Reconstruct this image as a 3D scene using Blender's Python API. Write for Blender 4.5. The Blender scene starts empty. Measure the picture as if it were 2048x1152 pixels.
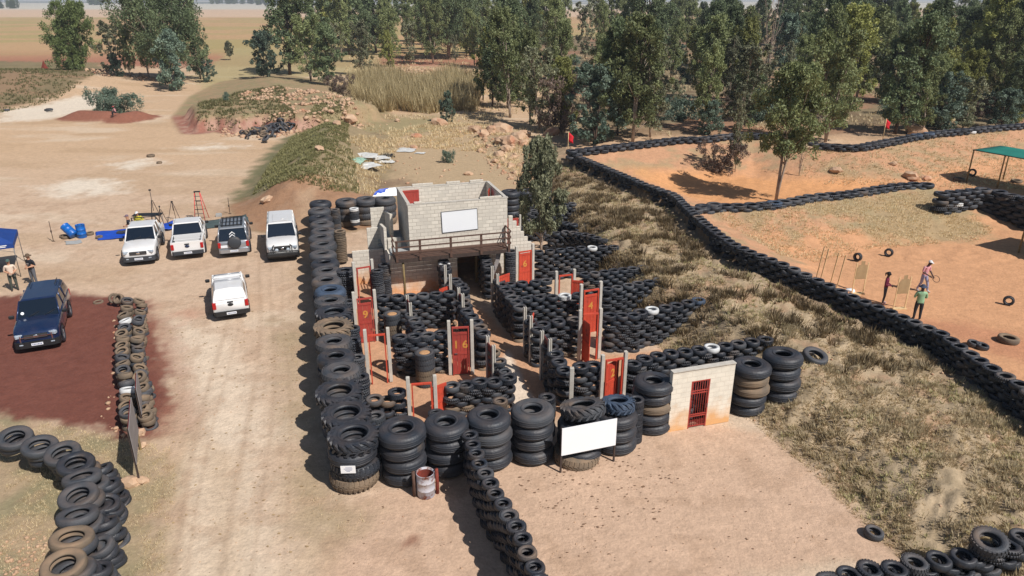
import bpy, bmesh, math, random
import numpy as np
from mathutils import Vector, Matrix, Euler
R = math.radians
scene = bpy.context.scene
# ---------------------------------------------------------------- camera
F_PX, PITCH, CAM_H = 1450.0, R(21.8), 15.0
cd = bpy.data.cameras.new("camera"); cam = bpy.data.objects.new("camera", cd)
scene.collection.objects.link(cam); scene.camera = cam
cam.location = (0, 0, CAM_H); cam.rotation_euler = (R(90) - PITCH, 0, 0)
cd.sensor_width = 36.0; cd.lens = 36.0 * F_PX / 2048.0; cd.clip_start = 0.5; cd.clip_end = 20000
# ---------------------------------------------------------------- light
SUN = Vector((0.66, -0.58, 1.0)).normalized()
world = bpy.data.worlds.new("World"); scene.world = world; world.use_nodes = True
wn = world.node_tree.nodes; wl = world.node_tree.links
sky = wn.new("ShaderNodeTexSky"); sky.sky_type = 'NISHITA'; sky.sun_disc = False
sky.sun_elevation = math.asin(SUN.z); sky.sun_rotation = math.atan2(SUN.x, SUN.y)
sky.air_density = 1.0; sky.dust_density = 1.0
wn["Background"].inputs[1].default_value = 0.065
wl.new(sky.outputs[0], wn["Background"].inputs[0])
sd_ = bpy.data.lights.new("sun", 'SUN'); sd_.energy = 4.8; sd_.angle = R(0.53); sd_.color = (1.0, 0.965, 0.92)
so = bpy.data.objects.new("sun", sd_); scene.collection.objects.link(so)
so.rotation_euler = SUN.to_track_quat('Z', 'Y').to_euler()
scene.view_settings.view_transform = 'Standard'; scene.view_settings.look = 'None'
scene.view_settings.exposure = 0.0; scene.view_settings.gamma = 1.0
scene.render.engine = 'CYCLES'
scene.cycles.max_bounces = 6; scene.cycles.transparent_max_bounces = 8
col = scene.collection
rnd = random.Random(7); nrs = np.random.RandomState(5)
# ---------------------------------------------------------------- placing helpers (pixel of the photo -> world point at a height)
CP, SP = math.cos(PITCH), math.sin(PITCH)
def W(px, py, z=0.0):
    v = (py - 576) / F_PX; d = (CAM_H - z) / (SP + v * CP)
    return Vector(((px - 1024) / F_PX * d, d * (CP - v * SP), z))
def hgt(py, y):                       # height of the point seen at row py standing y metres away
    v = (py - 576) / F_PX
    return CAM_H - y * (SP + v * CP) / (CP - v * SP)
def lin(r, g, b): return tuple(((c / 255) / 12.92 if c / 255 <= .04045 else ((c / 255 + .055) / 1.055) ** 2.4) for c in (r, g, b))
# ---------------------------------------------------------------- numpy noise
def vnoise(x, y, seed=0):
    xi = np.floor(x).astype(np.int64); yi = np.floor(y).astype(np.int64); fx = x - xi; fy = y - yi
    fx = fx * fx * (3 - 2 * fx); fy = fy * fy * (3 - 2 * fy)
    def h(a, b):
        n = (a * 374761393 + b * 668265263 + seed * 974711) & 0x7fffffff
        n = ((n ^ (n >> 13)) * 1274126177) & 0x7fffffff
        return ((n ^ (n >> 16)) & 0xffff) / 65535.0
    return (h(xi, yi) * (1 - fx) + h(xi + 1, yi) * fx) * (1 - fy) + (h(xi, yi + 1) * (1 - fx) + h(xi + 1, yi + 1) * fx) * fy
def fbm(x, y, seed=0, o=4):
    s = 0; a = .5; t = 0
    for i in range(o): s = s + a * vnoise(x * 2 ** i, y * 2 ** i, seed + i); t += a; a *= .5
    return s / t
def sst(x): x = np.clip(x, 0, 1); return x * x * (3 - 2 * x)
def dist_poly(x, y, pts, closed=False, zs=None):
    """distance to a polyline, signed side (+ right of the walking direction), z along it"""
    best = np.full(x.shape, 1e9); side = np.ones(x.shape); zz = np.zeros(x.shape)
    n = len(pts); rng = range(n if closed else n - 1)
    for i in rng:
        ax, ay = pts[i][0], pts[i][1]; bx, by = pts[(i + 1) % n][0], pts[(i + 1) % n][1]
        dx, dy = bx - ax, by - ay; L = dx * dx + dy * dy + 1e-9
        t0 = ((x - ax) * dx + (y - ay) * dy) / L; t = np.clip(t0, 0, 1)
        d = np.hypot(x - ax - t * dx, y - ay - t * dy); m = d < best
        best = np.where(m, d, best)
        side = np.where(m, np.where((x - ax) * dy - (y - ay) * dx >= 0, 1., -1.), side)
        if zs is not None: zz = np.where(m, zs[i] * (1 - t) + zs[(i + 1) % n] * t, zz)
    return best, side, zz
def inside(x, y, pts):
    r = np.zeros(x.shape, bool); n = len(pts); j = n - 1
    for i in range(n):
        xi, yi, xj, yj = pts[i][0], pts[i][1], pts[j][0], pts[j][1]
        c = ((yi > y) != (yj > y)) & (x < (xj - xi) * (y - yi) / ((yj - yi) + 1e-12) + xi)
        r ^= c; j = i
    return r
def sdist(x, y, pts):
    d, _, _ = dist_poly(x, y, pts, True); return np.where(inside(x, y, pts), d, -d)
def poly(z, *p): return [W(a, b, z).xy for a, b in p]
# ---------------------------------------------------------------- terrain
CREST_PX = [(1139,303,2.6),(1215,335,2.6),(1288,366,2.6),(1349,387,2.6),(1387,425,2.7),(1428,459,2.8),(1463,484,2.8),(1501,503,2.8),(1539,516,2.7),
  (1581,533,2.55),(1629,556,2.3),(1685,582,2.1),(1746,609,1.9),(1790,625,1.9),(1836,645,1.9),(1881,664,1.9),(1930,698,1.9),(1974,728,1.9),(2027,758,1.9),(2085,800,1.9),(2160,860,1.9)]
CREST = [W(*p) for p in CREST_PX]
BACK_A = [W(a, b, 2.9) for a, b in [(1144,300),(1182,295),(1224,290),(1272,285),(1328,278),(1373,274),(1415,274),(1449,269),(1484,266),(1526,267)]]
BACK_B = [W(a, b, 2.9) for a, b in [(1628,286),(1660,288),(1694,290),(1722,290),(1757,283),(1795,276),(1830,269),(1882,262),(1934,257),(1986,252),(2042,248),(2110,243)]]
MID = [W(a, b, 2.3) for a, b in [(1405,414),(1457,409),(1482,409),(1531,406),(1577,400),(1627,390),(1668,387),(1703,383),(1752,375),(1790,369),(1832,366),(1855,367)]]
FOOT = [(14,8),(12.2,12),(11.1,16.6),(10.3,20.2),(9.2,23.6),(8.6,25.4),(7.6,27.5),(6.8,30),(5.2,33.5),(4.5,36),(3.8,39.5),(2.6,48.5),(2.5,63),(5,90)]
SHO = [(18,8),(15.5,12),(14.4,16),(13.4,20.5),(12.4,24.5),(11.2,27.7),(9.9,31.5),(7.9,34.5),(7.4,36.3),(6.7,39.9),(4.9,49),(4.2,62),(5.6,90)]
SHOZ = [.6,.8,.8,.8,.95,1.35,1.75,1.75,1.75,1.75,1.7,1.4,.8]
CR_XY = [(23,4)] + [p.xy for p in reversed(CREST)] + [(6.5,90)]
CR_Z = [.9] + [p.z - 1.0 for p in reversed(CREST)] + [.8]
CR_R = [.9] + [(p.z - .45 if p.y > 33 else p.z - 1.0) for p in reversed(CREST)] + [.8]
def zf(x, y, fine=True):
    x = np.asarray(x, float); y = np.asarray(y, float)
    z = np.zeros(x.shape)
    dA, sA, _ = dist_poly(x, y, FOOT); dB, sB, zB = dist_poly(x, y, SHO, zs=SHOZ); dC, sC, zC = dist_poly(x, y, CR_XY, zs=CR_Z)
    _, _, zR = dist_poly(x, y, CR_XY, zs=CR_R)
    z1 = zB * sst(dA / (dA + dB + 1e-6)); z2 = zB + (zC - zB) * dB / (dB + dC + 1e-6)
    z = np.where(sA > 0, np.where(sB > 0, np.where(sC > 0, z, z2), z1), z)
    # right of the crest: bays between ridges
    bay = np.full(x.shape, .6)
    far = sst((y - 75) / 12); bay = bay * (1 - far) + .9 * far
    bay = np.maximum(bay, zR - .30 * np.maximum(dC - .35, 0))
    dM, sM, _ = dist_poly(x, y, [p.xy for p in MID]); bay = np.maximum(bay, 1.95 - np.where(sM > 0, .22, .40) * np.maximum(dM - .3, 0))
    bk = [p.xy for p in BACK_A] + [p.xy for p in BACK_B]
    dK, sK, _ = dist_poly(x, y, bk); bay = np.maximum(bay, 2.35 - np.where(sK > 0, .26, .5) * np.maximum(dK - .3, 0))
    z = np.where((sC > 0) & (y < 95), bay, z); 
    # past the ridges the ground settles
    fade = sst((y - 95) / 25); z = np.where(sC > 0, z * (1 - fade) + .3 * fade * sst(x / 30), z * (1 - sst((y - 62) / 14)))
    z = np.where((sC > 0) & (y > 70), z * sst((dC + .01) / 6) , z)
    # long spoil mound left of the building
    dm, _, zm = dist_poly(x, y, [W(668,243,2.2).xy, W(642,290,2.3).xy, W(622,325,2.4).xy, W(618,352,2.1).xy, W(652,382,1.4).xy], zs=[2.0,2.3,2.4,2.1,1.3])
    z = np.maximum(z, zm * sst(1 - dm / 6.2) * (.85 + .3 * fbm(x * .7, y * .7, 67)))
    # rubble plateau behind a red cut bank
    pl = poly(2.2, (392,226),(430,220),(470,226),(520,219),(560,225),(605,222),(690,216),(760,208),(730,170),(640,140),(540,128),(455,140),(400,165),(370,200))
    s = sdist(x, y, pl); fr = sst((112 - y) / 12); s = s + (fbm(x * .5, y * .5, 66) - .5) * 1.6; edge = 1.2 * fr + 14 * (1 - fr); z = np.maximum(z, np.clip((s + .4) / edge, 0, 1) * 1.5 + np.clip(s / 14, 0, 1) * .7 * sst((118 - y) / 20))
    dm, _, _ = dist_poly(x, y, [W(480,178,2.5).xy, W(560,176,2.5).xy, W(640,190,2.5).xy, W(700,208,2.2).xy]); z = z + 1.0 * sst(1 - dm / 5.0) * (s > -2)
    # berm at far left, small earth heaps
    dm, _, _ = dist_poly(x, y, [W(-260,168,0).xy, W(-40,170,0).xy, W(60,172,0).xy]); z = np.maximum(z, 2.4 * sst(1 - dm / 34.0))
    dm, _, _ = dist_poly(x, y, [W(165,236,0).xy, W(215,238,0).xy]); z = np.maximum(z, 1.0 * sst(1 - dm / 3.4))
    dm, _, _ = dist_poly(x, y, [W(250,240,0).xy, W(272,236,0).xy]); z = np.maximum(z, .9 * sst(1 - dm / 3.0))
    dm, _, _ = dist_poly(x, y, [W(800,158,0).xy, W(930,162,0).xy]); z = np.maximum(z, 1.6 * sst(1 - dm / 9.0))
    dm, _, _ = dist_poly(x, y, [W(930,262,0).xy, W(1000,268,0).xy, W(1040,300,0).xy]); z = np.maximum(z, .7 * sst(1 - dm / 4.0))
    if fine:
        g = grassy(x, y)
        near = 1 - sst((y - 40) / 80)
        z = z + g * (fbm(x * 1.3, y * 1.3, 3) - .5) * .50 + g * near * (fbm(x * 4, y * 4, 9, 3) - .5) * .26 + (fbm(x * .25, y * .25, 4) - .5) * .10 * (y > 12)
    return z
GRASS_POLYS = None
def grassy(x, y):
    dA, sA, _ = dist_poly(x, y, FOOT); dC, sC, _ = dist_poly(x, y, CR_XY)
    return np.clip(np.where((sA > 0) & (sC <= 0) & (y < 90), np.minimum(dA, 1.0), 0) + .35 * ((sC > 0) & (y > 40)), 0, 1)
def Z(x, y): return float(zf(np.array([x]), np.array([y]))[0])
def T(px, py):                        # first hit of the sight line with the terrain
    a = W(px, py, 4.5); b = W(px, py, -0.3)
    t = np.linspace(0, 1, 160); xs = a.x + (b.x - a.x) * t; ys = a.y + (b.y - a.y) * t; zs = 4.5 - 4.8 * t
    h = zf(xs, ys); k = int(np.argmax(zs <= h)) if np.any(zs <= h) else 159
    return Vector((xs[k], ys[k], h[k]))
# ---------------------------------------------------------------- objects
def tag(o, label=None, cat=None, group=None, kind=None):
    if label:
        if len(label.split()) > 16: label = ' '.join(w for w in label.split() if w != 'the')
        o['label'] = label
    if cat: o['category'] = cat
    if group: o['group'] = group
    if kind: o['kind'] = kind
    return o
def thing(name, label, cat, loc=(0, 0, 0), rz=0, group=None):
    o = bpy.data.objects.new(name, None); col.objects.link(o); o.empty_display_size = .2
    o.location = loc; o.rotation_euler = (0, 0, rz); return tag(o, label, cat, group)
class MB:
    def __init__(s): s.v = []; s.f = []; s.m = []; s.sm = []
    def add(s, vs, fs, mi=0, smooth=False):
        b = len(s.v); s.v += [tuple(p) for p in vs]; s.f += [tuple(b + i for i in f) for f in fs]
        s.m += [mi] * len(fs); s.sm += [smooth] * len(fs); return s
    def box(s, c, d, rz=0, mi=0, rot=None, bev=0):
        hx, hy, hz = d[0] / 2, d[1] / 2, d[2] / 2
        M = rot if rot is not None else Matrix.Rotation(rz, 3, 'Z')
        if bev <= 0:
            vs = [(-hx,-hy,-hz),(hx,-hy,-hz),(hx,hy,-hz),(-hx,hy,-hz),(-hx,-hy,hz),(hx,-hy,hz),(hx,hy,hz),(-hx,hy,hz)]
            fs = [(0,3,2,1),(4,5,6,7),(0,1,5,4),(1,2,6,5),(2,3,7,6),(3,0,4,7)]
        else:
            b = bev; vs = []; 
            for z_, i_ in ((-hz, b), (-hz + b, 0), (hz - b, 0), (hz, b)):
                a, e = hx - i_, hy - i_
                vs += [(-a + b * .7, -e, z_), (a - b * .7, -e, z_), (a, -e + b * .7, z_), (a, e - b * .7, z_), (a - b * .7, e, z_), (-a + b * .7, e, z_), (-a, e - b * .7, z_), (-a, -e + b * .7, z_)]
            fs = [tuple(reversed(range(8))), tuple(range(24, 32))]
            for k in range(3):
                for i in range(8): j = (i + 1) % 8; fs.append((k * 8 + i, k * 8 + j, k * 8 + 8 + j, k * 8 + 8 + i))
        vs = [M @ Vector(p) + Vector(c) for p in vs]
        return s.add(vs, fs, mi)
    def tube(s, pts, rads, n=8, mi=0, cap=True, smooth=True):
        vs = []; fs = []; pts = [Vector(p) for p in pts]
        if not hasattr(rads, '__len__'): rads = [rads] * len(pts)
        for i, p in enumerate(pts):
            t = (pts[min(i + 1, len(pts) - 1)] - pts[max(i - 1, 0)])
            t = t.normalized() if t.length > 1e-9 else Vector((0, 0, 1))
            a = t.cross(Vector((0, 0, 1)) if abs(t.z) < .9 else Vector((1, 0, 0))).normalized(); b = t.cross(a)
            for k in range(n): an = 2 * math.pi * k / n; vs.append(p + (a * math.cos(an) + b * math.sin(an)) * rads[i])
        for i in range(len(pts) - 1):
            for k in range(n): fs.append((i * n + k, (i + 1) * n + k, (i + 1) * n + (k + 1) % n, i * n + (k + 1) % n))
        if cap: fs += [tuple(range(n)), tuple(reversed(range((len(pts) - 1) * n, len(pts) * n)))]
        return s.add(vs, fs, mi, smooth)
    def quad(s, a, b, c, d, mi=0): return s.add([a, b, c, d], [(0, 1, 2, 3)], mi)
    def lathe(s, prof, n=24, c=(0, 0, 0), mi=0, closed=False, smooth=True, M=None):
        vs = []; fs = []; m = len(prof)
        for k in range(n):
            a = 2 * math.pi * k / n
            for r, z in prof:
                p = Vector((r * math.cos(a), r * math.sin(a), z)); p = (M @ p) if M is not None else p
                vs.append(p + Vector(c))
        for k in range(n):
            k2 = (k + 1) % n
            for i in range(m if closed else m - 1): j = (i + 1) % m; fs.append((k * m + i, k2 * m + i, k2 * m + j, k * m + j))
        return s.add(vs, fs, mi, smooth)
    def mesh(s, name, mats):
        me = bpy.data.meshes.new(name); me.from_pydata(s.v, [], s.f)
        if not isinstance(mats, (list, tuple)): mats = [mats]
        for m in mats: me.materials.append(m)
        me.polygons.foreach_set('material_index', s.m); me.polygons.foreach_set('use_smooth', s.sm)
        me.update(); return me
    def build(s, name, mats, parent=None, loc=None, rz=0):
        o = bpy.data.objects.new(name, s.mesh(name, mats)); col.objects.link(o)
        if parent: o.parent = parent
        if loc is not None: o.location = loc
        if rz: o.rotation_euler = (0, 0, rz)
        return o
def copy_tree(o, parent=None):
    c = o.copy(); col.objects.link(c); c.parent = parent
    for ch in list(o.children): copy_tree(ch, c)
    return c
# ---------------------------------------------------------------- materials
def mat(name, base, rough=.8, metal=0, var=None, vscale=3.0, amt=.5, bump=0, bscale=20, coat=0, spec=.5, dust=None, dustamt=0, coords='Object', two=None, twoscale=1.0, twothr=.5, twosoft=.1):
    """Principled with noise-mixed colours. var: second colour mixed by noise; two: patches of a third colour; dust: settled on up-facing faces"""
    m = bpy.data.materials.new(name); m.use_nodes = True; nt = m.node_tree; N = nt.nodes; L = nt.links; b = N["Principled BSDF"]
    b.inputs["Roughness"].default_value = rough; b.inputs["Metallic"].default_value = metal
    b.inputs["Coat Weight"].default_value = coat; b.inputs["Specular IOR Level"].default_value = spec
    if coords == 'World': g = N.new("ShaderNodeNewGeometry"); src = g.outputs["Position"]
    else: g = N.new("ShaderNodeTexCoord"); src = g.outputs["Object"]
    def noise(sc, det=4, off=0):
        n = N.new("ShaderNodeTexNoise"); n.inputs["Scale"].default_value = sc; n.inputs["Detail"].default_value = det
        if off:
            a = N.new("ShaderNodeVectorMath"); a.operation = 'ADD'; a.inputs[1].default_value = (off, off * 1.7, off * .3); L.new(src, a.inputs[0]); L.new(a.outputs[0], n.inputs["Vector"])
        else: L.new(src, n.inputs["Vector"])
        return n.outputs["Fac"]
    def ramp(s, lo, hi):
        r = N.new("ShaderNodeMapRange"); r.inputs["From Min"].default_value = lo; r.inputs["From Max"].default_value = hi; L.new(s, r.inputs["Value"]); return r.outputs[0]
    def mix(f, a, c):
        x = N.new("ShaderNodeMix"); x.data_type = 'RGBA'
        if isinstance(f, float): x.inputs[0].default_value = f
        else: L.new(f, x.inputs[0])
        for s_, i in ((a, 6), (c, 7)):
            if isinstance(s_, tuple): x.inputs[i].default_value = s_[:3] + (1,)
            else: L.new(s_, x.inputs[i])
        return x.outputs[2]
    c = tuple(base)
    if var: c = mix(ramp(noise(vscale), .5 - amt * .5, .5 + amt * .5), c, tuple(var))
    if two: c = mix(ramp(noise(twoscale, 5, 13.7), twothr, twothr + twosoft), c, tuple(two))
    if dust:
        ge = N.new("ShaderNodeNewGeometry"); sx = N.new("ShaderNodeSeparateXYZ"); L.new(ge.outputs["Normal"], sx.inputs[0])
        mu = N.new("ShaderNodeMath"); mu.operation = 'MULTIPLY'; L.new(ramp(sx.outputs[2], .1, 1.0), mu.inputs[0]); L.new(ramp(noise(2.3, 4, 5.1), .3, .75), mu.inputs[1])
        m2 = N.new("ShaderNodeMath"); m2.operation = 'MULTIPLY'; L.new(mu.outputs[0], m2.inputs[0]); m2.inputs[1].default_value = dustamt
        c = mix(m2.outputs[0], c, tuple(dust))
    if isinstance(c, tuple): b.inputs["Base Color"].default_value = c[:3] + (1,)
    else: L.new(c, b.inputs["Base Color"])
    if bump:
        bp = N.new("ShaderNodeBump"); bp.inputs["Strength"].default_value = bump; bp.inputs["Distance"].default_value = .02
        L.new(noise(bscale, 5, 3.3), bp.inputs["Height"]); L.new(bp.outputs[0], b.inputs["Normal"])
    return m
DUST = lin(176, 140, 108)
M = {}
M['tyre'] = mat('tyre_rubber', lin(29,33,40), .52, var=lin(50,56,65), vscale=1.6, amt=.6, bump=.7, bscale=14, dust=DUST, dustamt=.10, coords='World', two=lin(84,74,66), twoscale=1.3, twothr=.60, twosoft=.20)
M['tyre_dusty'] = mat('dusty_rubber', lin(84,78,70), .85, var=lin(126,108,88), vscale=1.7, amt=.5, bump=.3, bscale=30, dust=DUST, dustamt=.45, coords='World')
M['tyre_grey'] = mat('grey_rubber', lin(48,53,60), .65, var=lin(74,77,82), vscale=1.3, amt=.6, bump=.7, bscale=25, dust=DUST, dustamt=.16, coords='World', two=lin(110,92,76), twoscale=.7, twothr=.56, twosoft=.2)
M['tyre_white'] = mat('white_painted_rubber', lin(225,226,226), .6, var=lin(170,168,164), vscale=4, amt=.7, coords='World')
M['tyre_blue'] = mat('blue_painted_rubber', lin(70,86,108), .7, var=lin(50,60,74), vscale=3, amt=.6, coords='World')
M['concrete'] = mat('concrete_post', lin(206,200,190), .9, var=lin(168,160,148), vscale=4, amt=.7, bump=.4, bscale=30)
M['red'] = mat('red_door_paint', lin(208,80,52), .65, var=lin(176,58,42), vscale=2.5, amt=.7, bump=.2, two=lin(120,58,44), twoscale=3, twothr=.62, coords='World')
M['dullred'] = mat('faded_red_paint', lin(178,70,58), .7, var=lin(150,54,46), vscale=2.5, amt=.7, coords='World', two=lin(108,54,46), twoscale=3, twothr=.62)
M['darkred'] = mat('dark_red_steel', lin(112,40,38), .55, var=lin(84,34,32), vscale=4)
M['yellow'] = mat('yellow_stencil', lin(216,160,66), .75, var=lin(186,108,54), vscale=9, amt=.6)
M['woodbrown'] = mat('brown_creosote_wood', lin(104,76,62), .85, var=lin(76,56,48), vscale=6, amt=.7, bump=.4)
M['poleyellow'] = mat('pale_timber_pole', lin(150,128,84), .85, var=lin(104,88,62), vscale=5, amt=.7)
M['lath'] = mat('pale_pine_lath', lin(226,196,150), .8, var=lin(200,168,122), vscale=6)
M['darkwood'] = mat('dark_timber_post', lin(74,58,50), .85, var=lin(52,42,38), vscale=6)
M['white'] = mat('white_board_paint', (.88,.89,.9), .35, var=(.84,.85,.87), vscale=1)
M['whitecar'] = mat('white_car_paint', (.78,.78,.78), .28, coat=.6, var=(.70,.68,.65), vscale=1.6, amt=.7, dust=DUST, dustamt=.12)
M['bluecar'] = mat('dark_blue_car_paint', lin(21,44,80), .26, metal=.3, coat=.8, dust=DUST, dustamt=.06)
M['silvercar'] = mat('silver_grey_car_paint', lin(160,163,168), .32, metal=.5, coat=.5)
M['glass'] = mat('dark_car_glass', lin(20,30,42), .08, spec=.8)
M['black'] = mat('black_plastic', lin(26,27,29), .55, var=lin(38,38,40), vscale=5)
M['greyplastic'] = mat('dark_grey_bumper_plastic', lin(54,58,64), .6, dust=DUST, dustamt=.2)
M['lamp'] = mat('clear_headlamp', lin(190,200,210), .15, var=lin(120,130,140), vscale=14)
M['tail'] = mat('red_tail_lamp', lin(170,24,26), .25)
M['chrome'] = mat('chrome', (.75,.76,.78), .15, metal=1.0)
M['plate'] = mat('number_plate', lin(225,228,232), .5)
M['plateink'] = mat('plate_lettering', lin(60,80,130), .6)
M['rim'] = mat('alloy_rim', lin(170,172,176), .35, metal=.7)
M['bluetarp'] = mat('blue_tarpaulin', lin(30,84,200), .5, var=lin(22,64,160), vscale=2, bump=.5, bscale=6)
M['greynet'] = mat('grey_green_ground_sheet', lin(78,92,90), .85, var=lin(58,70,70), vscale=1.5, bump=.3, bscale=9)
M['blueplastic'] = mat('blue_plastic_drum', lin(16,104,190), .4, var=lin(12,84,160), vscale=3, coords='World')
M['gazebo'] = mat('blue_gazebo_cloth', lin(18,66,140), .75, var=lin(14,48,112), vscale=1.2, amt=.7)
M['tan'] = mat('tan_print', lin(196,168,120), .8)
M['greenshade'] = mat('green_shade_net', lin(10,120,104), .8, var=lin(8,100,90), vscale=1)
M['redcloth'] = mat('red_flag_cloth', lin(214,30,44), .8)
M['litter'] = mat('dead_leaves', lin(120,92,70), .9)
M['card'] = mat('brown_target_card', lin(172,146,108), .85, var=lin(150,124,90), vscale=3)
M['ladderred'] = mat('red_ladder_rail', lin(220,80,74), .5)
M['steel'] = mat('grey_steel', lin(120,120,122), .45, metal=.6)
M['lightgrey'] = mat('light_grey_slab', lin(170,172,170), .85, var=lin(150,150,148))
M['sand'] = mat('loose_sand', lin(196,152,108), .95, var=lin(160,120,84), vscale=12, bump=.5, bscale=40)
M['drum'] = mat('rusty_painted_drum', lin(196,184,176), .7, var=lin(168,176,196), vscale=2.5, amt=.5, two=lin(116,62,40), twoscale=4.5, twothr=.50, twosoft=.12, bump=.3)
M['rust'] = mat('rust', lin(150,62,48), .85, var=lin(104,48,36), vscale=6, amt=.6)
M['shadeblack'] = mat('dark_interior', lin(30,28,27), .95)
M['weathered'] = mat('weathered_grey_board', lin(152,146,144), .85, var=lin(118,110,108), vscale=3, amt=.8, bump=.3)
M['plastic_white'] = mat('white_plastic_sheet', lin(226,226,222), .5, var=lin(180,176,168), vscale=2.5, amt=.7)
M['plastic_green'] = mat('pale_green_sacking', lin(166,198,176), .7, var=lin(130,160,140), vscale=3)
M['blackbag'] = mat('black_refuse_bag', lin(28,28,30), .4)
# block wall: brick pattern in metres, picked from the wall's own plane coordinates (uv)
def blockmat(name, c1, c2, mort, stain=None):
    m = bpy.data.materials.new(name); m.use_nodes = True; N = m.node_tree.nodes; L = m.node_tree.links; b = N["Principled BSDF"]; b.inputs["Roughness"].default_value = .92
    uv = N.new("ShaderNodeUVMap"); br = N.new("ShaderNodeTexBrick"); L.new(uv.outputs[0], br.inputs["Vector"])
    br.inputs["Scale"].default_value = 1.0; br.inputs["Brick Width"].default_value = .40; br.inputs["Row Height"].default_value = .20; br.inputs["Mortar Size"].default_value = .012; br.inputs["Mortar Smooth"].default_value = .2
    br.inputs["Color1"].default_value = c1 + (1,); br.inputs["Color2"].default_value = c2 + (1,); br.inputs["Mortar"].default_value = mort + (1,)
    g = N.new("ShaderNodeNewGeometry"); n = N.new("ShaderNodeTexNoise"); n.inputs["Scale"].default_value = 2.2; n.inputs["Detail"].default_value = 6; L.new(g.outputs["Position"], n.inputs["Vector"])
    mr = N.new("ShaderNodeMapRange"); mr.inputs["From Min"].default_value = .45; mr.inputs["From Max"].default_value = .72; L.new(n.outputs["Fac"], mr.inputs["Value"])
    x = N.new("ShaderNodeMix"); x.data_type = 'RGBA'; x.blend_type = 'MIX'; L.new(mr.outputs[0], x.inputs[0]); L.new(br.outputs[0], x.inputs[6]); x.inputs[7].default_value = tuple(v * .80 for v in c1) + (1,)
    out = x.outputs[2]
    if stain:
        sx = N.new("ShaderNodeSeparateXYZ"); L.new(g.outputs["Position"], sx.inputs[0])
        ad = N.new("ShaderNodeMath"); ad.operation = 'MULTIPLY_ADD'; L.new(n.outputs["Fac"], ad.inputs[0]); ad.inputs[1].default_value = -1.6; L.new(sx.outputs[2], ad.inputs[2])
        r2 = N.new("ShaderNodeMapRange"); r2.inputs["From Min"].default_value = .25; r2.inputs["From Max"].default_value = -.75; L.new(ad.outputs[0], r2.inputs["Value"])
        y = N.new("ShaderNodeMix"); y.data_type = 'RGBA'; L.new(r2.outputs[0], y.inputs[0]); L.new(out, y.inputs[6]); y.inputs[7].default_value = stain + (1,); out = y.outputs[2]
    L.new(out, b.inputs["Base Color"])
    bp = N.new("ShaderNodeBump"); bp.inputs["Strength"].default_value = .5; bp.inputs["Distance"].default_value = .01; L.new(br.outputs["Fac"], bp.inputs["Height"]); bp.invert = True
    L.new(bp.outputs[0], b.inputs["Normal"]); return m
M['block'] = blockmat('concrete_block_wall', lin(224,215,200), lin(202,194,181), lin(172,162,148), lin(214,158,110))
M['render'] = blockmat('whitewashed_block_wall', lin(228,220,204), lin(224,216,200), lin(214,204,188), lin(216,166,112))
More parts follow.
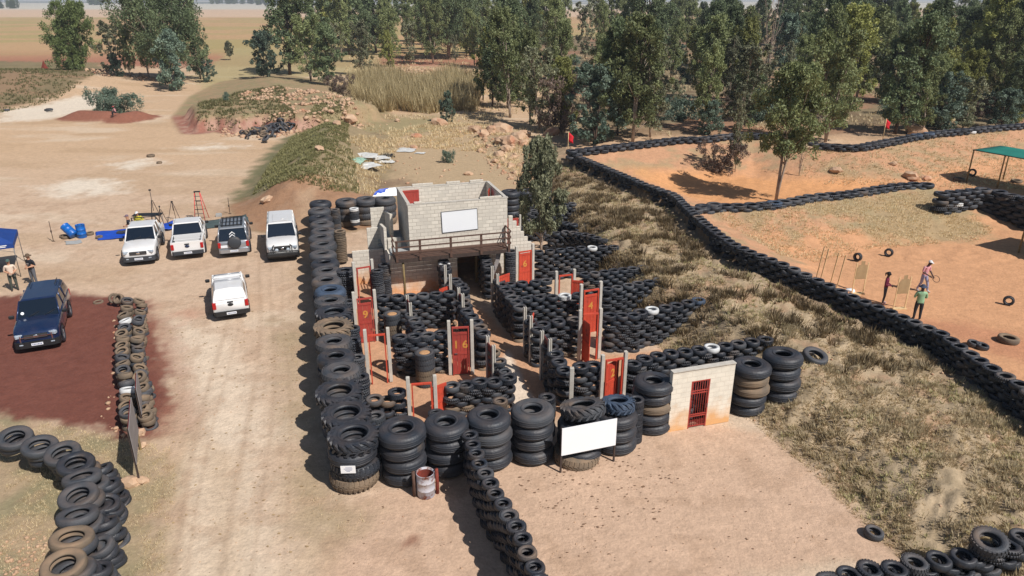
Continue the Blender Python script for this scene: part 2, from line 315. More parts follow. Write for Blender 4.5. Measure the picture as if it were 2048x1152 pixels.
# ================================================================ ground (one sheet to the horizon)
def make_ground():
    nu = 620
    ys = [6.0]
    while ys[-1] < 7600: ys.append(ys[-1] + max(.075, ys[-1] * (.0062 if ys[-1] < 160 else .02)))
    ys = np.array(ys); us = np.linspace(-1, 1, nu); us = us * (.86 + .30 * np.abs(us) ** 3)
    Yg, Ug = np.meshgrid(ys, us, indexing='ij'); Xg = Ug * (Yg + 6)
    x = Xg.ravel(); y = Yg.ravel(); z = zf(x, y)
    n = len(x); ny = len(ys)
    # masks, all in world metres
    j1 = (fbm(x * .9, y * .9, 21) - .5) * 2; j2 = (fbm(x * .25, y * .25, 31) - .5) * 2; j3 = (fbm(x * 3.1, y * 3.1, 41) - .5) * 2
    def msk(p, w=1.0, j=.8): return sst(.5 + (sdist(x, y, p) + j * j1 + j * .5 * j3) / w)
    c_dirt = np.array(lin(204,170,136)); c_yard = np.array(lin(205,166,132)); c_track = np.array(lin(222,197,166)); c_red = np.array(lin(122,66,50))
    c_bay = np.array(lin(206,150,104)); c_grass = np.array(lin(158,138,102)); c_green = np.array(lin(118,116,72)); c_tan = np.array(lin(186,150,108)); c_clay = np.array(lin(190,118,84))
    C = np.tile(c_dirt, (n, 1))
    def lay(m, c): 
        nonlocal C
        C = C * (1 - m[:, None]) + c * m[:, None]
    lay(sst((y - 55) / 25), np.array(lin(202,164,122)))
    # open ground streaks
    lay(.4 * sst((fbm(x * .10, y * .3, 51) - .52) * 5), np.array(lin(222,200,170)))
    lay(.35 * sst((fbm(x * .12, y * .3, 61) - .55) * 6), np.array(lin(178,142,98)))
    for p in [((80,372),(160,358),(240,365),(235,385),(120,392)), ((225,330),(290,318),(320,325),(250,342)), ((350,296),(420,290),(500,292),(400,300)), ((0,225),(110,205),(200,190),(205,215),(100,238),(0,245))]:
        lay(.8 * msk(poly(0, *p), 3.0, 1.6), np.array(lin(226,210,186)))
    # field behind on the left
    fld = sst((y - 172 + 6 * j2) / 12) * sst((60 - x) / 40)
    stripe = fbm(x * .02, y * .055, 71)
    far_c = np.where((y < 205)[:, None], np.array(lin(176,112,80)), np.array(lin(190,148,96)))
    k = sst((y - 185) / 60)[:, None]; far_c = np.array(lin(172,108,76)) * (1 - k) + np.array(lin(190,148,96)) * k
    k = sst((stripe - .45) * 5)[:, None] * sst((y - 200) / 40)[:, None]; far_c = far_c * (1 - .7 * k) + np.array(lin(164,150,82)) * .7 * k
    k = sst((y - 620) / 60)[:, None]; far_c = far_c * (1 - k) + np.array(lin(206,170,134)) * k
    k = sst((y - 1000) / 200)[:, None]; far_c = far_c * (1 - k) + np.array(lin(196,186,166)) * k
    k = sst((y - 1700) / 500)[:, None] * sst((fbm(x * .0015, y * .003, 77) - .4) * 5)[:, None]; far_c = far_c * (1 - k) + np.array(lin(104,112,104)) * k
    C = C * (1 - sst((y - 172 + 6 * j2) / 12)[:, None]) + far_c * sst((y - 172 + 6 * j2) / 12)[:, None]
    # far-left grassy berm
    lay(msk(poly(0, (-260,232),(0,218),(120,196),(200,165),(200,125),(-260,120)), 3, 2), np.array(lin(150,118,82)))
    lay(.6 * msk(poly(0, (-260,170),(0,165),(130,160),(210,140),(200,125),(-260,120)), 5, 4), np.array(lin(132,122,78)))
    lay(.8 * msk(poly(0, (-260,232),(0,218),(120,196),(200,165),(200,125),(-260,120)), 3, 2) * sst((fbm(x * .12, y * .2, 88) - .47) * 8), np.array(lin(128,112,74)))
    # forest floor
    fl = sst((x - 4 + 3 * j2) / 6) * sst((y - 78 + 4 * j2) / 8) * sst((330 - y) / 40)
    lay(fl, np.array(lin(138,118,84))); lay(fl * .8 * sst((fbm(x * .3, y * .3, 81) - .5) * 8), np.array(lin(120,96,68))); lay(fl * .7 * sst((fbm(x * .12, y * .12, 82) - .58) * 9), np.array(lin(168,116,82)))
    # middle strip behind the building, mound, plateau
    lay(msk(poly(0, (640,232),(980,225),(1130,300),(1130,420),(1060,440),(640,410),(610,300)), 3, 2), np.array(lin(184,154,112)))
    lay(.75 * msk(poly(0, (1040,330),(1130,310),(1120,420),(1040,400)), 3, 2), np.array(lin(190,140,98)))
    lay(.6 * msk(poly(0, (690,240),(900,235),(880,262),(700,285)), 3, 2), np.array(lin(140,132,80)))
    lay(.75 * msk(poly(0, (470,95),(760,105),(760,150),(560,155),(420,180),(380,160)), 4, 3), np.array(lin(172,156,98)))
    dm, sm, _ = dist_poly(x, y, [W(668,243,2.2).xy, W(642,290,2.3).xy, W(622,325,2.4).xy, W(618,352,2.1).xy, W(652,382,1.4).xy])
    mo = sst((7.2 - dm + j1) / 1.5); lay(mo, np.array(lin(152,130,92))); lay(mo * .85 * (sm > 0) * sst(.8 + j1), np.array(lin(112,110,70)))
    mo2 = sst((7.2 - dm + j1) / 1.5) * sst((57 - y + 2 * j1) / 2); lay(mo2 * .9, np.array(lin(168,120,82)))
    pl = sst(.5 + (sdist(x, y, poly(2.2, (392,226),(430,220),(470,226),(520,219),(560,225),(605,222),(690,216),(760,208),(730,170),(640,140),(540,128),(455,140),(400,165),(370,200))) + 2.0) / 1.0)
    lay(pl, np.array(lin(150,134,90))); lay(pl * .5 * sst(.5 + 1.2 * j1), np.array(lin(182,136,100)))
    cut = pl * sst((1.35 - z) / .4) * sst((103 - y) / 4) * sst((-23 - x) / 2); lay(cut, np.array(lin(158,98,76))); lay(cut * .7 * sst(.5 + 1.5 * (fbm(x * 1.4, y * .6, 55) - .5) * 2), np.array(lin(190,150,124)))
    for p in ([W(165,236,0).xy, W(215,238,0).xy], [W(250,240,0).xy, W(272,236,0).xy]):
        d_, _, _ = dist_poly(x, y, p); lay(sst((3.4 - d_ + .6 * j1) / .8), np.array(lin(148,88,62)))
    # yard in front, grass on its sides, track
    lay(msk(poly(0, (700,1000),(1000,900),(1500,850),(1640,960),(1800,1115),(1500,1150),(1700,1500),(500,1500)), .8, .5), c_yard)
    lay(msk(poly(0, (600,420),(640,410),(680,1200),(700,1400),(560,1400),(590,900),(580,600)), 1.5, .8) * .5, np.array(lin(196,162,122)))
    g1 = msk(poly(0, (-300,800),(0,826),(120,850),(230,868),(330,900),(345,960),(330,1060),(310,1400),(-400,1400)), 1.4, .7)
    lay(g1, np.array(lin(176,148,110))); lay(g1 * .75 * sst(.5 + 1.3 * j1), np.array(lin(138,130,90)))
    g2 = msk(poly(0, (340,780),(400,800),(470,1000),(500,1400),(330,1400),(330,980)), 2.5, 1.2)
    lay(.55 * g2, np.array(lin(186,152,108)))
    g3 = msk(poly(0, (545,640),(600,640),(640,900),(680,1010),(760,1020),(690,1080),(600,1060)), 2, 1.0); lay(.55 * g3, np.array(lin(160,138,98)))
    lay(.8 * msk(poly(0, (340,640),(440,660),(520,760),(520,1400),(360,1400),(400,900),(330,700)), 2.2, .6), c_track)
    lay(.6 * msk(poly(0, (385,900),(420,900),(440,1400),(370,1400)), 1.2, .3), np.array(lin(224,198,166)))
    lay(.7 * msk(poly(0, (480,900),(505,900),(545,1400),(490,1400)), 1.0, .3), np.array(lin(222,196,164)))
    lay(.5 * msk(poly(0, (420,900),(480,900),(490,1400),(440,1400)), 1.4, .5), np.array(lin(192,158,118)))
    lay(.8 * msk(poly(0, (345,626),(390,612),(425,615),(420,632),(370,640)), 1.5, .8), np.array(lin(196,142,110)))
    # red soil pad
    rs = msk(poly(0, (-300,615),(0,596),(120,588),(225,590),(290,605),(320,690),(345,790),(310,870),(270,880),(180,858),(100,843),(0,826),(-300,800)), .7, .55)
    lay(rs, c_red); lay(rs * .15 * sst(.5 + 2 * j3), np.array(lin(140,80,60)))
    lay(.45 * msk(poly(0, (290,605),(318,690),(345,790),(300,880),(380,860),(395,760),(330,640)), 1.2, .9), np.array(lin(168,112,84)))
    # the berm slope
    dA, sA, _ = dist_poly(x, y, FOOT); dB, sB, _ = dist_poly(x, y, SHO); dC, sC, _ = dist_poly(x, y, CR_XY)
    sl = (sA > 0) & (sC <= 0) & (y < 92)
    m = sst((np.where(sl, dA, -dA) + .35 * j1) / .7) * (sC <= 0) * (y < 92)
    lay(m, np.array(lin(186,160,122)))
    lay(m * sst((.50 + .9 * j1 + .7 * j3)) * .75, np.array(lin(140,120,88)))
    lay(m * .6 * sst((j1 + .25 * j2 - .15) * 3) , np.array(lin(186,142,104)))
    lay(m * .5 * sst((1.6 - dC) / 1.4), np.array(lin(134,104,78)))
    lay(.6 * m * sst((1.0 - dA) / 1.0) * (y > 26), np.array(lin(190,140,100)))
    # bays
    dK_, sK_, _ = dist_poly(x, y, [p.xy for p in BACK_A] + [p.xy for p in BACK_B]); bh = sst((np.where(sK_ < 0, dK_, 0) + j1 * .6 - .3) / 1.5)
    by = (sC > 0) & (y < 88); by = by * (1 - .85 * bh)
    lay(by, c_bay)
    hi = sst((z - .95 + .35 * j1 + .15 * j3) / .35) * by
    lay(hi * .9, np.array(lin(194,144,106))); 
    lay(hi * sst(.35 + 1.3 * j1 + .8 * j2 + .5 * j3) * .8, np.array(lin(164,142,104)))
    lay(by * msk(poly(1.2, (1400,430),(1560,425),(1860,395),(1990,440),(1960,465),(1760,470),(1700,440)), 2, 1.2) * .75, np.array(lin(158,142,104)))
    lay(by * .6 * msk(poly(.6, (1780,640),(2048,720),(2100,760),(2100,690),(1900,640)), 1.5, .8), np.array(lin(184,120,86)))
    lay(by * .8 * msk(poly(.6, (1250,360),(1420,350),(1600,365),(1780,372),(1600,400),(1450,410),(1400,405)), 2, .8), np.array(lin(216,152,92)))
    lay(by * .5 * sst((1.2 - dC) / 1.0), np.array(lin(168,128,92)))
    # stains and burnt patch
    lay(.7 * msk(poly(0, (795,1085),(830,1072),(835,1088),(800,1102)), .35, .2), np.array(lin(140,84,56)))
    lay(.6 * msk(poly(0, (740,362),(810,355),(840,370),(760,380)), 1.5, 1), np.array(lin(120,90,70)))
    # ruts of the track, scuffs in the yard
    for off, wd, am in ((0, .10, .35), (1.55, .10, .35), (.5, .06, .25), (2.3, .08, .3), (-.9, .07, .25), (3.0, .06, .22)):
        xc = -10.9 - .285 * (y - 21) + off + .25 * np.sin(y * .21 + off); k = sst(1 - np.abs(x - xc) / (wd * 2.2)) * (y > 10) * (y < 46) * sst(.3 + fbm(x * .4, y * .25, 95) * 1.2); lay(k * am * (1 - rs), np.array(lin(166,132,100)))
    lay((1 - rs) * .35 * sst((fbm(x * 1.1, y * 1.1, 96) - .56) * 9) * (y < 60) * (dist_poly(x, y, FOOT)[1] < 0), np.array(lin(176,138,104)))
    # house interior sand and a paler strip of aisle floor
    hs = msk(poly(0, (690,560),(900,580),(1100,720),(1320,700),(1300,820),(700,870)), .5, .3); lay(hs, np.array(lin(206,150,104)))
    lay(msk(poly(0, (1015,700),(1060,790),(1075,815),(1025,815),(1000,740)), .3, .1) * .9, np.array(lin(226,204,178)))
    ds = (.22 - .10 * by)[:, None]; C = C * (1 - ds) + C.mean(1, keepdims=True) * ds
    tone = .93 + .12 * fbm(x * 2.2, y * 2.2, 91) ; C = np.clip(C * tone[:, None] * (1 + .05 * j3[:, None]), 0, 1)
    idx = np.arange(n).reshape(ny, nu); a = idx[:-1, :-1].ravel(); b = idx[:-1, 1:].ravel(); c = idx[1:, 1:].ravel(); d = idx[1:, :-1].ravel()
    faces = np.stack([a, b, c, d], 1).astype(np.int32)
    me = bpy.data.meshes.new('ground'); me.vertices.add(n); me.vertices.foreach_set('co', np.stack([x, y, z], 1).ravel())
    nf = len(faces); me.loops.add(nf * 4); me.loops.foreach_set('vertex_index', faces.ravel()); me.polygons.add(nf)
    me.polygons.foreach_set('loop_start', np.arange(nf, dtype=np.int32) * 4); me.polygons.foreach_set('loop_total', np.full(nf, 4, np.int32))
    me.polygons.foreach_set('use_smooth', np.ones(nf, bool)); me.update(calc_edges=True)
    ca = me.color_attributes.new('soil', 'FLOAT_COLOR', 'POINT'); ca.data.foreach_set('color', np.concatenate([C, np.ones((n, 1))], 1).astype(np.float32).ravel())
    m = bpy.data.materials.new('soil'); m.use_nodes = True; N = m.node_tree.nodes; L = m.node_tree.links; bs = N["Principled BSDF"]; bs.inputs["Roughness"].default_value = .95; bs.inputs["Specular IOR Level"].default_value = .15
    at = N.new("ShaderNodeVertexColor"); at.layer_name = 'soil'; ge = N.new("ShaderNodeNewGeometry")
    def nz(sc, det=6):
        t = N.new("ShaderNodeTexNoise"); t.inputs["Scale"].default_value = sc; t.inputs["Detail"].default_value = det; t.inputs["Roughness"].default_value = .65; L.new(ge.outputs["Position"], t.inputs["Vector"]); return t.outputs["Fac"]
    def mr(s, a, b, c, d):
        r = N.new("ShaderNodeMapRange"); r.inputs[1].default_value = a; r.inputs[2].default_value = b; r.inputs[3].default_value = c; r.inputs[4].default_value = d; L.new(s, r.inputs[0]); return r.outputs[0]
    v1 = mr(nz(2.6), .3, .7, .86, 1.10); v2 = mr(nz(11, 9), .32, .68, .87, 1.10)
    mu = N.new("ShaderNodeMath"); mu.operation = 'MULTIPLY'; L.new(v1, mu.inputs[0]); L.new(v2, mu.inputs[1])
    vs = N.new("ShaderNodeVectorMath"); vs.operation = 'SCALE'; L.new(at.outputs["Color"], vs.inputs[0]); L.new(mu.outputs[0], vs.inputs["Scale"])
    # scattered pebbles / crumbs
    vo = N.new("ShaderNodeTexVoronoi"); vo.inputs["Scale"].default_value = 5; L.new(ge.outputs["Position"], vo.inputs["Vector"])
    spk = mr(vo.outputs["Distance"], .10, .16, 1, 0); gate = mr(nz(.9, 3), .55, .62, 0, 1)
    gm = N.new("ShaderNodeMath"); gm.operation = 'MULTIPLY'; L.new(spk, gm.inputs[0]); L.new(gate, gm.inputs[1]); g2_ = N.new("ShaderNodeMath"); g2_.operation = 'MULTIPLY'; L.new(gm.outputs[0], g2_.inputs[0]); g2_.inputs[1].default_value = .55
    mx = N.new("ShaderNodeMix"); mx.data_type = 'RGBA'; L.new(g2_.outputs[0], mx.inputs[0]); L.new(vs.outputs[0], mx.inputs[6]); mx.inputs[7].default_value = lin(112, 84, 64) + (1,)
    L.new(mx.outputs[2], bs.inputs["Base Color"])
    bp = N.new("ShaderNodeBump"); bp.inputs["Strength"].default_value = .75; bp.inputs["Distance"].default_value = .07; L.new(nz(5, 10), bp.inputs["Height"]); L.new(bp.outputs[0], bs.inputs["Normal"])
    me.materials.append(m); o = bpy.data.objects.new('ground', me); col.objects.link(o); tag(o, kind='structure')
make_ground()
# ================================================================ tyres
def tyre_prof(R_, h, r, giant=False):
    sw = .0 if giant else 0
    k = [(r, .24), (r + .02, .10), (r + (R_ - r) * .35, .015), (r + (R_ - r) * .62, .0), (R_ - .10 * h - (.04 if giant else 0), .045), (R_ - .02, .16), (R_, .30), (R_ + (.015 if giant else 0), .5)]
    k2 = [(a, 1 - b) for a, b in reversed(k[:-1])]
    inner = [(r + .03, .70), (R_ - .14 * h - .03, .62), (R_ - .14 * h - .02, .38), (r + .03, .30)]
    return [(a, b * h) for a, b in k + k2 + inner]
def tyre_mesh(name, R_, h, r, mats, kind='road', n=26):
    mb = MB(); giant = kind in ('giant', 'lug', 'block')
    mb.lathe(tyre_prof(R_, h, r, giant), n, closed=True)
    # a raised ring round the bead
    if kind in ('giant', 'lug', 'block'):
        mb.lathe([(r + .05, h * .985), (r + .07, h * 1.015), (r + .10, h * 1.015), (r + .12, h * .99)], n)
        rm = r + (R_ - r) * .60; mb.lathe([(rm - .03, h * .985), (rm - .015, h * 1.012), (rm + .015, h * 1.010), (rm + .03, h * .98)], n)
        for q_ in (.34, .50, .66): mb.lathe([(R_ - .004, h * (q_ - .02)), (R_ + .020, h * (q_ - .008)), (R_ + .020, h * (q_ + .008)), (R_ - .004, h * (q_ + .02))], n)
    if kind == 'lug':          # chevron lugs of a tractor tyre
        q = max(16, int(2 * math.pi * R_ / .26))
        for i in range(q):
            for s_ in (0, 1):
                a0 = 2 * math.pi * (i + .5 * s_) / q; da = 2 * math.pi / q
                z0, z1 = (h * .52, h * 1.0) if s_ else (h * .48, h * .0)
                vs = []
                for (a, z, rr) in ((a0 + da * .9, z0, R_ + .05), (a0 + da * .35, z1 * .9 + h * .05, R_ + .045), (a0 - da * .1, z1, R_ - .06)):
                    for da2 in (0, da * .36):
                        for r_ in (rr, rr - .09): vs.append((r_ * math.cos(a + da2), r_ * math.sin(a + da2), z))
                fs = []
                for k in range(2):
                    b_ = k * 4; fs += [(b_, b_ + 4, b_ + 6, b_ + 2), (b_, b_ + 1, b_ + 5, b_ + 4), (b_ + 2, b_ + 6, b_ + 7, b_ + 3)]
                fs += [(0, 2, 3, 1), (8, 9, 11, 10)]
                mb.add(vs, fs)
    if kind in ('block', 'tread'):
        q = 30 if kind == 'block' else 26; e = .035 if kind == 'block' else .012
        for i in range(q):
            a0 = 2 * math.pi * i / q; w = 2 * math.pi / q * .30
            for s_ in (0, 1):
                z0, z1 = (h * .56, h * .94) if s_ else (h * .06, h * .44); of = w * .9 * s_
                vs = [(rr * math.cos(a0 + of + sg * w), rr * math.sin(a0 + of + sg * w), z) for z in (z0, z1) for sg in (-1, 1) for rr in (R_ + e - (.05 if (z in (h * .94, h * .06) and giant) else 0), R_ - .06)]
                mb.add(vs, [(0, 4, 6, 2), (0, 2, 3, 1), (4, 5, 7, 6), (0, 1, 5, 4), (2, 6, 7, 3)])
    return mb.mesh(name, mats)
TM = {}
def tmesh(kind, size, matn):
    key = (kind, size, matn)
    if key not in TM:
        R_, h, r, n = {'giant': (.74, .475, .29, 40), 'giantb': (.80, .475, .33, 40), 'lug': (.80, .42, .42, 40), 'lugs': (.62, .36, .33, 36), 'truck': (.52, .26, .28, 30), 'trucks': (.46, .25, .25, 28), 'car': (.305, .20, .165, 22), 'carb': (.335, .215, .18, 24), 'cars': (.27, .175, .145, 22)}[size]
        TM[key] = tyre_mesh('tyre_%s_%s' % (kind, size), R_, h, r, M[matn], kind, n)
    return TM[key]
CAR_Q = []      # queued small tyres: (mesh key, matrix, label, group) ; the largest in view become objects, the rest one mass
def put_tyre(key, loc, rot=(0, 0, 0), label='', group='', cat='tyre', name='tyre'):
    o = bpy.data.objects.new(name, tmesh(*key)); col.objects.link(o); o.location = loc; o.rotation_euler = rot
    return tag(o, label, cat, group)
def queue(key, loc, rot, label, group): CAR_Q.append((key, Vector(loc), rot, label, group))
ORD = ['bottom', 'second', 'third', 'fourth', 'fifth', 'sixth', 'seventh', 'eighth', 'ninth', 'tenth', 'eleventh', 'twelfth', 'thirteenth', 'fourteenth', 'fifteenth']
NTH = ['first', 'second', 'third', 'fourth', 'fifth', 'sixth', 'seventh', 'eighth', 'ninth', 'tenth', 'eleventh', 'twelfth', 'thirteenth', 'fourteenth', 'fifteenth', 'sixteenth', 'seventeenth', 'eighteenth', 'nineteenth', 'twentieth', 'twenty-first', 'twenty-second', 'twenty-third', 'twenty-fourth', 'twenty-fifth', 'twenty-sixth', 'twenty-seventh', 'twenty-eighth', 'twenty-ninth', 'thirtieth']
def nth(i): 
    if i < len(NTH): return NTH[i]
    t = {3: 'thirty', 4: 'forty', 5: 'fifty', 6: 'sixty', 7: 'seventy', 8: 'eighty', 9: 'ninety'}[((i + 1) // 10) % 10]
    u = (i + 1) % 10; return (t[:-1] + 'ieth') if u == 0 else t + '-' + ['', 'first', 'second', 'third', 'fourth', 'fifth', 'sixth', 'seventh', 'eighth', 'ninth'][u]
def posw(k, n):
    if k == n - 1: return 'top'
    return 'bottom' if k == 0 else NTH[k] + ' up'
def stack(xy, ztop, tyres, where, group, cat='giant tyre', name='giant_tyre', jit=.05, z0=None):
    """tyres listed from the bottom: (kind,size,mat). heights stretch to reach ztop"""
    hs = {'giant': .475, 'giantb': .475, 'lug': .42, 'lugs': .36, 'truck': .26, 'trucks': .25, 'car': .20, 'carb': .215, 'cars': .175}
    tot = sum(hs[t[1]] for t in tyres); zb = ztop - tot if z0 is None else z0
    z = zb; n = len(tyres)
    for k, t in enumerate(tyres):
        jx, jy = rnd.uniform(-jit, jit), rnd.uniform(-jit, jit)
        col_w = {'tyre': 'black', 'tyre_dusty': 'dusty brown', 'tyre_grey': 'grey', 'tyre_white': 'white painted', 'tyre_blue': 'bluish'}[t[2]]
        kd = {'giant': 'smooth giant', 'lug': 'lugged tractor', 'block': 'block treaded giant', 'road': '', 'tread': ''}[t[0]]
        lb = ' '.join(('%s %s tyre, %s %s' % (col_w, kd, posw(k, n), where)).split())
        put_tyre(t, (xy[0] + jx, xy[1] + jy, z), (rnd.uniform(-.03, .03), rnd.uniform(-.03, .03), rnd.uniform(0, 6.28)), lb, group, cat, name)
        z += hs[t[1]]
G = ('giant', 'giant', 'tyre'); GB = ('giant', 'giantb', 'tyre'); GG = ('giant', 'giant', 'tyre_grey'); GD = ('giant', 'giant', 'tyre_dusty'); LG = ('lug', 'lug', 'tyre'); LD = ('lug', 'lug', 'tyre_dusty'); LS = ('lug', 'lugs', 'tyre'); BK = ('block', 'giant', 'tyre_grey'); BB = ('block', 'giantb', 'tyre')
# left wall of giant stacks, from the back corner to the near corner (pixel of the top ring)
LEFT = [(641,403,G),(639,418,GG),(641,432,G),(644,445,GG),(646,459,GG),(643,472,GG),(645,486,BK),(646,505,GG),(649,522,G),(651,539,GG),(654,557,GG),(661,577,('giant','giant','tyre_blue')),(662,598,BK),(668,621,LG),(668,648,LD),(668,679,BK),(673,709,G),(680,737,BK),(681,778,LG),(692,822,LG),(704,866,LG)]
for i, (px, py, top) in enumerate(LEFT):
    p = W(px, py, 1.9); k = len(LEFT) - 1 - i
    rr = random.Random(i)
    low = [rr.choice([G, GG, G, BK]) for _ in range(3)]
    if k == 0: low = [('block','giantb','tyre_dusty'), BB, GB]
    stack(p.xy, 1.9, low + [top], 'in the %s stack from the near corner of the left wall' % nth(k), 'giant tyres of the left wall')
FRONT = [((805,853), [G, G, G, GB], 'second'), ((892,840), [G, G, G, G], 'third'), ((980,828), [G, G, GG, G], 'fourth'), ((1065,815), [G, G, G, GG], 'fifth'),
         ((1308,757), [G, G, GD, G, G], None), ((1500,722), [G, G, GD, GD, G], None), ((1568,705), [G, G, G, G], None)]
for (px, py), ts, nm in FRONT:
    z = 1.95 if len(ts) == 4 else 2.05
    if px == 1568: z = 2.25
    p = W(px, py, z)
    if px == 1500: p = p - Vector((-.3, .95, 0)) * .12
    if nm: wh = 'in the %s stack of the front row' % nm
    else: wh = {1308: 'of the stack left of whitewashed wall', 1500: 'of the stack right of whitewashed wall', 1568: 'in the rightmost stack on the grass slope'}[px]
    if len(ts) == 5:     # five squashed tyres
        hs = .475 * .86
        for k, t in enumerate(ts):
            o = put_tyre(t, (p.x + rnd.uniform(-.04, .04), p.y + rnd.uniform(-.04, .04), k * hs), (0, 0, rnd.uniform(0, 6)), '%s smooth giant tyre, %s %s' % ({'tyre': 'black', 'tyre_dusty': 'dusty brown'}[t[2]], posw(k, 5), wh), 'giant tyres of the front row', 'giant tyre', 'giant_tyre'); o.scale = (.98, .98, .86)
    else: stack(p.xy, z, ts, wh, 'giant tyres of the front row')
# the two stacks behind the white board, tractor tyres lying askew on top
pA, pB = W(1160,838,1.45), W(1232,822,1.45)
stack(pA.xy, 1.45, [G, G, G], 'of the stack behind the board\'s left half', 'giant tyres of the front row')
stack(pB.xy, 1.45, [G, G, G], 'of the stack behind the board\'s right half', 'giant tyres of the front row')
put_tyre(('lug', 'lug', 'tyre_grey'), (pA.x + .12, pA.y + .05, 1.62), (R(-14), R(-4), .3), 'large lugged tractor tyre tilted on the stack behind the blank board', 'giant tyres of the front row', 'tractor tyre', 'tractor_tyre').scale = (.93, .93, .95)
put_tyre(('lug', 'lugs', 'tyre_blue'), (pB.x + .08, pB.y, 1.50), (R(-8), R(6), .8), 'bluish lugged tractor tyre topping the stack behind the board\'s right edge', 'giant tyres of the front row', 'tractor tyre', 'tractor_tyre').scale = (.88, .88, 1.1)
put_tyre(('block', 'giantb', 'tyre_dusty'), (W(1150,915).x, W(1150,915).y, -.12), (.10, .05, 1), 'half buried giant tyre lying on the ground under the blank board', 'giant tyres of the front row', 'giant tyre', 'giant_tyre')
p = W(1273,797,1.75); stack(p.xy, 1.75, [('tread', 'trucks', 'tyre')] * 7, 'in the slim stack right of the blank board', 'truck tyres of the slim stacks', 'truck tyre', 'truck_tyre', .02)
for o in list(col.objects)[-7:]: o.scale = (.62, .62, 1.0)
put_tyre(('road', 'truck', 'tyre_grey'), T(1627,722) + Vector((0, 0, .08)), (.25, .15, 0), 'grey truck tyre lying on the grass beside the rightmost giant stack', cat='truck tyre', name='truck_tyre')
# back wall of giant stacks
for i, (px, py) in enumerate([(691,399),(730,396),(769,395)]):
    p = W(px, py, 1.9); stack(p.xy, 1.9, [GD, BK, BK, GG][:4], 'of the back wall stack %s' % ['nearest the left corner', 'in the middle', 'touching the block building'][i], 'giant tyres of the back wall')
for i, (px, py) in enumerate([(1022,381),(1052,379),(1082,378)]):
    p = W(px, py, 1.9); stack(p.xy, 1.9, [G, G, G, G], 'in the %s back wall stack right of the block building' % NTH[i], 'giant tyres of the back wall')
# ---- slim stacks of car tyres standing inside along the left wall
SL = [(690,539,9,'trucks',1.9),(695,602,8,'car',1.75),(704,655,8,'car',1.75),(694,664,6,'car',1.4),(706,679,8,'carb',1.75),(713,713,8,'car',1.75),(720,752,8,'carb',1.75),(705,738,7,'car',1.6),(754,540,10,'car',2.1),(768,528,9,'car',2.0),(1022,501,10,'carb',2.3),(679,461,9,'carb',2.1),(670,418,8,'car',1.8),(708,416,6,'car',1.6),(1094,793,8,'car',1.6),(1000,800,6,'cars',1.4),(872,824,6,'cars',1.3),(751,830,7,'carb',1.5)]
for i, (px, py, n, sz, zt) in enumerate(SL):
    p = W(px, py, zt); h = {'trucks': .25, 'car': .2, 'carb': .215, 'cars': .175}[sz]
    for k in range(n):
        z = zt - (n - k) * h
        mt = 'tyre_white' if (px == 708 and k in (n - 1, 1)) else ('tyre_dusty' if px == 679 else rnd.choice(['tyre', 'tyre', 'tyre_grey']))
        if z < -.12: continue
        queue(('tread', sz, mt), (p.x + rnd.uniform(-.02, .02), p.y + rnd.uniform(-.02, .02), z), (0, 0, rnd.uniform(0, 6)), 'car tyre %s in the slim stack %s' % (posw(k, n), ['by the open red door frame near the building', 'behind the number nine door', 'left of the number nine door', 'squeezed against the left giant wall by door nine', 'left of the open red frame', 'below the open red frame', 'at the left wall above the near room', 'leaning on the left wall beside the open red frame', 'right of the rear open red frame', 'against the building left of its lit wall', 'left of the number six door', 'tall and dusty brown near the back wall', 'in the back left corner', 'with a white tyre by the back wall', 'behind the front row near the board', 'behind the third front stack', 'behind the second front stack', 'behind the near corner'][i]), 'car tyres in slim stacks')
for px, py, n in ((849,703,6), (784,626,6)):
    p = W(px, py, 1.5)
    for k in range(n):
        put_tyre(('tread', 'trucks', rnd.choice(['tyre_grey', 'tyre_dusty']) if k < 4 else 'tyre_grey'), (p.x, p.y, k * .25), (0, 0, k), 'truck tyre, %s in the sand topped stack %s' % (posw(k, n), 'left of the number sixteen door' if px == 849 else 'right of the number nine door'), 'sand filled tyre stacks', 'truck tyre', 'truck_tyre').scale = (.86, .86, 1)
    s = MB(); s.lathe([(0, .05), (.10, .04), (.20, .01), (.25, -.03)], 16); tag(s.build('sand_fill', M['sand'], loc=(p.x, p.y, 1.46)), 'heap of sand filling the tyre stack %s' % ('left of the number sixteen door' if px == 849 else 'right of the number nine door'), 'sand')
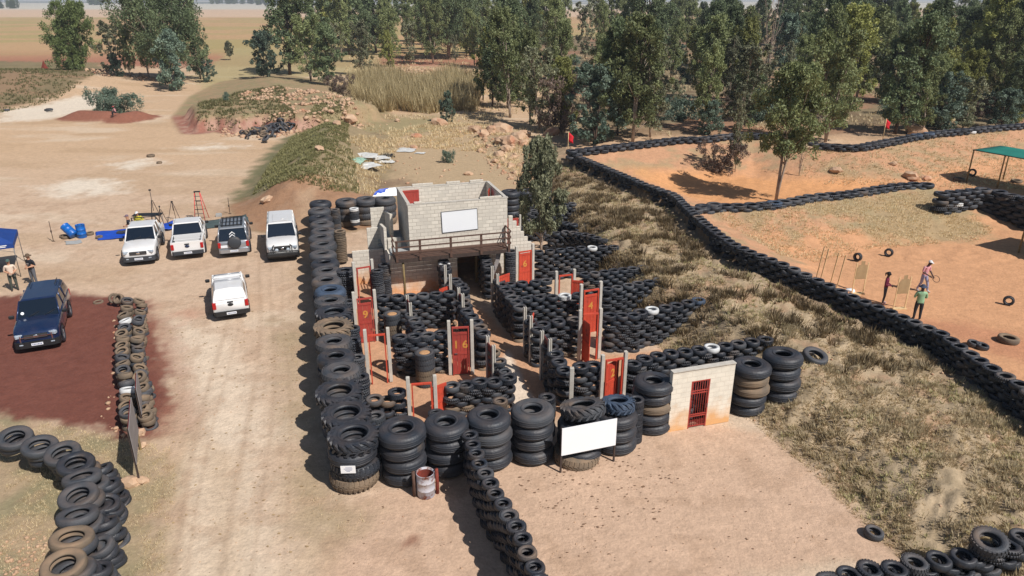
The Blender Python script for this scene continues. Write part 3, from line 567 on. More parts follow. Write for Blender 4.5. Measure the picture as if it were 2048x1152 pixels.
# ---- brick-bonded tyre walls
def resample(pts, step):
    out = []; P_ = [Vector((p[0], p[1], p[2] if len(p) > 2 else 0)) for p in pts]; d = 0; nxt = 0; tot = sum((P_[i + 1] - P_[i]).length for i in range(len(P_) - 1)); n = max(1, round(tot / step)); st = tot / n
    for i in range(len(P_) - 1):
        L_ = (P_[i + 1] - P_[i]).length
        while nxt <= d + L_ + 1e-6 and len(out) <= n: out.append(P_[i].lerp(P_[i + 1], min(1, max(0, (nxt - d) / max(L_, 1e-6))))); nxt += st
        d += L_
    return out, st
HS = {'car': .20, 'carb': .215, 'cars': .175, 'truck': .26, 'trucks': .25}
def wall(px_pts, where, group, rows=9, size='car', step=.60, tilt=.065, special=None, mats=('tyre', 'tyre', 'tyre', 'tyre_grey'), kind='road', world_pts=None, individual=False, sink=.10):
    """px_pts: (px,py,ztop) of the ring on top"""
    pts = world_pts or [W(*p) for p in px_pts]
    P_, st = resample(pts, step); n = len(P_); h = HS[size] * .985; spec = special or {}
    g = zf(np.array([p.x for p in P_]), np.array([p.y for p in P_]), False)
    for k in range(rows):
        for i in range(n):
            q = Vector(P_[i])
            if k % 2 and i < n - 1: q = q.lerp(P_[i + 1], .5)
            elif k % 2: continue
            z = q.z - (k + 1) * h
            if z + h < g[i] + sink * .5: continue
            if z < g[i] - sink: z = max(z, g[i] - sink)
            mt = rnd.choice(mats)
            if z < .25 and group.startswith('maze') and rnd.random() < .5: mt = 'tyre_dusty'
            if (i, k) in spec: mt = spec[(i, k)]
            t = tilt * (1 if k else .35)
            w_ = rnd.choice([size, size, {'car': 'cars', 'carb': 'car', 'cars': 'cars', 'truck': 'truck', 'trucks': 'trucks'}[size]]) if k else size
            queue((('tread' if rnd.random() < .35 else kind), w_, mt), (q.x + rnd.uniform(-.03, .03), q.y + rnd.uniform(-.03, .03), z), (rnd.gauss(0, t * .7), rnd.gauss(0, t), rnd.uniform(0, 6)),
                  '%s tyre, %s row from the top, %s along %s' % ({'tyre': 'black', 'tyre_grey': 'grey', 'tyre_dusty': 'dusty', 'tyre_white': 'white', 'tyre_blue': 'bluish'}[mt], NTH[k], nth(i), where), group)
ZM = 1.75
MAZE = 'maze wall tyres'
wall([(766,593,ZM),(812,591,ZM),(898,584,ZM)], 'the rear left maze wall', MAZE, 9, 'carb', .68)
wall([(822,629,1.7),(830,643,1.7),(839,661,1.7)], 'the short wall left of the sixteen door room', MAZE, 9)
wall([(801,673,1.8),(828,671,1.8),(881,665,1.8)], 'the wall left of the number sixteen door', MAZE, 9, 'carb', .62)
wall([(749,796,1.25),(770,786,1.3),(794,782,1.3)], 'the low wall left of the near open door frame', MAZE, 7, 'carb', .62)
wall([(904,770,1.3),(933,767,1.3),(963,760,1.35),(989,760,1.35),(1015,753,1.4)], 'the low wall right of the near open door frame', MAZE, 7, 'carb', .62)
wall([(910,558,ZM),(922,569,ZM),(927,576,ZM)], 'the far end of the left aisle wall', MAZE, 9, 'car', .5)
wall([(928,601,ZM),(935,622,ZM),(948,636,ZM),(955,645,ZM),(965,664,ZM)], 'the left aisle wall', MAZE, 9, 'carb', .6)
wall([(989,702,1.7),(996,716,1.6),(1003,728,1.5),(1010,741,1.4)], 'the low dusty end of the left aisle wall', MAZE, 8, 'cars', .5, mats=('tyre_grey', 'tyre_dusty', 'tyre_grey'))
wall([(886,520,1.9),(889,528,1.9),(892,538,1.9)], 'the stub beside the dark doorway', MAZE, 9, 'car', .55, special={(1, 0): 'tyre_white'})
wall([(967,509,1.9),(970,515,1.9),(973,524,1.9),(977,532,1.9)], 'the right aisle wall under the deck', MAZE, 9)
wall([(999,560,ZM),(1008,574,ZM),(1022,591,ZM),(1031,598,ZM),(1039,612,ZM)], 'the middle of the right aisle wall', MAZE, 9, 'carb', .62)
wall([(1061,642,ZM),(1065,648,ZM),(1075,657,ZM)], 'the short piece of right aisle wall', MAZE, 9)
wall([(1102,692,ZM),(1111,709,ZM),(1118,723,ZM),(1130,738,1.7)], 'the near end of the right aisle wall', MAZE, 9, 'carb', .62)
wall([(1020,567,ZM),(1038,565,ZM),(1074,563,ZM),(1093,560,ZM)], 'the right maze wall behind the ajar door', MAZE, 9, special={(1, 1): 'tyre_grey'})
wall([(1052,596,ZM),(1078,593,ZM),(1156,588,ZM)], 'the maze wall left of the number four door', MAZE, 9, special={(3, 0): 'tyre_white'})
wall([(1086,647,ZM),(1107,642,ZM),(1150,637,ZM)], 'the maze wall left of the lower open doorway', MAZE, 9, 'carb', .64)
wall([(1161,731,1.6),(1187,728,1.6)], 'the pair left of the number two door', MAZE, 8, 'carb', .62)
SLP = 'terrace wall tyres'
wall([(1078,502,ZM),(1116,499,ZM),(1165,494,ZM),(1227,492,ZM)], 'the terrace wall right of the number six door', SLP, 10, special={(5, 0): 'tyre_white'})
wall([(1170,547,ZM),(1220,541,ZM),(1284,533,ZM)], 'the terrace wall behind the number four door', SLP, 9)
wall([(1213,577,ZM),(1246,571,ZM),(1280,565,ZM),(1317,558,ZM)], 'the terrace wall right of the number four door', SLP, 9)
wall([(1221,629,ZM),(1268,629,ZM)], 'the near left part of the long terrace wall', SLP, 9, 'carb', .62)
wall([(1280,622,ZM),(1305,617,ZM),(1338,612,ZM),(1372,604,ZM),(1421,594,ZM)], 'the long terrace wall', SLP, 9, 'carb', .62, special={(1, 0): 'tyre_white', (5, 0): 'tyre_blue', (5, 1): 'tyre_white'})
wall([(1266,726,1.55),(1299,711,1.6),(1364,701,1.6),(1430,692,1.6),(1487,683,1.6),(1530,677,1.6)], 'the terrace wall behind the whitewashed gate wall', SLP, 8, 'carb', .63, special={(6, 0): 'tyre_white'})
wall([(1040,428,1.6),(1075,418,1.7),(1110,412,1.8),(1145,406,1.9)], 'the upper terrace wall behind the slender tree', SLP, 9)
wall([(1060,444,1.3),(1100,440,1.4),(1148,448,1.5)], 'the second terrace row behind the slender tree', SLP, 8)
wall([(1095,466,1.1),(1140,463,1.3),(1180,470,1.6),(1205,478,1.7)], 'the sprawled terrace tyres above the number six door wall', SLP, 5, tilt=.2)
ga, gb = W(1345,868), W(1464,846); gd = (gb - ga).normalized(); gn = Vector((-gd.y, gd.x, 0)) * .75
wall(None, 'the wall just behind the barred gate', SLP, 9, world_pts=[ga + gn + gd * .3 + Vector((0, 0, 1.75)), gb + gn + gd * -.3 + Vector((0, 0, 1.75))])  # added tyre wall, keeps the view through the gate bars dark
# small wall running towards the camera at the bottom centre
wall([(941,868,1.75),(958,920,1.72),(983,972,1.7),(1010,1012,1.7),(1038,1062,1.7),(1065,1122,1.7),(1092,1190,1.7)], 'the single wall running out into the front yard', 'yard divider tyres', 9, 'cars', .52, tilt=.05)
# crest wall, ridges
def crest_pts(a, b): return [Vector(p) for p in CREST[a:b]]
wall(None, 'the long berm crest wall', 'berm crest tyres', 6, 'carb', .62, tilt=.07, world_pts=[Vector((p.x, p.y, p.z)) for p in CREST], special={})
wall(None, 'the far ridge wall left of the gap', 'far ridge tyres', 3, 'truck', .95, tilt=.05, world_pts=BACK_A)
wall(None, 'the far ridge wall right of the gap', 'far ridge tyres', 3, 'truck', .95, tilt=.05, world_pts=BACK_B, special={(14, 0): 'tyre_blue', (16, 0): 'tyre_blue', (22, 1): 'tyre_white'})
wall(None, 'the middle ridge wall', 'middle ridge tyres', 2, 'truck', .88, tilt=.05, world_pts=MID, special={(6, 0): 'tyre_blue'})
wall([(1390,417,2.3),(1409,410,2.3),(1428,407,2.3)], 'the doubled end of the middle ridge', 'middle ridge tyres', 3, 'truck', .9)
cz = 2.6; wall([(1885,385,cz),(1926,381,cz),(1967,377,cz)], 'the corner wall on the grass ridge', 'bay corner wall tyres', 9, 'truck', .95, special={(1, 3): 'tyre_white'})
wall([(1970,378,cz),(1992,380,cz),(2026,389,cz),(2060,396,cz),(2110,408,cz)], 'the dark bay side wall', 'bay corner wall tyres', 9, 'truck', .95)
# tyre walls lower right corner, at the yard's edge
wall([(1660,1160,.85),(1692,1148,.85),(1727,1140,.9),(1760,1132,.95),(1797,1135,1.0),(1838,1122,1.05),(1876,1115,1.1),(1925,1112,1.2),(1972,1092,1.4),(2012,1088,1.4),(2048,1068,1.5),(2085,1055,1.6)], 'the wall in the lower right corner', 'lower right corner tyres', 5, 'carb', .66, tilt=.1)
put_tyre(('tread', 'truck', 'tyre_grey'), W(1977,1090,1.45), (.2, -.15, 0), 'largest grey truck tyre on top of the lower right corner wall', cat='truck tyre', name='truck_tyre').scale = (.85, .85, 1)
# left bottom wall of truck tyres
TRK = [(29,868),(79,886),(126,901),(151,923),(162,950),(155,986),(151,1027),(141,1073),(129,1122),(112,1178)]
cnt = 0
for i, (px, py) in enumerate(TRK):
    zt = 1.0 + .05 * min(i, 4); p = W(px, py, zt); n = 2 + min(i, 3); lean = Vector((.12, .0, 0)) * (1 if i > 2 else .3)
    for k in range(n):
        z = max(zt - (n - k) * .26, -.05); mt = 'tyre_dusty' if (k == n - 1 and i >= 7) else rnd.choice(['tyre', 'tyre_grey', 'tyre_grey'])
        j = n - 1 - k
        put_tyre(('road', 'truck', mt), (p.x + lean.x * j + rnd.uniform(-.05, .05), p.y + rnd.uniform(-.05, .05) + .03 * j, z), (R(4) + rnd.gauss(0, .04), R(-9) + rnd.gauss(0, .04), rnd.uniform(0, 6)), '%s truck tyre, %s of the %s column along the lower left wall' % ({'tyre': 'black', 'tyre_grey': 'grey', 'tyre_dusty': 'sandy'}[mt], posw(k, n), nth(i)), 'truck tyres of the lower left wall', 'truck tyre', 'truck_tyre').scale = (1.08, 1.08, 1)
    if i >= 3:
        for k in range(4):
            q = Vector((p.x + .60 + .07 * (3 - k), p.y + .22, 0)); z = -.08 + k * .20
            put_tyre(('road', 'trucks', rnd.choice(['tyre', 'tyre_grey'])), (q.x, q.y, z), (R(10) + rnd.gauss(0, .08), R(14) + rnd.gauss(0, .08), rnd.uniform(0, 6)), 'smaller truck tyre, %s beside the %s column on the track side of lower left wall' % (posw(k, 4), nth(i)), 'truck tyres of the lower left wall', 'truck tyre', 'truck_tyre').scale = (.88, .88, .9)
# muddy double wall by the red soil
RS = [(252,597),(250,612),(249,625),(248,638),(246,650),(244,662),(243,674),(242,686),(243,698),(241,710),(243,722),(246,734),(250,746),(252,760),(250,775),(251,790),(252,804),(254,816)]
for i, (px, py) in enumerate(RS):
    zt = .88; p = W(px, py, zt)
    for k in range(4):
        mt = 'tyre_white' if (i in (3, 14) and k == 3) else rnd.choice(['tyre_dusty', 'tyre_grey', 'tyre_dusty'])
        put_tyre(('road', 'trucks', mt), (p.x + rnd.uniform(-.06, .06), p.y + rnd.uniform(-.05, .05), k * .215 - .02), (R(8) + rnd.gauss(0, .06), R(-14) + rnd.gauss(0, .06), rnd.uniform(0, 6)), '%s tyre, %s at the %s place from the far end beside red soil' % ({'tyre_dusty': 'muddy brown', 'tyre_grey': 'grey', 'tyre_white': 'white'}[mt], posw(k, 4), nth(i)), 'tyres of the muddy wall by the red soil', 'muddy tyre', 'muddy_tyre').scale = (.63, .63, .85)
        if k < 3 or i % 3 == 0:
            put_tyre(('road', 'trucks', rnd.choice(['tyre_dusty', 'tyre_grey', 'tyre_dusty'])), (p.x + .52 + .05 * (3 - k) + rnd.uniform(-.04, .04), p.y + .12, k * .205 - .05), (rnd.gauss(0, .1), R(22) + rnd.gauss(0, .12), rnd.uniform(0, 6)), 'muddy tyre, %s beside the %s place from far end, on the track side' % (posw(k, 4), nth(i)), 'tyres of the muddy wall by the red soil', 'muddy tyre', 'muddy_tyre').scale = (.60, .60, .85)
for px, py, r3 in ((229,597,(1.2, .3, .4)), (240,599,(.9, -.3, 0))):
    p = W(px, py, .35); put_tyre(('road', 'trucks', 'tyre_dusty'), p, r3, 'mud caked tyre leaning at the far end of the wall beside red soil, %s one' % ('outermost' if px == 229 else 'inner'), 'tyres of the muddy wall by the red soil', 'muddy tyre', 'muddy_tyre').scale = (.63, .63, .85)
# loose tyres
for px, py, key, rot, zo, lb in [(197,606,('road','car','tyre_dusty'),(0,0,0),-.12,'half buried tan tyre on the red soil behind the blue pickup'),
    (1745,1073,('road','carb','tyre_grey'),(.1,.1,0),0,'grey car tyre lying alone at the edge of the yard and slope'),
    (1716,522,('tread','carb','tyre'),(1.45,0,-1.0),.33,'black tyre standing upright behind the left cardboard target'),
    (1777,512,('tread','carb','tyre'),(1.5,0,-.7),.33,'black tyre standing upright in the bay right of the targets'),
    (2015,610,('tread','carb','tyre'),(1.5,0,-.6),.33,'black tyre standing upright at the right side of the bay'),
    (2015,684,('road','truck','tyre_dusty'),(0,.05,0),0,'dusty truck tyre lying flat at the bay\'s right edge'),
    (1917,362,('road','truck','tyre_dusty'),(0,0,0),0,'dusty tyre lying left of the green shade roof posts'),
    (2032,366,('road','truck','tyre_dusty'),(.05,0,0),0,'dusty tyre lying under the green shade roof'),
    (1943,352,('tread','trucks','tyre'),(1.5,0,-.6),.4,'black tyre standing by the first post of the shade roof'),
    (1534,413,('road','truck','tyre_grey'),(0,0,0),0,'grey tyre lying at the slender tree in the upper bay'),
    (1946,692,('road','carb','tyre_grey'),(.1,.1,0),0,'grey tyre lying behind the crest wall at far right'),
    (1962,697,('road','carb','tyre'),(.1,.1,0),0,'black tyre lying behind the crest wall at far right'),
    (302,314,('road','trucks','tyre_dusty'),(0,0,0),0,'small dusty tyre lying in the open ground behind the vehicles'),
    (319,327,('road','car','tyre_dusty'),(0,0,0),0,'smaller dusty tyre in the open ground behind the vehicles'),
    (96,222,('road','truck','tyre'),(0,0,0),0,'black tyre on the pale strip at far left'),
    (100,224,('road','truck','tyre_grey'),(0,.1,0),.2,'grey tyre on top of another on the pale strip'),
    (14,222,('road','trucks','tyre_grey'),(0,0,0),0,'lone grey tyre at the left edge of the pale strip'),
    (132,477,('road','car','tyre_dusty'),(0,0,0),0,'dusty tyre under the leaning blue drum'),(180,470,('road','car','tyre_dusty'),(0,0,0),0,'dusty tyre right of the upright blue drum'),(127,475,('road','cars','tyre_dusty'),(0,0,0),0,'small dusty tyre left of the leaning blue drum'),
    (199,477,('road','cars','tyre_dusty'),(0,0,0),.01,'dusty tyre weighing down the left end of the blue tarpaulin')]:
    up = rot[0] > 1; p = T(px, py); put_tyre(key, p + Vector((0, 0, zo * (.72 if up else 1))), rot, lb, cat='loose tyre', name='loose_tyre').scale = (.72, .72, 1) if up else (.85, .85, 1)
rr = random.Random(3)
HEAP = sorted(rr.random() for _ in range(46))
for i in range(46):      # dumped heap by the red cut bank
    t = HEAP[i]; px = 487 + 95 * t + rr.uniform(-8, 8); py = 272 - 16 * t + rr.uniform(-6, 7) + (18 * (rr.random() ** 2) if px < 552 and px > 520 else 0)
    p = T(px, py); put_tyre(('road', rr.choice(['truck', 'trucks', 'carb']), rr.choice(['tyre_grey', 'tyre_dusty', 'tyre'])), (p.x, p.y, p.z + rr.uniform(0, .5)), (rr.gauss(0, .5), rr.gauss(0, .5), 0), 'old dumped tyre, %s from the left in the heap below the red cut bank' % nth(i), 'tyres dumped below the red cut bank', 'dumped tyre', 'dumped_tyre')
# ---- the queue: the 300 that show largest are objects, the rest one mass
def flush():
    def score(q):
        d = (q[1] - Vector((0, 0, 15))).length; top = 1.35 if 'first row from the top' in q[3] else 1.0
        if abs(q[1].x) > q[1].y * .76 or q[1].y < 12.6: return 0
        dark = .8 if 'aisle' in q[3] and 'first row' not in q[3] else 1.0
        return top * dark / d
    s = sorted(CAR_Q, key=score, reverse=True); print('small tyres', len(s))
    for key, loc, rot, lb, gr in s[:300]:
        w = lb.split(); 
        if len(w) > 16: lb = lb.replace(' from the top', '')
        o = put_tyre(key, loc, rot, lb, gr, 'car tyre', 'car_tyre')
    groups = {}
    for key, loc, rot, lb, gr in s[300:]: groups.setdefault(key[2], []).append((key, loc, rot))
    V = []; FC = []; MI = []; off = 0; mats = []
    for gi, (mt, items) in enumerate(groups.items()):
        mats.append(M[mt])
        for key, loc, rot in items:
            me = tmesh(*key); nv = len(me.vertices); co = np.empty(nv * 3); me.vertices.foreach_get('co', co); co = co.reshape(-1, 3)
            co = co @ np.array(Euler(rot).to_matrix()).T + np.array(loc); V.append(co)
            if not hasattr(me, 'name'): pass
            fk = me.name
            if fk not in FCACHE: FCACHE[fk] = np.array([v for p in me.polygons for v in p.vertices], np.int32)
            FC.append(FCACHE[fk] + off); MI.append(np.full(len(me.polygons), gi, np.int32)); off += nv
    V = np.concatenate(V); FC = np.concatenate(FC); MI = np.concatenate(MI); nf = len(MI)
    me = bpy.data.meshes.new('tyre_mass'); me.vertices.add(len(V)); me.vertices.foreach_set('co', V.ravel()); me.loops.add(len(FC)); me.loops.foreach_set('vertex_index', FC)
    me.polygons.add(nf); me.polygons.foreach_set('loop_start', np.arange(nf, dtype=np.int32) * 4); me.polygons.foreach_set('loop_total', np.full(nf, 4, np.int32)); me.polygons.foreach_set('material_index', MI); me.polygons.foreach_set('use_smooth', np.ones(nf, bool))
    for m in mats: me.materials.append(m)
    me.update(calc_edges=True); o = bpy.data.objects.new('stacked_tyres', me); col.objects.link(o)
    tag(o, 'mass of old black tyres bonded into the maze, terrace and berm walls', 'tyres', kind='stuff')
FCACHE = {}
flush()
# ================================================================ block building with deck
BO = Vector((-5.47, 36.8, 0)); BA = R(16.5); BU = Vector((math.cos(BA), math.sin(BA), 0)); BV = Vector((-math.sin(BA), math.cos(BA), 0))
def BL(u, v, z=0): return (u, v, z)         # building-local
def wallbox(mb_list, name, parent, u0, v0, u1, v1, z0, z1, t=.15, m='block', top2=None):
    """vertical block wall with metric uv; top may slope to top2"""
    a = Vector((u0, v0, 0)); b = Vector((u1, v1, 0)); d = (b - a); L_ = d.length; d.normalize(); n = Vector((-d.y, d.x, 0)) * t / 2
    zt2 = top2 if top2 is not None else z1
    vs = [a - n + Vector((0, 0, z0)), b - n + Vector((0, 0, z0)), b + n + Vector((0, 0, z0)), a + n + Vector((0, 0, z0)), a - n + Vector((0, 0, z1)), b - n + Vector((0, 0, zt2)), b + n + Vector((0, 0, zt2)), a + n + Vector((0, 0, z1))]
    fs = [(0,3,2,1),(4,5,6,7),(0,1,5,4),(1,2,6,5),(2,3,7,6),(3,0,4,7)]
    mb_list.append((vs, fs, [(0, L_, t, 0)], L_, t, z0, z1, zt2))
def build_walls(lst, name, parent, m='block'):
    V = []; F_ = []; UV = []
    for vs, fs, _, L_, t, z0, z1, z2 in lst:
        b = len(V); V += [tuple(v) for v in vs]; a = vs[0]; d = (vs[1] - vs[0]).normalized()
        for f in fs:
            F_.append(tuple(b + i for i in f)); p0 = [vs[i] for i in f]; nr = (p0[1] - p0[0]).cross(p0[2] - p0[1])
            for p in p0:
                al = (p - a).dot(d); ac = (p - a).dot(Vector((-d.y, d.x, 0)))
                UV.append((al, ac) if abs(nr.normalized().z) > .5 else ((al, p.z) if abs(nr.normalized().dot(d)) < .5 else (ac, p.z)))
    me = bpy.data.meshes.new(name); me.from_pydata(V, [], F_); uv = me.uv_layers.new(name='UVMap')
    for i, c in enumerate(UV): uv.data[i].uv = c
    me.materials.append(M[m]); me.update(); o = bpy.data.objects.new(name, me); col.objects.link(o); o.parent = parent; return o
bld = thing('block_building', 'roofless two storey concrete block building with a wooden deck and white sign', 'building', BO, BA)
ZT = 4.95; ZD = 2.42
w = []
# upper room: front, back, left, right; ragged coping steps on the right
wallbox(w, '', bld, 0, 0, 5.42, 0, ZD, ZT); wallbox(w, '', bld, .075, .08, .075, 3.9, 0, ZT); wallbox(w, '', bld, 0, 3.98, 5.42, 3.98, ZD, ZT - .05); wallbox(w, '', bld, 5.345, .08, 5.345, 3.9, ZD, ZT)
for u, n_ in ((.35, 1), (3.9, 2), (4.7, 1)): wallbox(w, '', bld, u, .002, u + .4 * n_, .002, ZT + .04, ZT + .13)
for u, n_ in ((.9, 3), (2.9, 2), (4.3, 2)): wallbox(w, '', bld, u, 3.982, u + .4 * n_, 3.982, ZT, ZT + .12)
build_walls(w, 'upper_wall', bld)
w = []
wallbox(w, '', bld, -1.12, .004, 2.55, .004, 0, ZD - .12); wallbox(w, '', bld, 4.35, .004, 5.45, .004, 0, ZD - .12)
wallbox(w, '', bld, -1.05, .085, -1.05, 3.9, 0, ZD - .12); wallbox(w, '', bld, 5.37, .085, 5.37, 3.9, 0, ZD - .12); wallbox(w, '', bld, .16, 4.0, 5.42, 4.0, 0, ZD - .12)
build_walls(w, 'lower_wall', bld)
# stair enclosure at the left: sloping and stepped walls
w = []
wallbox(w, '', bld, -1.15, .9, -1.15, 2.9, ZD - .12, 3.55, top2=3.2); wallbox(w, '', bld, -1.05, .9, -.35, .9, ZD - .12, 2.95)
wallbox(w, '', bld, -.62, 2.2, -.62, 5.2, 0, 3.9, top2=3.3); wallbox(w, '', bld, -2.9, 2.2, -1.2, 2.2, 0, 1.95); wallbox(w, '', bld, -1.95, 2.9, -1.1, 2.9, 0, 3.0); wallbox(w, '', bld, -1.5, 4.9, -.7, 4.9, 0, 3.6)
build_walls(w, 'stair_wall', bld)
mb = MB()
for k in range(9): mb.box((-.62 - .28, 3.2 + .0 * k, 0), (0, 0, 0)) if False else mb.box((-1.0 + .0 * k, 2.9 - .22 * k, ZD - .16 - .24 * k), (.75, .24, .12))
mb.build('stair_flight', M['lightgrey'], bld)
# crumbling stepped wall to the right
w = []
for k in range(6): wallbox(w, '', bld, 5.52 + .22 * k, .05, 5.74 + .22 * k, .05, 0, 3.9 - .32 * k)
build_walls(w, 'stepped_wall', bld)
mb = MB(); mb.box((2.2, 1.96, ZD - .06), (6.4, 4.05, .12)); mb.build('floor_slab', M['lightgrey'], bld)
mb = MB()
for u0, u1 in ((.075, 5.345),):
    mb.box((2.71, 0, ZT + .02), (5.5, .17, .05)); mb.box((2.71, 3.98, ZT - .025), (5.5, .17, .05)); mb.box((.075, 1.98, ZT + .02), (.17, 3.7, .05)); mb.box((5.345, 1.98, ZT + .02), (.17, 3.7, .05))
mb.build('coping', M['concrete'], bld)
def door_leaf(w_, h_, m='red', num=None, numcol='yellow', brace=(.5,), parent=None, numz=.72, nums=.34, name='door', handle=False):
    """planked door leaf, hinge at origin, width along +x, face towards -y"""
    mb = MB(); n = max(2, round(w_ / .17)); pw = w_ / n
    for i in range(n): mb.box(((i + .5) * pw, 0, h_ / 2), (pw - .008, .03, h_))
    for b_ in brace: mb.box((w_ / 2, -.024, h_ * b_), (w_ - .04, .02, .11))
    mb.box((w_ / 2, -.024, h_ - .06), (w_ - .02, .02, .1))
    o = mb.build(name, M[m], parent)
    if num: glyph(num, nums, (w_ / 2, -.02, h_ * numz - nums / 2), o)
    if handle: hb = MB(); hb.box((.1, -.05, h_ * .5), (.12, .03, .03)); hb.build('handle', M['steel'], o)
    return o
def glyph(txt, size, loc, parent, m='yellow', rot=(R(90), 0, 0), name='number', bold=.012):
    cu = bpy.data.curves.new('txt', 'FONT'); cu.body = txt; cu.size = size * 1.35; cu.align_x = 'CENTER'; cu.extrude = .003; cu.offset = bold
    t = bpy.data.objects.new('txt', cu); col.objects.link(t); dg = bpy.context.evaluated_depsgraph_get()
    me = bpy.data.meshes.new_from_object(t.evaluated_get(dg)); bpy.data.objects.remove(t)
    me.materials.clear(); me.materials.append(M[m]); o = bpy.data.objects.new(name, me); col.objects.link(o); o.parent = parent; o.location = loc; o.rotation_euler = rot
    return o
# doors of the upper room
d = door_leaf(.95, 2.35, 'dullred', parent=bld); d.location = (.30, 3.84, ZD)
d = door_leaf(.8, 2.4, 'red', parent=bld); d.location = (5.22, 2.9, ZD); d.rotation_euler = (0, 0, R(-110))
# white sign on the front wall, sky reflecting in it
mb = MB(); mb.box((0, 0, 0), (1.93, .03, 1.12)); s = mb.build('sign_panel', M['white'], bld); s.location = (2.75, -.095, 3.9); s.rotation_euler = (0, R(-1.5), 0)
mb = MB()
for a, b in ((-.96, .96),):
    mb.box((0, 0, .575), (1.98, .04, .03)); mb.box((0, 0, -.575), (1.98, .04, .03)); mb.box((-.98, 0, 0), (.03, .04, 1.12)); mb.box((.98, 0, 0), (.03, .04, 1.12))
mb.build('sign_frame', M['steel'], s)
# deck
dk = MB()
for k in range(7): dk.box((2.15, -.16 - .165 * k, ZD + .03), (6.1, .13, .04), rz=0)
dk.build('deck_boards', M['woodbrown'], bld)
jb = MB(); jb.box((2.15, -1.23, ZD - .09), (6.16, .06, .18)); jb.box((-.92, -.62, ZD - .09), (.05, 1.16, .16)); jb.box((5.22, -.62, ZD - .09), (.05, 1.16, .16))
for k in range(5): jb.box((.1 + k * 1.02, -.62, ZD - .08), (.05, 1.14, .13))
jb.build('deck_beam', M['darkwood'], bld)
for u in (-.86, .35, 1.98, 3.62, 5.16):
    mb = MB(); mb.box((u, -1.29, ZD + .45), (.12, .06, 1.15)); mb.build('railing_post', M['woodbrown'], bld)
for v in (-.2,):
    mb = MB(); mb.box((-.93, v, ZD + .45), (.06, .1, 1.05)); mb.build('railing_post', M['woodbrown'], bld); mb = MB(); mb.box((5.24, v, ZD + .45), (.06, .1, 1.05)); mb.build('railing_post', M['woodbrown'], bld)
for z in (.35, .68, 1.0):
    mb = MB(); mb.box((2.15, -1.335, ZD + z), (6.2, .03, .07)); mb.box((-.97, -.68, ZD + z), (.03, 1.15, .07)); mb.box((5.28, -.68, ZD + z), (.03, 1.15, .07)); mb.build('rail', M['woodbrown'], bld)
for u in (-.55, 4.95):
    mb = MB(); mb.tube([(u, -1.12, 0), (u + .02, -1.1, 1.2), (u, -1.13, ZD - .18)], [.07, .062, .058], 8); mb.build('support_pole', M['poleyellow'], bld)
# dark room behind the opening: floor and rear block wall are there, plus one pillar
mb = MB(); mb.box((3.75, .5, ZD / 2 - .1), (.12, .12, ZD - .2)); mb.build('pillar', M['poleyellow'], bld)
tq = [W(745,393,1.95), W(758,378,2.35), W(797,374,2.35), W(797,391,1.95)]; tp = MB(); nn = 8; vs = []
for i in range(nn + 1):
    for j in range(nn + 1):
        u, v = i / nn, j / nn; p = tq[0] * (1 - u) * (1 - v) + tq[1] * (1 - u) * v + tq[2] * u * v + tq[3] * u * (1 - v); vs.append((p.x, p.y, p.z + .10 * math.sin(u * 7 + v * 4) * math.sin(v * 3.1)))
for i in range(nn):
    for j in range(nn): tp.add([vs[i * (nn + 1) + j], vs[(i + 1) * (nn + 1) + j], vs[(i + 1) * (nn + 1) + j + 1], vs[i * (nn + 1) + j + 1]], [(0, 1, 2, 3)], 1 if i + (nn - j) * .5 < 4 else 0)
o = tp.build('tarpaulin', [M['white'], M['bluetarp']]); o.modifiers.new('t', 'SOLIDIFY').thickness = .03; tag(o, 'white and blue tarpaulin spread over the back tyre wall behind the building', 'tarpaulin')
# ---- posts and doorways
def post_mb(h_, w_=.14):
    mb = MB(); mb.box((0, -w_ * .32, h_ / 2), (w_, w_ * .36, h_), bev=.015); mb.box((0, w_ * .32, h_ / 2), (w_, w_ * .36, h_), bev=.015); mb.box((0, 0, h_ / 2 - .02), (w_ * .45, w_ * .4, h_ - .05)); return mb
def doorway(px1, py1, px2, py2, zt, label, leaf=None, num=None, ang=0, m='red', zb=0, frame_h=2.2, cat='doorway', hinge='l', leafh=1.98, handle=False, frame=True, p2=True, lw=None):
    a, b = W(px1, py1, zt), W(px2, py2, zt); d = b - a; L_ = d.length; rz = math.atan2(d.y, d.x)
    t = thing('doorway', label, cat, (a.x, a.y, zb), rz, 'numbered and unnumbered maze doorways')
    h = zt - zb
    p = post_mb(h).build('post', M['concrete'], t)
    if p2: q = post_mb(h).build('post', M['concrete'], t); q.location = (L_, 0, 0)
    if frame and p2:
        f = MB(); x0, x1 = .12, L_ - .12; f.box((x0 + .025, -.05, frame_h / 2), (.05, .09, frame_h)); f.box((x1 - .025, -.05, frame_h / 2), (.05, .09, frame_h)); f.box(((x0 + x1) / 2, -.05, frame_h + .03), (x1 - x0, .10, .06)); f.build('frame', M[m], t)
    if leaf:
        w_ = lw or (L_ - .36); o = door_leaf(w_, leafh, m, num, parent=t, handle=handle, nums=.36)
        o.location = (.17 if hinge == 'l' else L_ - .17, -.04, .04)
        o.rotation_euler = (0, 0, R(ang if hinge == 'l' else 180 + ang))
    return t
doorway(897,641,943,639,2.55, 'closed dull red door numbered 1 6 between white concrete posts', True, '1 6', m='dullred', handle=True)
doorway(706,584,748,579,2.6, 'closed dull red door numbered 9 beside the left giant tyre wall', True, '9', m='dullred')
doorway(706,524,743,518,2.6, 'rear open red door frame near the building, its narrow leaf swung inside', True, ang=75, m='dullred', lw=.5)
doorway(729,659,775,655,2.5, 'open empty red door frame below the number nine door', None, m='red')
doorway(815,754,869,750,1.95, 'near open red door frame between two low tyre walls', True, ang=-150, m='red', hinge='r', frame_h=1.62, leafh=1.4, lw=.7)
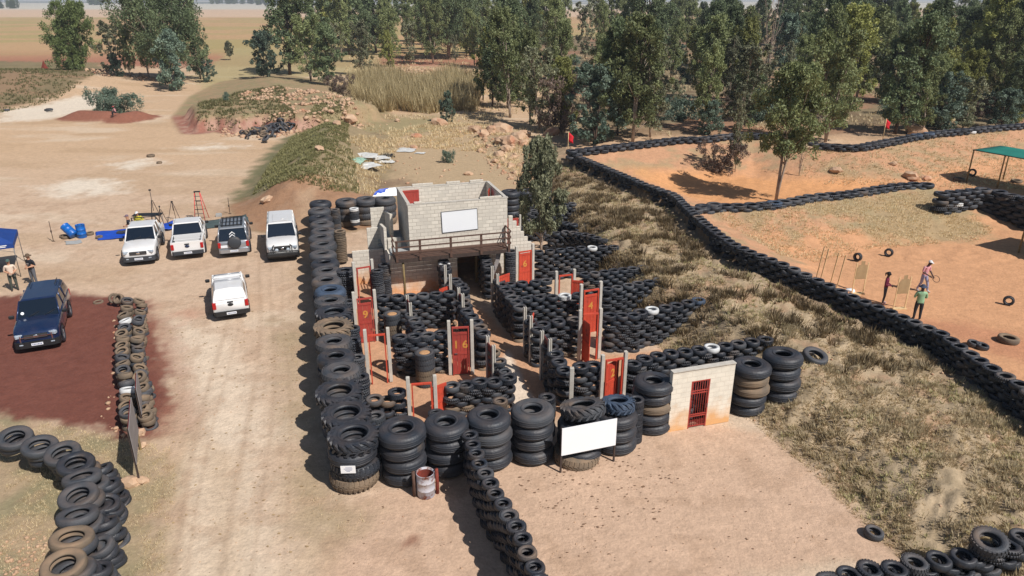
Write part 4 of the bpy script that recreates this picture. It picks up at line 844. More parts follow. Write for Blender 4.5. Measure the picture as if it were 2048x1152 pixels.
doorway(1033,492,1066,487,2.6, 'closed bright red door numbered 6 right of the building', True, '6', zb=0, leafh=2.1)
doorway(1113,542,1149,538,2.2, 'open red frame on the right side with its leaf swung back right', True, ang=148, hinge='r', frame_h=1.9, leafh=1.6, zb=0)
doorway(1163,568,1202,562,2.6, 'closed bright red door numbered 4 in the right maze', True, '4')
doorway(1161,620,1202,616,2.45, 'open red doorway just below the number four door, leaf swung towards the camera', True, ang=-80)
doorway(1206,709,1252,702,2.2, 'half open red door numbered 2 behind the bluish tractor tyre', True, '2', ang=28, frame_h=1.9, leafh=1.7, lw=.8)
def sidedoor(px1, py1, px2, py2, zt, label, ang, **k): return doorway(px1, py1, px2, py2, zt, label, True, ang=ang, frame=False, **k)
sidedoor(995,547,984,532,2.3, 'tall bright red leaf swung into the aisle below the deck, between white posts', -60, lw=.85, leafh=2.0)
sidedoor(1062,631,1050,614,2.3, 'red leaf and two white posts in the middle of the right aisle wall', -25, lw=.8)
sidedoor(1100,677,1084,661,2.3, 'dark red leaf and rounded white posts at the near right aisle wall', -8, m='darkred', lw=.85)
sidedoor(925,587,917,575,2.3, 'pair of white posts with a brown red leaf at the far left aisle wall', 4, m='darkred', lw=.8)
sidedoor(987,690,975,671,2.3, 'pair of white posts with a dark red leaf at the near left aisle wall', 5, m='darkred', lw=.9)
sidedoor(820,605,814,590,2.2, 'pair of white posts with a shaded red leaf by the short wall', 5, m='darkred', lw=.7)  # shade on this red leaf is put into its dark colour
sidedoor(900,548,890,530,2.4, 'red leaf leaning out beside the white tyre at the dark doorway', 120, lw=.75, leafh=1.7)
for px, py, zt, lb in ((1144,735,2.1,'single white concrete post at the near end of the right aisle wall'),):
    p = W(px, py, zt); tag(post_mb(zt, .16).build('concrete_post', M['concrete'], loc=(p.x, p.y, 0)), lb, 'post')
p = W(1040,429,3.4); t = thing('side_door', 'dull red door and thin white post against the stepped wall right of the building', 'door', (p.x - .95, p.y - .25, 1.2), BA)
door_leaf(.9, 2.0, 'dullred', parent=t); q = post_mb(2.3, .1).build('post', M['concrete'], t); q.location = (1.0, 0, -.1)
# white banner strip hanging from the deck
s = MB(); pr = [(0, 0, 0), (-.06, -.05, -.5), (-.22, -.08, -1.0), (-.36, -.05, -1.45), (-.42, 0, -1.9)]
for i in range(4):
    a, b = pr[i], pr[i + 1]; w0, w1 = .30 - .04 * i, .26 - .04 * i
    s.quad(a, (a[0] + w0, a[1] + .05, a[2]), (b[0] + w1, b[1] + .05, b[2]), b)
tag(s.build('cloth_strip', M['weathered'], loc=BO + BU * 4.55 + BV * -.9 + Vector((0, 0, 2.25)), rz=BA), 'pale cloth strip hanging under the right end of the deck', 'cloth')
# ================================================================ whitewashed gate wall
a, b = W(1345,868), W(1460,847); d = b - a; L_ = d.length; rz = math.atan2(d.y, d.x); a = a + Vector((-d.y, d.x, 0)).normalized() * .12
gw = thing('gate_wall', 'whitewashed block wall with a barred red gate between giant tyre stacks', 'wall', (a.x, a.y, 0), rz)
gx0, gx1, gh = L_ * .28, L_ * .60, 2.02
w = []; wallbox(w, '', gw, -.12, .12, gx0, .12, 0, 2.5, .2); wallbox(w, '', gw, gx1, .12, L_ + .02, .12, 0, 2.5, .2); wallbox(w, '', gw, gx0, .12, gx1, .12, gh, 2.5, .2); build_walls(w, 'wall', gw, 'render')
mb = MB(); mb.box((L_ / 2 - .05, .10, 2.515), (L_ + .16, .24, .03)); mb.build('coping', M['concrete'], gw)
g = thing('x', None, None); g.name = 'gate'; g.parent = gw; g.location = (gx0, .05, 0)
W_ = gx1 - gx0
mb = MB(); mb.box((.025, 0, gh / 2), (.05, .06, gh)); mb.box((W_ - .025, 0, gh / 2), (.05, .06, gh)); mb.box((W_ / 2, 0, gh - .025), (W_ - .1, .06, .05)); mb.build('gate_frame', M['dullred'], g)
mb = MB()
for k in range(7): x = .05 + (W_ - .1) * (k + .5) / 7; mb.tube([(x, 0, .05), (x, 0, gh - .05)], .011, 6)
for z in (.08, .50, .58, 1.48, 1.58): mb.box((W_ / 2, 0, z), (W_ - .1, .035, .035))
for k in range(10): z = .10 + .025 * k; mb.box((W_ / 2, .012, z), (W_ - .1, .008, .006))
mb.build('gate_bars', M['dullred'], g)
mb = MB(); mb.box((W_ * .9, -.03, .9), (.12, .05, .16)); mb.build('lock_box', M['darkred'], g)
# ================================================================ blank white board
a, b = W(1121,945), W(1227,923); d = b - a; L_ = d.length; rz = math.atan2(d.y, d.x)
t = thing('sign_board', 'large blank white board on two steel legs in front of giant tyres', 'sign board', (a.x, a.y, 0), rz)
mb = MB(); mb.box((L_ / 2, -.045, 1.24), (L_ + .02, .03, 1.06)); mb.build('panel', M['white'], t)
for x in (0, L_): mb = MB(); mb.box((x, 0, .87), (.06, .05, 1.80)); mb.build('leg', M['darkwood'], t)
mb = MB(); mb.box((L_ / 2, 0, .74), (L_ - .06, .04, .04)); mb.box((L_ / 2, 0, 1.72), (L_ - .06, .04, .04)); mb.build('frame', M['darkwood'], t)
# notice on the near corner stack
p = W(703,926,.95); mb = MB(); mb.box((0, 0, 0), (.47, .01, .28)); t = mb.build('notice', M['white'], loc=(W(704,866,1.9).x - .02, W(704,866,1.9).y - .83, 1.08), rz=R(2)); tag(t, 'white notice with faint text on the near corner tyre stack', 'notice')
mb = MB(); 
for k, (x, w_) in enumerate(((0.02, .2), (.0, .28), (.01, .22), (.0, .12))): mb.box((x, -.007, .07 - .045 * k), (w_, .003, .012))
mb.build('faint_lines', M['plateink'], t)
for px, py, lb, s_ in ((710,417,'small white notice on back left corner tyres',.3),):
    pass
# ================================================================ drums
def drum_mesh(m, r=.29, h=.88, open_=True):
    mb = MB(); pr = [(0, .01), (r - .01, .01), (r, .03), (r, .28), (r + .012, .29), (r, .30), (r, .57), (r + .012, .58), (r, .59), (r, h - .02), (r + .008, h - .01), (r + .004, h)]
    if open_: pr += [(r - .012, h), (r - .015, .06)]
    else: pr += [(r - .02, h), (r - .022, h - .015), (0, h - .015)]
    mb.lathe(pr, 28); return mb
p = W(851,998) ; t = thing('waste_drum', 'open rusty painted steel drum held between two wooden posts', 'drum', (p.x, p.y + .22, 0))
drum_mesh('drum').build('drum_body', M['drum'], t); mb = MB(); mb.lathe([(0, .12), (.272, .12)], 24); mb.lathe([(.272, .80), (.274, .12)], 28); mb.build('rusty_lining', M['rust'], t)
for x, y in ((-.37, -.08), (.36, .06)): mb = MB(); mb.tube([(x, y, 0), (x + .01, y, .5), (x, y, .96)], [.06, .058, .055], 8); mb.build('post', M['woodbrown'] if x < 0 else M['rust'], t)
t = thing('plastic_drum', 'upright blue plastic drum behind the leaning one', 'drum', W(165,475) + Vector((0, 0, 0)), 0, 'blue plastic drums'); drum_mesh('blueplastic', .29, .9, False).build('drum_body', M['blueplastic'], t)
for x in (-.12, .12): mb = MB(); mb.tube([(x, 0, .87), (x, 0, .92)], .03, 10); mb.build('bung', M['black'], t)
p = W(150,478); t = thing('plastic_drum', 'leaning blue plastic drum resting on small tyres', 'drum', (p.x, p.y, .28), R(30), 'blue plastic drums'); t.rotation_euler = (0, R(-52), R(-20)); drum_mesh('blueplastic', .29, .9, False).build('drum_body', M['blueplastic'], t)
for x in (-.12, .12): mb = MB(); mb.tube([(x, 0, .87), (x, 0, .92)], .03, 10); mb.build('bung', M['black'], t)
# grey ground cloth bits
def sheet(name, corners, z, m, label, cat, amp=.04, n=14, seed=1, thick=.012):
    mb = MB(); P_ = [W(a, b, 0) for a, b in corners]; vs = []
    for i in range(n + 1):
        for j in range(n + 1):
            u, v = i / n, j / n; p = P_[0] * (1 - u) * (1 - v) + P_[1] * u * (1 - v) + P_[2] * u * v + P_[3] * (1 - u) * v
            q = vnoise(np.array([p.x * 2.2]), np.array([p.y * 2.2]), seed)[0]; q2 = vnoise(np.array([p.x * .7 + 9]), np.array([p.y * .7]), seed)[0]
            vs.append((p.x + (q2 - .5) * .25, p.y + (q - .5) * .25, Z(p.x, p.y) + z + amp * q))
    k = len(vs); fs = []
    for i in range(n):
        for j in range(n): a = i * (n + 1) + j; fs.append((a, a + 1, a + n + 2, a + n + 1))
    mb.add(vs, fs, 0, True); o = mb.build(name, M[m]); s = o.modifiers.new('t', 'SOLIDIFY'); s.thickness = thick; return tag(o, label, cat)
sheet('tarpaulin', [(193,467),(258,459),(262,478),(196,481)], .03, 'bluetarp', 'long bright blue tarpaulin left of the first white pickup', 'tarpaulin', .08)
sheet('tarpaulin', [(255,460),(345,448),(350,458),(262,470)], .03, 'bluetarp', 'blue tarpaulin stretch lying behind the first white pickup', 'tarpaulin', .10)
sheet('tarpaulin', [(322,452),(345,447),(350,460),(325,466)], .10, 'bluetarp', 'rumpled blue tarpaulin end behind the pickup\'s load bay', 'tarpaulin', .25)
sheet('ground_sheet', [(348,452),(494,431),(502,448),(352,465)], .03, 'greynet', 'dark grey green ground sheet behind the row of parked vehicles', 'ground sheet', .05)
sheet('ground_cloth', [(131,483),(160,481),(163,487),(133,490)], .03, 'lightgrey', 'pale grey cloth on the ground below the blue drums', 'cloth', .03)
for i, (px, py) in enumerate(((241,466), (251,465))):
    p = W(px, py, .1); mb = MB(); mb.box((0, 0, .09), (.42, .34, .16), bev=.03); mb.box((0, 0, .19), (.12, .03, .03)); tag(mb.build('equipment_case', M['greyplastic'], loc=(p.x, p.y, .06), rz=.1), '%s dark equipment case on the blue tarpaulin' % ('left' if i == 0 else 'right'), 'case')
for i, (px, py) in enumerate(((376,441), (438,433))):
    p = W(px, py, 0); mb = MB(); mb.box((0, 0, .15), (.42, .2, .2), bev=.01); mb.box((0, 0, .27), (.36, .16, .04)); tag(mb.build('concrete_block', M['lightgrey'], loc=(p.x, p.y, -.05), rz=.2), 'grey block holding down the ground sheet, %s one' % ('left' if i == 0 else 'right'), 'block')
# ---- step ladder
p = W(403,442); t = thing('step_ladder', 'red and dark step ladder standing open behind the parked vehicles', 'ladder', (p.x, p.y, 0), R(8))
H_ = 2.15
for x in (-1, 1): mb = MB(); mb.tube([(x * .36, -.35, 0), (x * .17, 0, H_)], .028, 6); mb.build('rail', M['ladderred'], t)
for x in (-1, 1): mb = MB(); mb.tube([(x * .36, .75, 0), (x * .17, .06, H_)], .024, 6); mb.build('rear_rail', M['darkwood'] if x < 0 else M['ladderred'], t)
for k in range(1, 7):
    f = k / 7; mb = MB(); mb.box((0, -.35 * (1 - f), H_ * f), (.7 - .36 * f, .07, .03)); mb.build('tread', M['black'] if k % 2 else M['steel'], t)
mb = MB(); mb.box((0, .03, H_ + .02), (.42, .22, .05)); mb.build('top_cap', M['black'], t)
mb = MB(); mb.box((0, .5, .75), (.55, .02, .03)); mb.box((0, .28, 1.4), (.42, .02, .03)); mb.build('rear_brace', M['black'], t)
# ---- tripods and stands
def tripod(px, py, h, label, mast=.3, head=True):
    p = W(px, py); t = thing('tripod', label, 'tripod', (p.x, p.y, 0), rnd.uniform(0, 2), 'tripods behind the parked vehicles')
    for k in range(3): a = k * 2.094 + .5; mb = MB(); mb.tube([(math.cos(a) * .5, math.sin(a) * .5, 0), (math.cos(a) * .05, math.sin(a) * .05, h)], [.016, .024], 6); mb.build('leg', M['darkwood'], t)
    mb = MB(); mb.tube([(0, 0, h * .55), (0, 0, h + mast)], .018, 6); mb.build('column', M['black'], t)
    if head: mb = MB(); mb.box((0, 0, h + mast), (.16, .1, .10), bev=.02); mb.build('head', M['black'], t)
tripod(350,441,1.35, 'bare tripod standing between the blue tarpaulin and the ladder', .05)
tripod(312,447,1.7, 'tall tripod with mast behind the first white pickup', .75)
tripod(327,459,1.45, 'second tripod close to the pickup\'s load bay', .2)
for px, py, h, lb in ((107,483,1.4,'thin dark stake standing left of the blue drums'), (460,428,1.25,'thin dark stake standing behind the silver vehicle')):
    p = W(px, py); mb = MB(); mb.tube([(0, 0, 0), (.02, 0, h)], .02, 6); mb.box((0, 0, h * .5), (.08, .05, .12)); mb.box((0, 0, .03), (.22, .03, .03)); tag(mb.build('stake', M['darkwood'], loc=(p.x, p.y, 0)), lb, 'stake')
p = W(300,455); t = thing('folding_table', 'dark folding table beside the two men behind the white pickup', 'table', (p.x, p.y, 0), R(6))
mb = MB(); mb.box((0, 0, .95), (1.9, .7, .05), bev=.01); mb.build('table_top', M['black'], t)
for x in (-.85, .85):
    for y in (-.3, .3): mb = MB(); mb.tube([(x, y, 0), (x, y, .93)], .02, 6); mb.build('leg', M['steel'], t)
# ---- gazebo at the left edge
p0 = W(42,553); p1 = W(49,525)
gz = thing('gazebo', 'blue pop-up gazebo with tan stripes and white print at the left edge', 'gazebo', (p0.x, p0.y, 0), 0)
dv = (p1 - p0).normalized(); du = Vector((-dv.y, dv.x, 0)); S = 3.0; gz.rotation_euler = (0, 0, math.atan2(dv.y, dv.x) - R(90))
# local: x right (0 at the visible legs), y away
for x in (0, -S):
    for y in (0, S): mb = MB(); mb.tube([(x, y, 0), (x, y, 2.0)], .022, 6); mb.build('leg', M['steel'], gz)
mb = MB(); e = .04; c0 = [(e, -e, 2.02), (e, S + e, 2.02), (-S - e, S + e, 2.02), (-S - e, -e, 2.02)]; ap = (-S / 2, S / 2, 2.85)
c0r = [(e, -e, 2.02), (e, S + e, 2.02), (-S - e, S + e, 2.02), (-S - e, -e, 2.02)]
mb.add(c0r + [ap], [(3, 0, 4), (0, 1, 4), (1, 2, 4), (2, 3, 4)]); lo = [(x, y, z - .26) for x, y, z in c0r]; mb.add(c0r + lo, [(3, 7, 4, 0), (0, 4, 5, 1), (1, 5, 6, 2), (2, 6, 7, 3)])
cn = mb.build('canopy', M['gazebo'], gz); s_ = cn.modifiers.new('t', 'SOLIDIFY'); s_.thickness = .015
mb = MB()
for k in range(4):      # tan bars printed on the front slope
    f0 = .30 + .085 * k; 
    def fp(u, v): a = Vector(c0r[3]).lerp(Vector(c0r[0]), u); return a.lerp(Vector(ap), v) + Vector((0, -.008, .022))
    u0 = .62 + .03 * k; mb.quad(fp(u0, .25), fp(u0 + .018, .25), fp(u0 - .05, .62), fp(u0 - .068, .62))
mb.quad(fp(.52, .22), fp(.8, .25), fp(.79, .28), fp(.52, .25))
mb.build('printed_stripes', M['tan'], cn)
mb = MB()
for k, (x0, x1) in enumerate(((-1.05, -1.0), (-.92, -.28), (-.86, -.34))):
    z = 1.93 if k < 2 else 1.85; mb.quad((x0, -e - .012, z - (.10 if k == 0 else .0)), (x1, -e - .012, z - (.10 if k == 0 else .0)), (x1, -e - .012, z + .045), (x0, -e - .012, z + .045))
mb.build('white_print', M['white'], cn)
for a_, b_ in (((0, 0, 1.5), (-.02, 1.5, 1.95)), ((0, S, 1.5), (-.02, 1.5, 1.95)), ((0, 0, 1.5), (-1.5, 0, 1.95)), ((-S, 0, 1.5), (-1.5, 0, 1.95))): mb = MB(); mb.tube([a_, b_], .014, 5); mb.build('truss_bar', M['steel'], gz)
# ---- weathered boards at the track
def edgeboard(px1, py1, px2, py2, zt, zb, label, posts=True):
    a, b = W(px1, py1), W(px2, py2); d = b - a; L_ = d.length; t = thing('weathered_board', label, 'sign board', (a.x, a.y, 0), math.atan2(d.y, d.x))
    mb = MB(); mb.box((L_ / 2, -.03, (zt + zb) / 2), (L_, .02, zt - zb)); mb.build('panel', M['weathered'], t)
    for x in (.1, L_ - .1): mb = MB(); mb.box((x, .01, zt / 2 - .05), (.07, .06, zt + .05)); mb.build('post', M['darkwood'] if x < 1 else M['poleyellow'], t)
    mb = MB(); mb.box((L_ / 2, .0, zt - .03), (L_ - .3, .03, .05)); mb.build('batten', M['darkred'], t); mb = MB(); mb.box((L_ / 2, .0, zb + .03), (L_ - .3, .03, .05)); mb.build('batten', M['darkred'], t)
edgeboard(280,968,283,897,2.1,.75, 'long weathered grey board seen edge on, nearer of two beside the track')
edgeboard(289,862,289,822,1.75,.7, 'small weathered board beside the red soil, farther of two')
# ---- green shade roofs
def shade(corner, du, dv, Lu, Lv, zt, zb, label, posts):
    t = thing('shade_roof', label, 'shade roof', (corner[0], corner[1], zb), math.atan2(du[1], du[0])); h = zt - zb
    s = 1 if (du[0] * dv[1] - du[1] * dv[0]) > 0 else -1
    mb = MB(); n = 10; vs = []
    for i in range(n + 1):
        for j in range(n + 1): u, v = i / n, j / n; vs.append((u * Lu, s * v * Lv, h + .04 - .10 * math.sin(u * math.pi * 3) ** 2 * math.sin(v * math.pi)))
    fs = [(i * (n + 1) + j, (i + 1) * (n + 1) + j, (i + 1) * (n + 1) + j + 1, i * (n + 1) + j + 1) for i in range(n) for j in range(n)]
    mb.add(vs, fs, 0, True); o = mb.build('net', M['greenshade'], t); o.modifiers.new('t', 'SOLIDIFY').thickness = .015
    for u, v in posts: mb = MB(); mb.tube([(u, s * v, -.4), (u, s * v, h)], .06, 7); mb.build('pole', M['poleyellow'], t)
    mb = MB(); mb.tube([(0, 0, h), (Lu, 0, h)], .03, 5); mb.tube([(0, s * Lv, h), (Lu, s * Lv, h)], .03, 5); mb.tube([(0, 0, h), (0, s * Lv, h)], .03, 5); mb.build('edge_wire', M['darkwood'], t)
c1 = W(1946,300,3.3); c2 = W(1992,290.5,3.3); c3 = W(2048,318,3.3)
du = (c3 - c1).normalized(); dv = (c2 - c1); Lv = dv.length; dv.normalize()
shade(c1, du, dv, 7.5, Lv, 3.3, .7, 'green shade net roof on timber poles above the upper bay', [(.05, .05), (2.6, .05), (.9, Lv - .1), (5.2, .05), (7.4, Lv - .1), (4.2, Lv - .1)])
q = W(2036,507,.6); shade((q.x + .1, q.y + .1), (.44, -.9), (.9, .44), 5, 3.5, 3.2, .6, 'shade roof at the right edge, only its first pole and shadow in view', [(.0, .0), (4.9, .1), (.1, 3.4), (4.9, 3.4)])
# ---- laths and cardboard targets
def lathpost(mb, p, h, lean=(0, 0)): mb.tube([p, p + Vector((lean[0], lean[1], h))], .022, 4, smooth=False)
LA = [((1632,552), (1646,494)), ((1640,558), (1651,503)), ((1660,565), (1672.5,511)), ((1673,572), (1686,519))]
for i, (b_, tp_) in enumerate(LA):
    p = T(b_[0], b_[1] + 4); mb = MB(); mb.tube([Vector((0, 0, -.1)), Vector((.18, .02, 1.72))], .034, 4, smooth=False); mb.box((0, 0, -.02), (.14, .14, .05)); tag(mb.build('lath', M['lath'], loc=p), 'bare pale lath, %s from the left behind the crest wall' % NTH[i], 'lath', 'bare laths in the bay')
def target(px, py, label, w_=.62):
    p = T(px, py); t = thing('target', label, 'target', (p.x, p.y, p.z), R(8))
    for x in (0, w_): mb = MB(); mb.box((x, 0, .85), (.06, .035, 1.75)); mb.build('lath', M['lath'], t)
    mb = MB(); x0, x1 = .02, w_ - .02; pts = [(x0, .85), (x1, .85), (x1, 1.45), (x1 - .1, 1.62), (w_ / 2 + .1, 1.62), (w_ / 2 + .1, 1.82), (w_ / 2 - .1, 1.82), (w_ / 2 - .1, 1.62), (x0 + .1, 1.62), (x0, 1.45)]
    n = len(pts); vs = [(x, -.03, z) for x, z in pts] + [(x, -.022, z) for x, z in pts]; mb.add(vs, [tuple(range(n)), tuple(reversed(range(n, 2 * n)))] + [(i, (i + 1) % n, n + (i + 1) % n, n + i) for i in range(n)]); mb.build('card', M['card'], t)
    mb = MB(); mb.box((w_ / 2, .02, .03), (w_ + .1, .25, .06)); mb.build('base', M['lath'], t)
target(1703,590, 'brown cardboard silhouette target farther along the crest wall'); target(1786,620, 'brown cardboard silhouette target beside the woman in maroon')
p = T(1700,584); mb = MB(); mb.lathe([(0, 0), (.22, 0), (.24, .08), (.2, .14), (0, .15)], 14); tag(mb.build('white_disc', M['white'], loc=p), 'flat white round object behind the crest wall', 'disc')
# ---- flags
for px, py, h, lb in ((1136,303,1.9,'red flag on a pale pole at the far end of the crest wall'), (1766,276,2.0,'red flag on a thin pole behind the far ridge')):
    p = W(px, py, 2.0 if px < 1200 else 2.2); t = thing('flag', lb, 'flag', (p.x, p.y, p.z - .6))
    mb = MB(); mb.tube([(0, 0, 0), (0, 0, h + .5)], .035, 5); mb.build('pole', M['lath'], t)
    mb = MB(); vs = []; 
    for i in range(5):
        for j in range(4): vs.append((.02 + .14 * j + .03 * math.sin(i * 2), .06 * math.sin(j * 2 + i), h + .45 - .22 * i * (1 - .08 * j) - .12 * j))
    mb.add(vs, [(i * 4 + j, i * 4 + j + 1, i * 4 + j + 5, i * 4 + j + 4) for i in range(4) for j in range(3)], 0, True); o = mb.build('cloth', M['redcloth'], t); o.modifiers.new('t', 'SOLIDIFY').thickness = .02
p = T(90,138); mb = MB(); mb.add([(0, 0, 1.9), (-.9, 0, 0), (.9, 0, 0), (0, .35, 0), (0, -.2, .0)], [(0, 1, 4), (0, 4, 2), (0, 2, 3), (0, 3, 1)]); tag(mb.build('red_marker', M['rust'], loc=p), 'red triangular marker on the rubble left of the first tree', 'marker')
# ================================================================ vehicles
def loft(mb, secs, mi=0, smooth=True, caps=True):
    n = len(secs[0]); vs = [p for s in secs for p in s]; fs = []
    for i in range(len(secs) - 1):
        for k in range(n): k2 = (k + 1) % n; fs.append((i * n + k, i * n + k2, (i + 1) * n + k2, (i + 1) * n + k))
    if caps: fs += [tuple(reversed(range(n))), tuple(range((len(secs) - 1) * n, len(secs) * n))]
    mb.add(vs, fs, mi, smooth)
def body_sec(x, hw, zb, zt, crown=.03):
    """closed cross-section of the lower body, counter-clockwise"""
    r = .09; L_ = [(hw * .93, zb), (hw, zb + .12), (hw * 1.0, (zb + zt) / 2), (hw * .985, zt - r), (hw * .95, zt - r * .35), (hw * .86, zt), (hw * .45, zt + crown), (0, zt + crown * 1.2)]
    return [(x, y, z) for y, z in L_] + [(x, -y, z) for y, z in reversed(L_[:-1])]
def wheel(t, x, y, r=.38, w=.25):
    wh = bpy.data.objects.new('wheel', None); col.objects.link(wh); wh.parent = t; wh.location = (x, y, r); wh.rotation_euler = (R(90), 0, 0); wh.empty_display_size = .1
    mb = MB(); mb.lathe([(r * .62, -w / 2), (r * .92, -w / 2), (r, -w * .32), (r, w * .32), (r * .92, w / 2), (r * .62, w / 2)], 24, closed=True); mb.build('tyre', M['tyre'], wh)
    s = 1 if y < 0 else -1
    mb = MB(); mb.lathe([(r * .64, w * .44 * s), (r * .56, w * .30 * s), (r * .16, w * .36 * s), (0, w * .38 * s)], 20)
    for k in range(6): a = k * 1.047; mb.box((math.cos(a) * r * .36, math.sin(a) * r * .36, w * .38 * s), (r * .42, .05, .03), rz=a)
    mb.build('rim', M['rim'], wh)
def car(name, label, cat, near, far_pt, paint, L_=5.2, W_=1.85, hood=(1.02, 1.12), roof=1.78, belt=1.12, cab=(-.1, 1.55), kind='bakkie', facing=1, wheelr=.38, zb=.36, wb=3.1, bed='open', extras=(), bumper='greyplastic', rear_over=1.1):
    """origin at ground centre; +x is forward. cab: x of the roof's front/back edges"""
    a, b = W(*near), W(*far_pt); d = (b - a); rz = math.atan2(d.y, d.x) + (math.pi if facing > 0 else 0)
    c = a + d.normalized() * (L_ / 2)
    t = thing(name, label, cat, (c.x, c.y, Z(c.x, c.y)), rz)
    hw = W_ / 2; xf, xr = L_ / 2, -L_ / 2; h0, h1 = hood
    P_ = M[paint]
    ws, we = cab['windscreen'], cab.get('rear')             # (x_bottom, x_top)
    mb = MB(); secs = []
    secs.append(body_sec(xf - .02, hw * .74, zb + .12, h0 - .22, .01)); secs.append(body_sec(xf - .10, hw * .90, zb + .04, h0 - .10, .02)); secs.append(body_sec(xf - .30, hw * .97, zb, h0 - .02)); secs.append(body_sec(xf - .7, hw, zb, h0 + .03, .05))
    secs.append(body_sec(ws[0] + .02, hw, zb, h1, .04)); 
    if kind == 'open':
        secs.append(body_sec(we[0] - .02, hw, zb, belt, .0))
    else:
        secs.append(body_sec(ws[0] - .4, hw, zb, belt, .0)); secs.append(body_sec(xr + .35, hw * .99, zb, belt, .0)); secs.append(body_sec(xr + .06, hw * .96, zb + .08, belt - .02, .0)); secs.append(body_sec(xr, hw * .90, zb + .14, belt - .08, .0))
    loft(mb, secs)
    body = mb.build('body', P_, t)
    # roof and pillars
    zr = roof; tw = hw * .80; bw = hw * .93
    x0b, x0t = ws; x1t, x1b = we[1], we[0]
    mb = MB(); th = .05
    rv = [(x0t, tw, zr - .03), (x0t, -tw, zr - .03), (x1t, -tw, zr - .03), (x1t, tw, zr - .03)]
    up = [(x0t - .08, tw - .10, zr + .03), (x0t - .08, -tw + .10, zr + .03), (x1t + .06, -tw + .10, zr + .03), (x1t + .06, tw - .10, zr + .03)]
    mb.add(rv + up, [(4, 5, 6, 7), (0, 4, 7, 3), (1, 2, 6, 5), (0, 1, 5, 4), (2, 3, 7, 6)]) 
    # pillars: tapered bars
    for s in (1, -1):
        for (xb, xt) in ((x0b, x0t), (x1b, x1t)):
            mb.tube([(xb, s * bw, belt - .04), (xt, s * tw, zr - .02)], [.05, .04], 6)
        xm = (x0t + x1t) / 2
        for xx in ([xm + .05] if kind != 'wagon' else [xm + .35, xm - .55]): mb.tube([(xx, s * bw, belt - .04), (xx, s * tw, zr - .02)], [.045, .04], 6)
        mb.tube([(x0b, s * bw, belt - .0), (x1b, s * bw, belt - .0)], .03, 6)
    mb.build('roof', P_, t)
    # glass
    e = .0
    g = MB(); g.add([(x0b + .01, bw - .05, belt - .02 + (h1 - belt)), (x0b + .01, -bw + .05, belt - .02 + (h1 - belt)), (x0t + .02, -tw + .03, zr - .03), (x0t + .02, tw - .03, zr - .03)], [(0, 1, 2, 3)]); g.build('windscreen', M['glass'], t)
    g = MB(); g.add([(x1b - .01, bw - .06, belt + .02), (x1b - .01, -bw + .06, belt + .02), (x1t - .02, -tw + .05, zr - .05), (x1t - .02, tw - .05, zr - .05)], [(0, 3, 2, 1)]); g.build('rear_window', M['glass'], t)
    for s in (1, -1):
        g = MB(); g.add([(x0b - .05, s * (bw - .0), belt), (x1b + .03, s * bw, belt), (x1t + .03, s * (tw + .005), zr - .05), (x0t - .03, s * (tw + .005), zr - .05)], [(0, 1, 2, 3) if s < 0 else (3, 2, 1, 0)]); g.build('side_window', M['glass'], t)
    # dark cabin inside
    # load bay
    if kind == 'open' or kind == 'canopy':
        xb0 = x1b - .06; bl = xb0 - xr
        m2 = MB(); zf0 = .72
        if kind == 'open':
            for s in (1, -1): loft(m2, [[(x, s * hw * .985, zb + .02), (x, s * hw * 1.0, (zb + belt) / 2), (x, s * hw * .96, belt), (x, s * (hw * .96 - .10), belt), (x, s * (hw * .96 - .10), zb + .02)][::s] for x in (xb0, xr + .03)], smooth=False)
            m2.box((xr + .05, 0, (.55 + belt) / 2), (.08, W_ * .90, belt - .55), bev=.02); m2.box(((xb0 + xr) / 2, 0, zf0 - .1), (bl - .1, W_ * .9, .1))
            m2.box((xb0 - .03, 0, (zf0 + belt) / 2), (.05, W_ * .86, belt - zf0))
            m2.build('load_bay', P_, t)
            m3 = MB(); m3.box(((xb0 + xr) / 2, 0, zf0), (bl - .16, W_ * .82, .03)); 
            for k in range(7): m3.box(((xb0 + xr) / 2, (k - 3) * W_ * .11, zf0 + .02), (bl - .2, .05, .02))
            for s in (1, -1): m3.box(((xb0 + xr) / 2, s * (hw * .96 - .11), (zf0 + belt) / 2), (bl - .16, .02, belt - zf0 - .03))
            m3.build('bay_liner', M['black'], t)
        else:
            cz = roof - .02 if 'flushcanopy' in extras else roof - .02
            loft(m2, [[(x + sh * max(0, z - belt) / (cz - belt), y * k, z) for y, z in ((bw, belt - .02), (bw * .98, belt + .1), (tw * 1.02, cz - .12), (tw * .9, cz - .01), (0, cz + .02), (-tw * .9, cz - .01), (-tw * 1.02, cz - .12), (-bw * .98, belt + .1), (-bw, belt - .02))] for x, k, sh in ((x1t - .05, 1, 0), (xr + .60, 1, 0), (xr + .03, .98, .38))], smooth=False); m2.build('canopy', M[cab.get('canopy', paint)], t)
            g = MB(); g.add([(xr + .075, tw * 1.0, belt + .06), (xr + .075, -tw * 1.0, belt + .06), (xr + .385, -tw * .86, cz - .06), (xr + .385, tw * .86, cz - .06)], [(0, 3, 2, 1)]); g.build('canopy_window', M['glass'], t)
            for s in (1, -1): g = MB(); g.add([(x1t - .25, s * (bw * .985 + .004), belt + .14), (xr + .5, s * (bw * .985 + .004), belt + .14), (xr + .5, s * (tw * 1.04 + .004), cz - .16), (x1t - .25, s * (tw * 1.04 + .004), cz - .16)], [(0, 1, 2, 3) if s < 0 else (3, 2, 1, 0)]); g.build('side_window', M['glass'], t)
    # arches, wheels
    xw = (xf - .88, xf - .88 - wb)
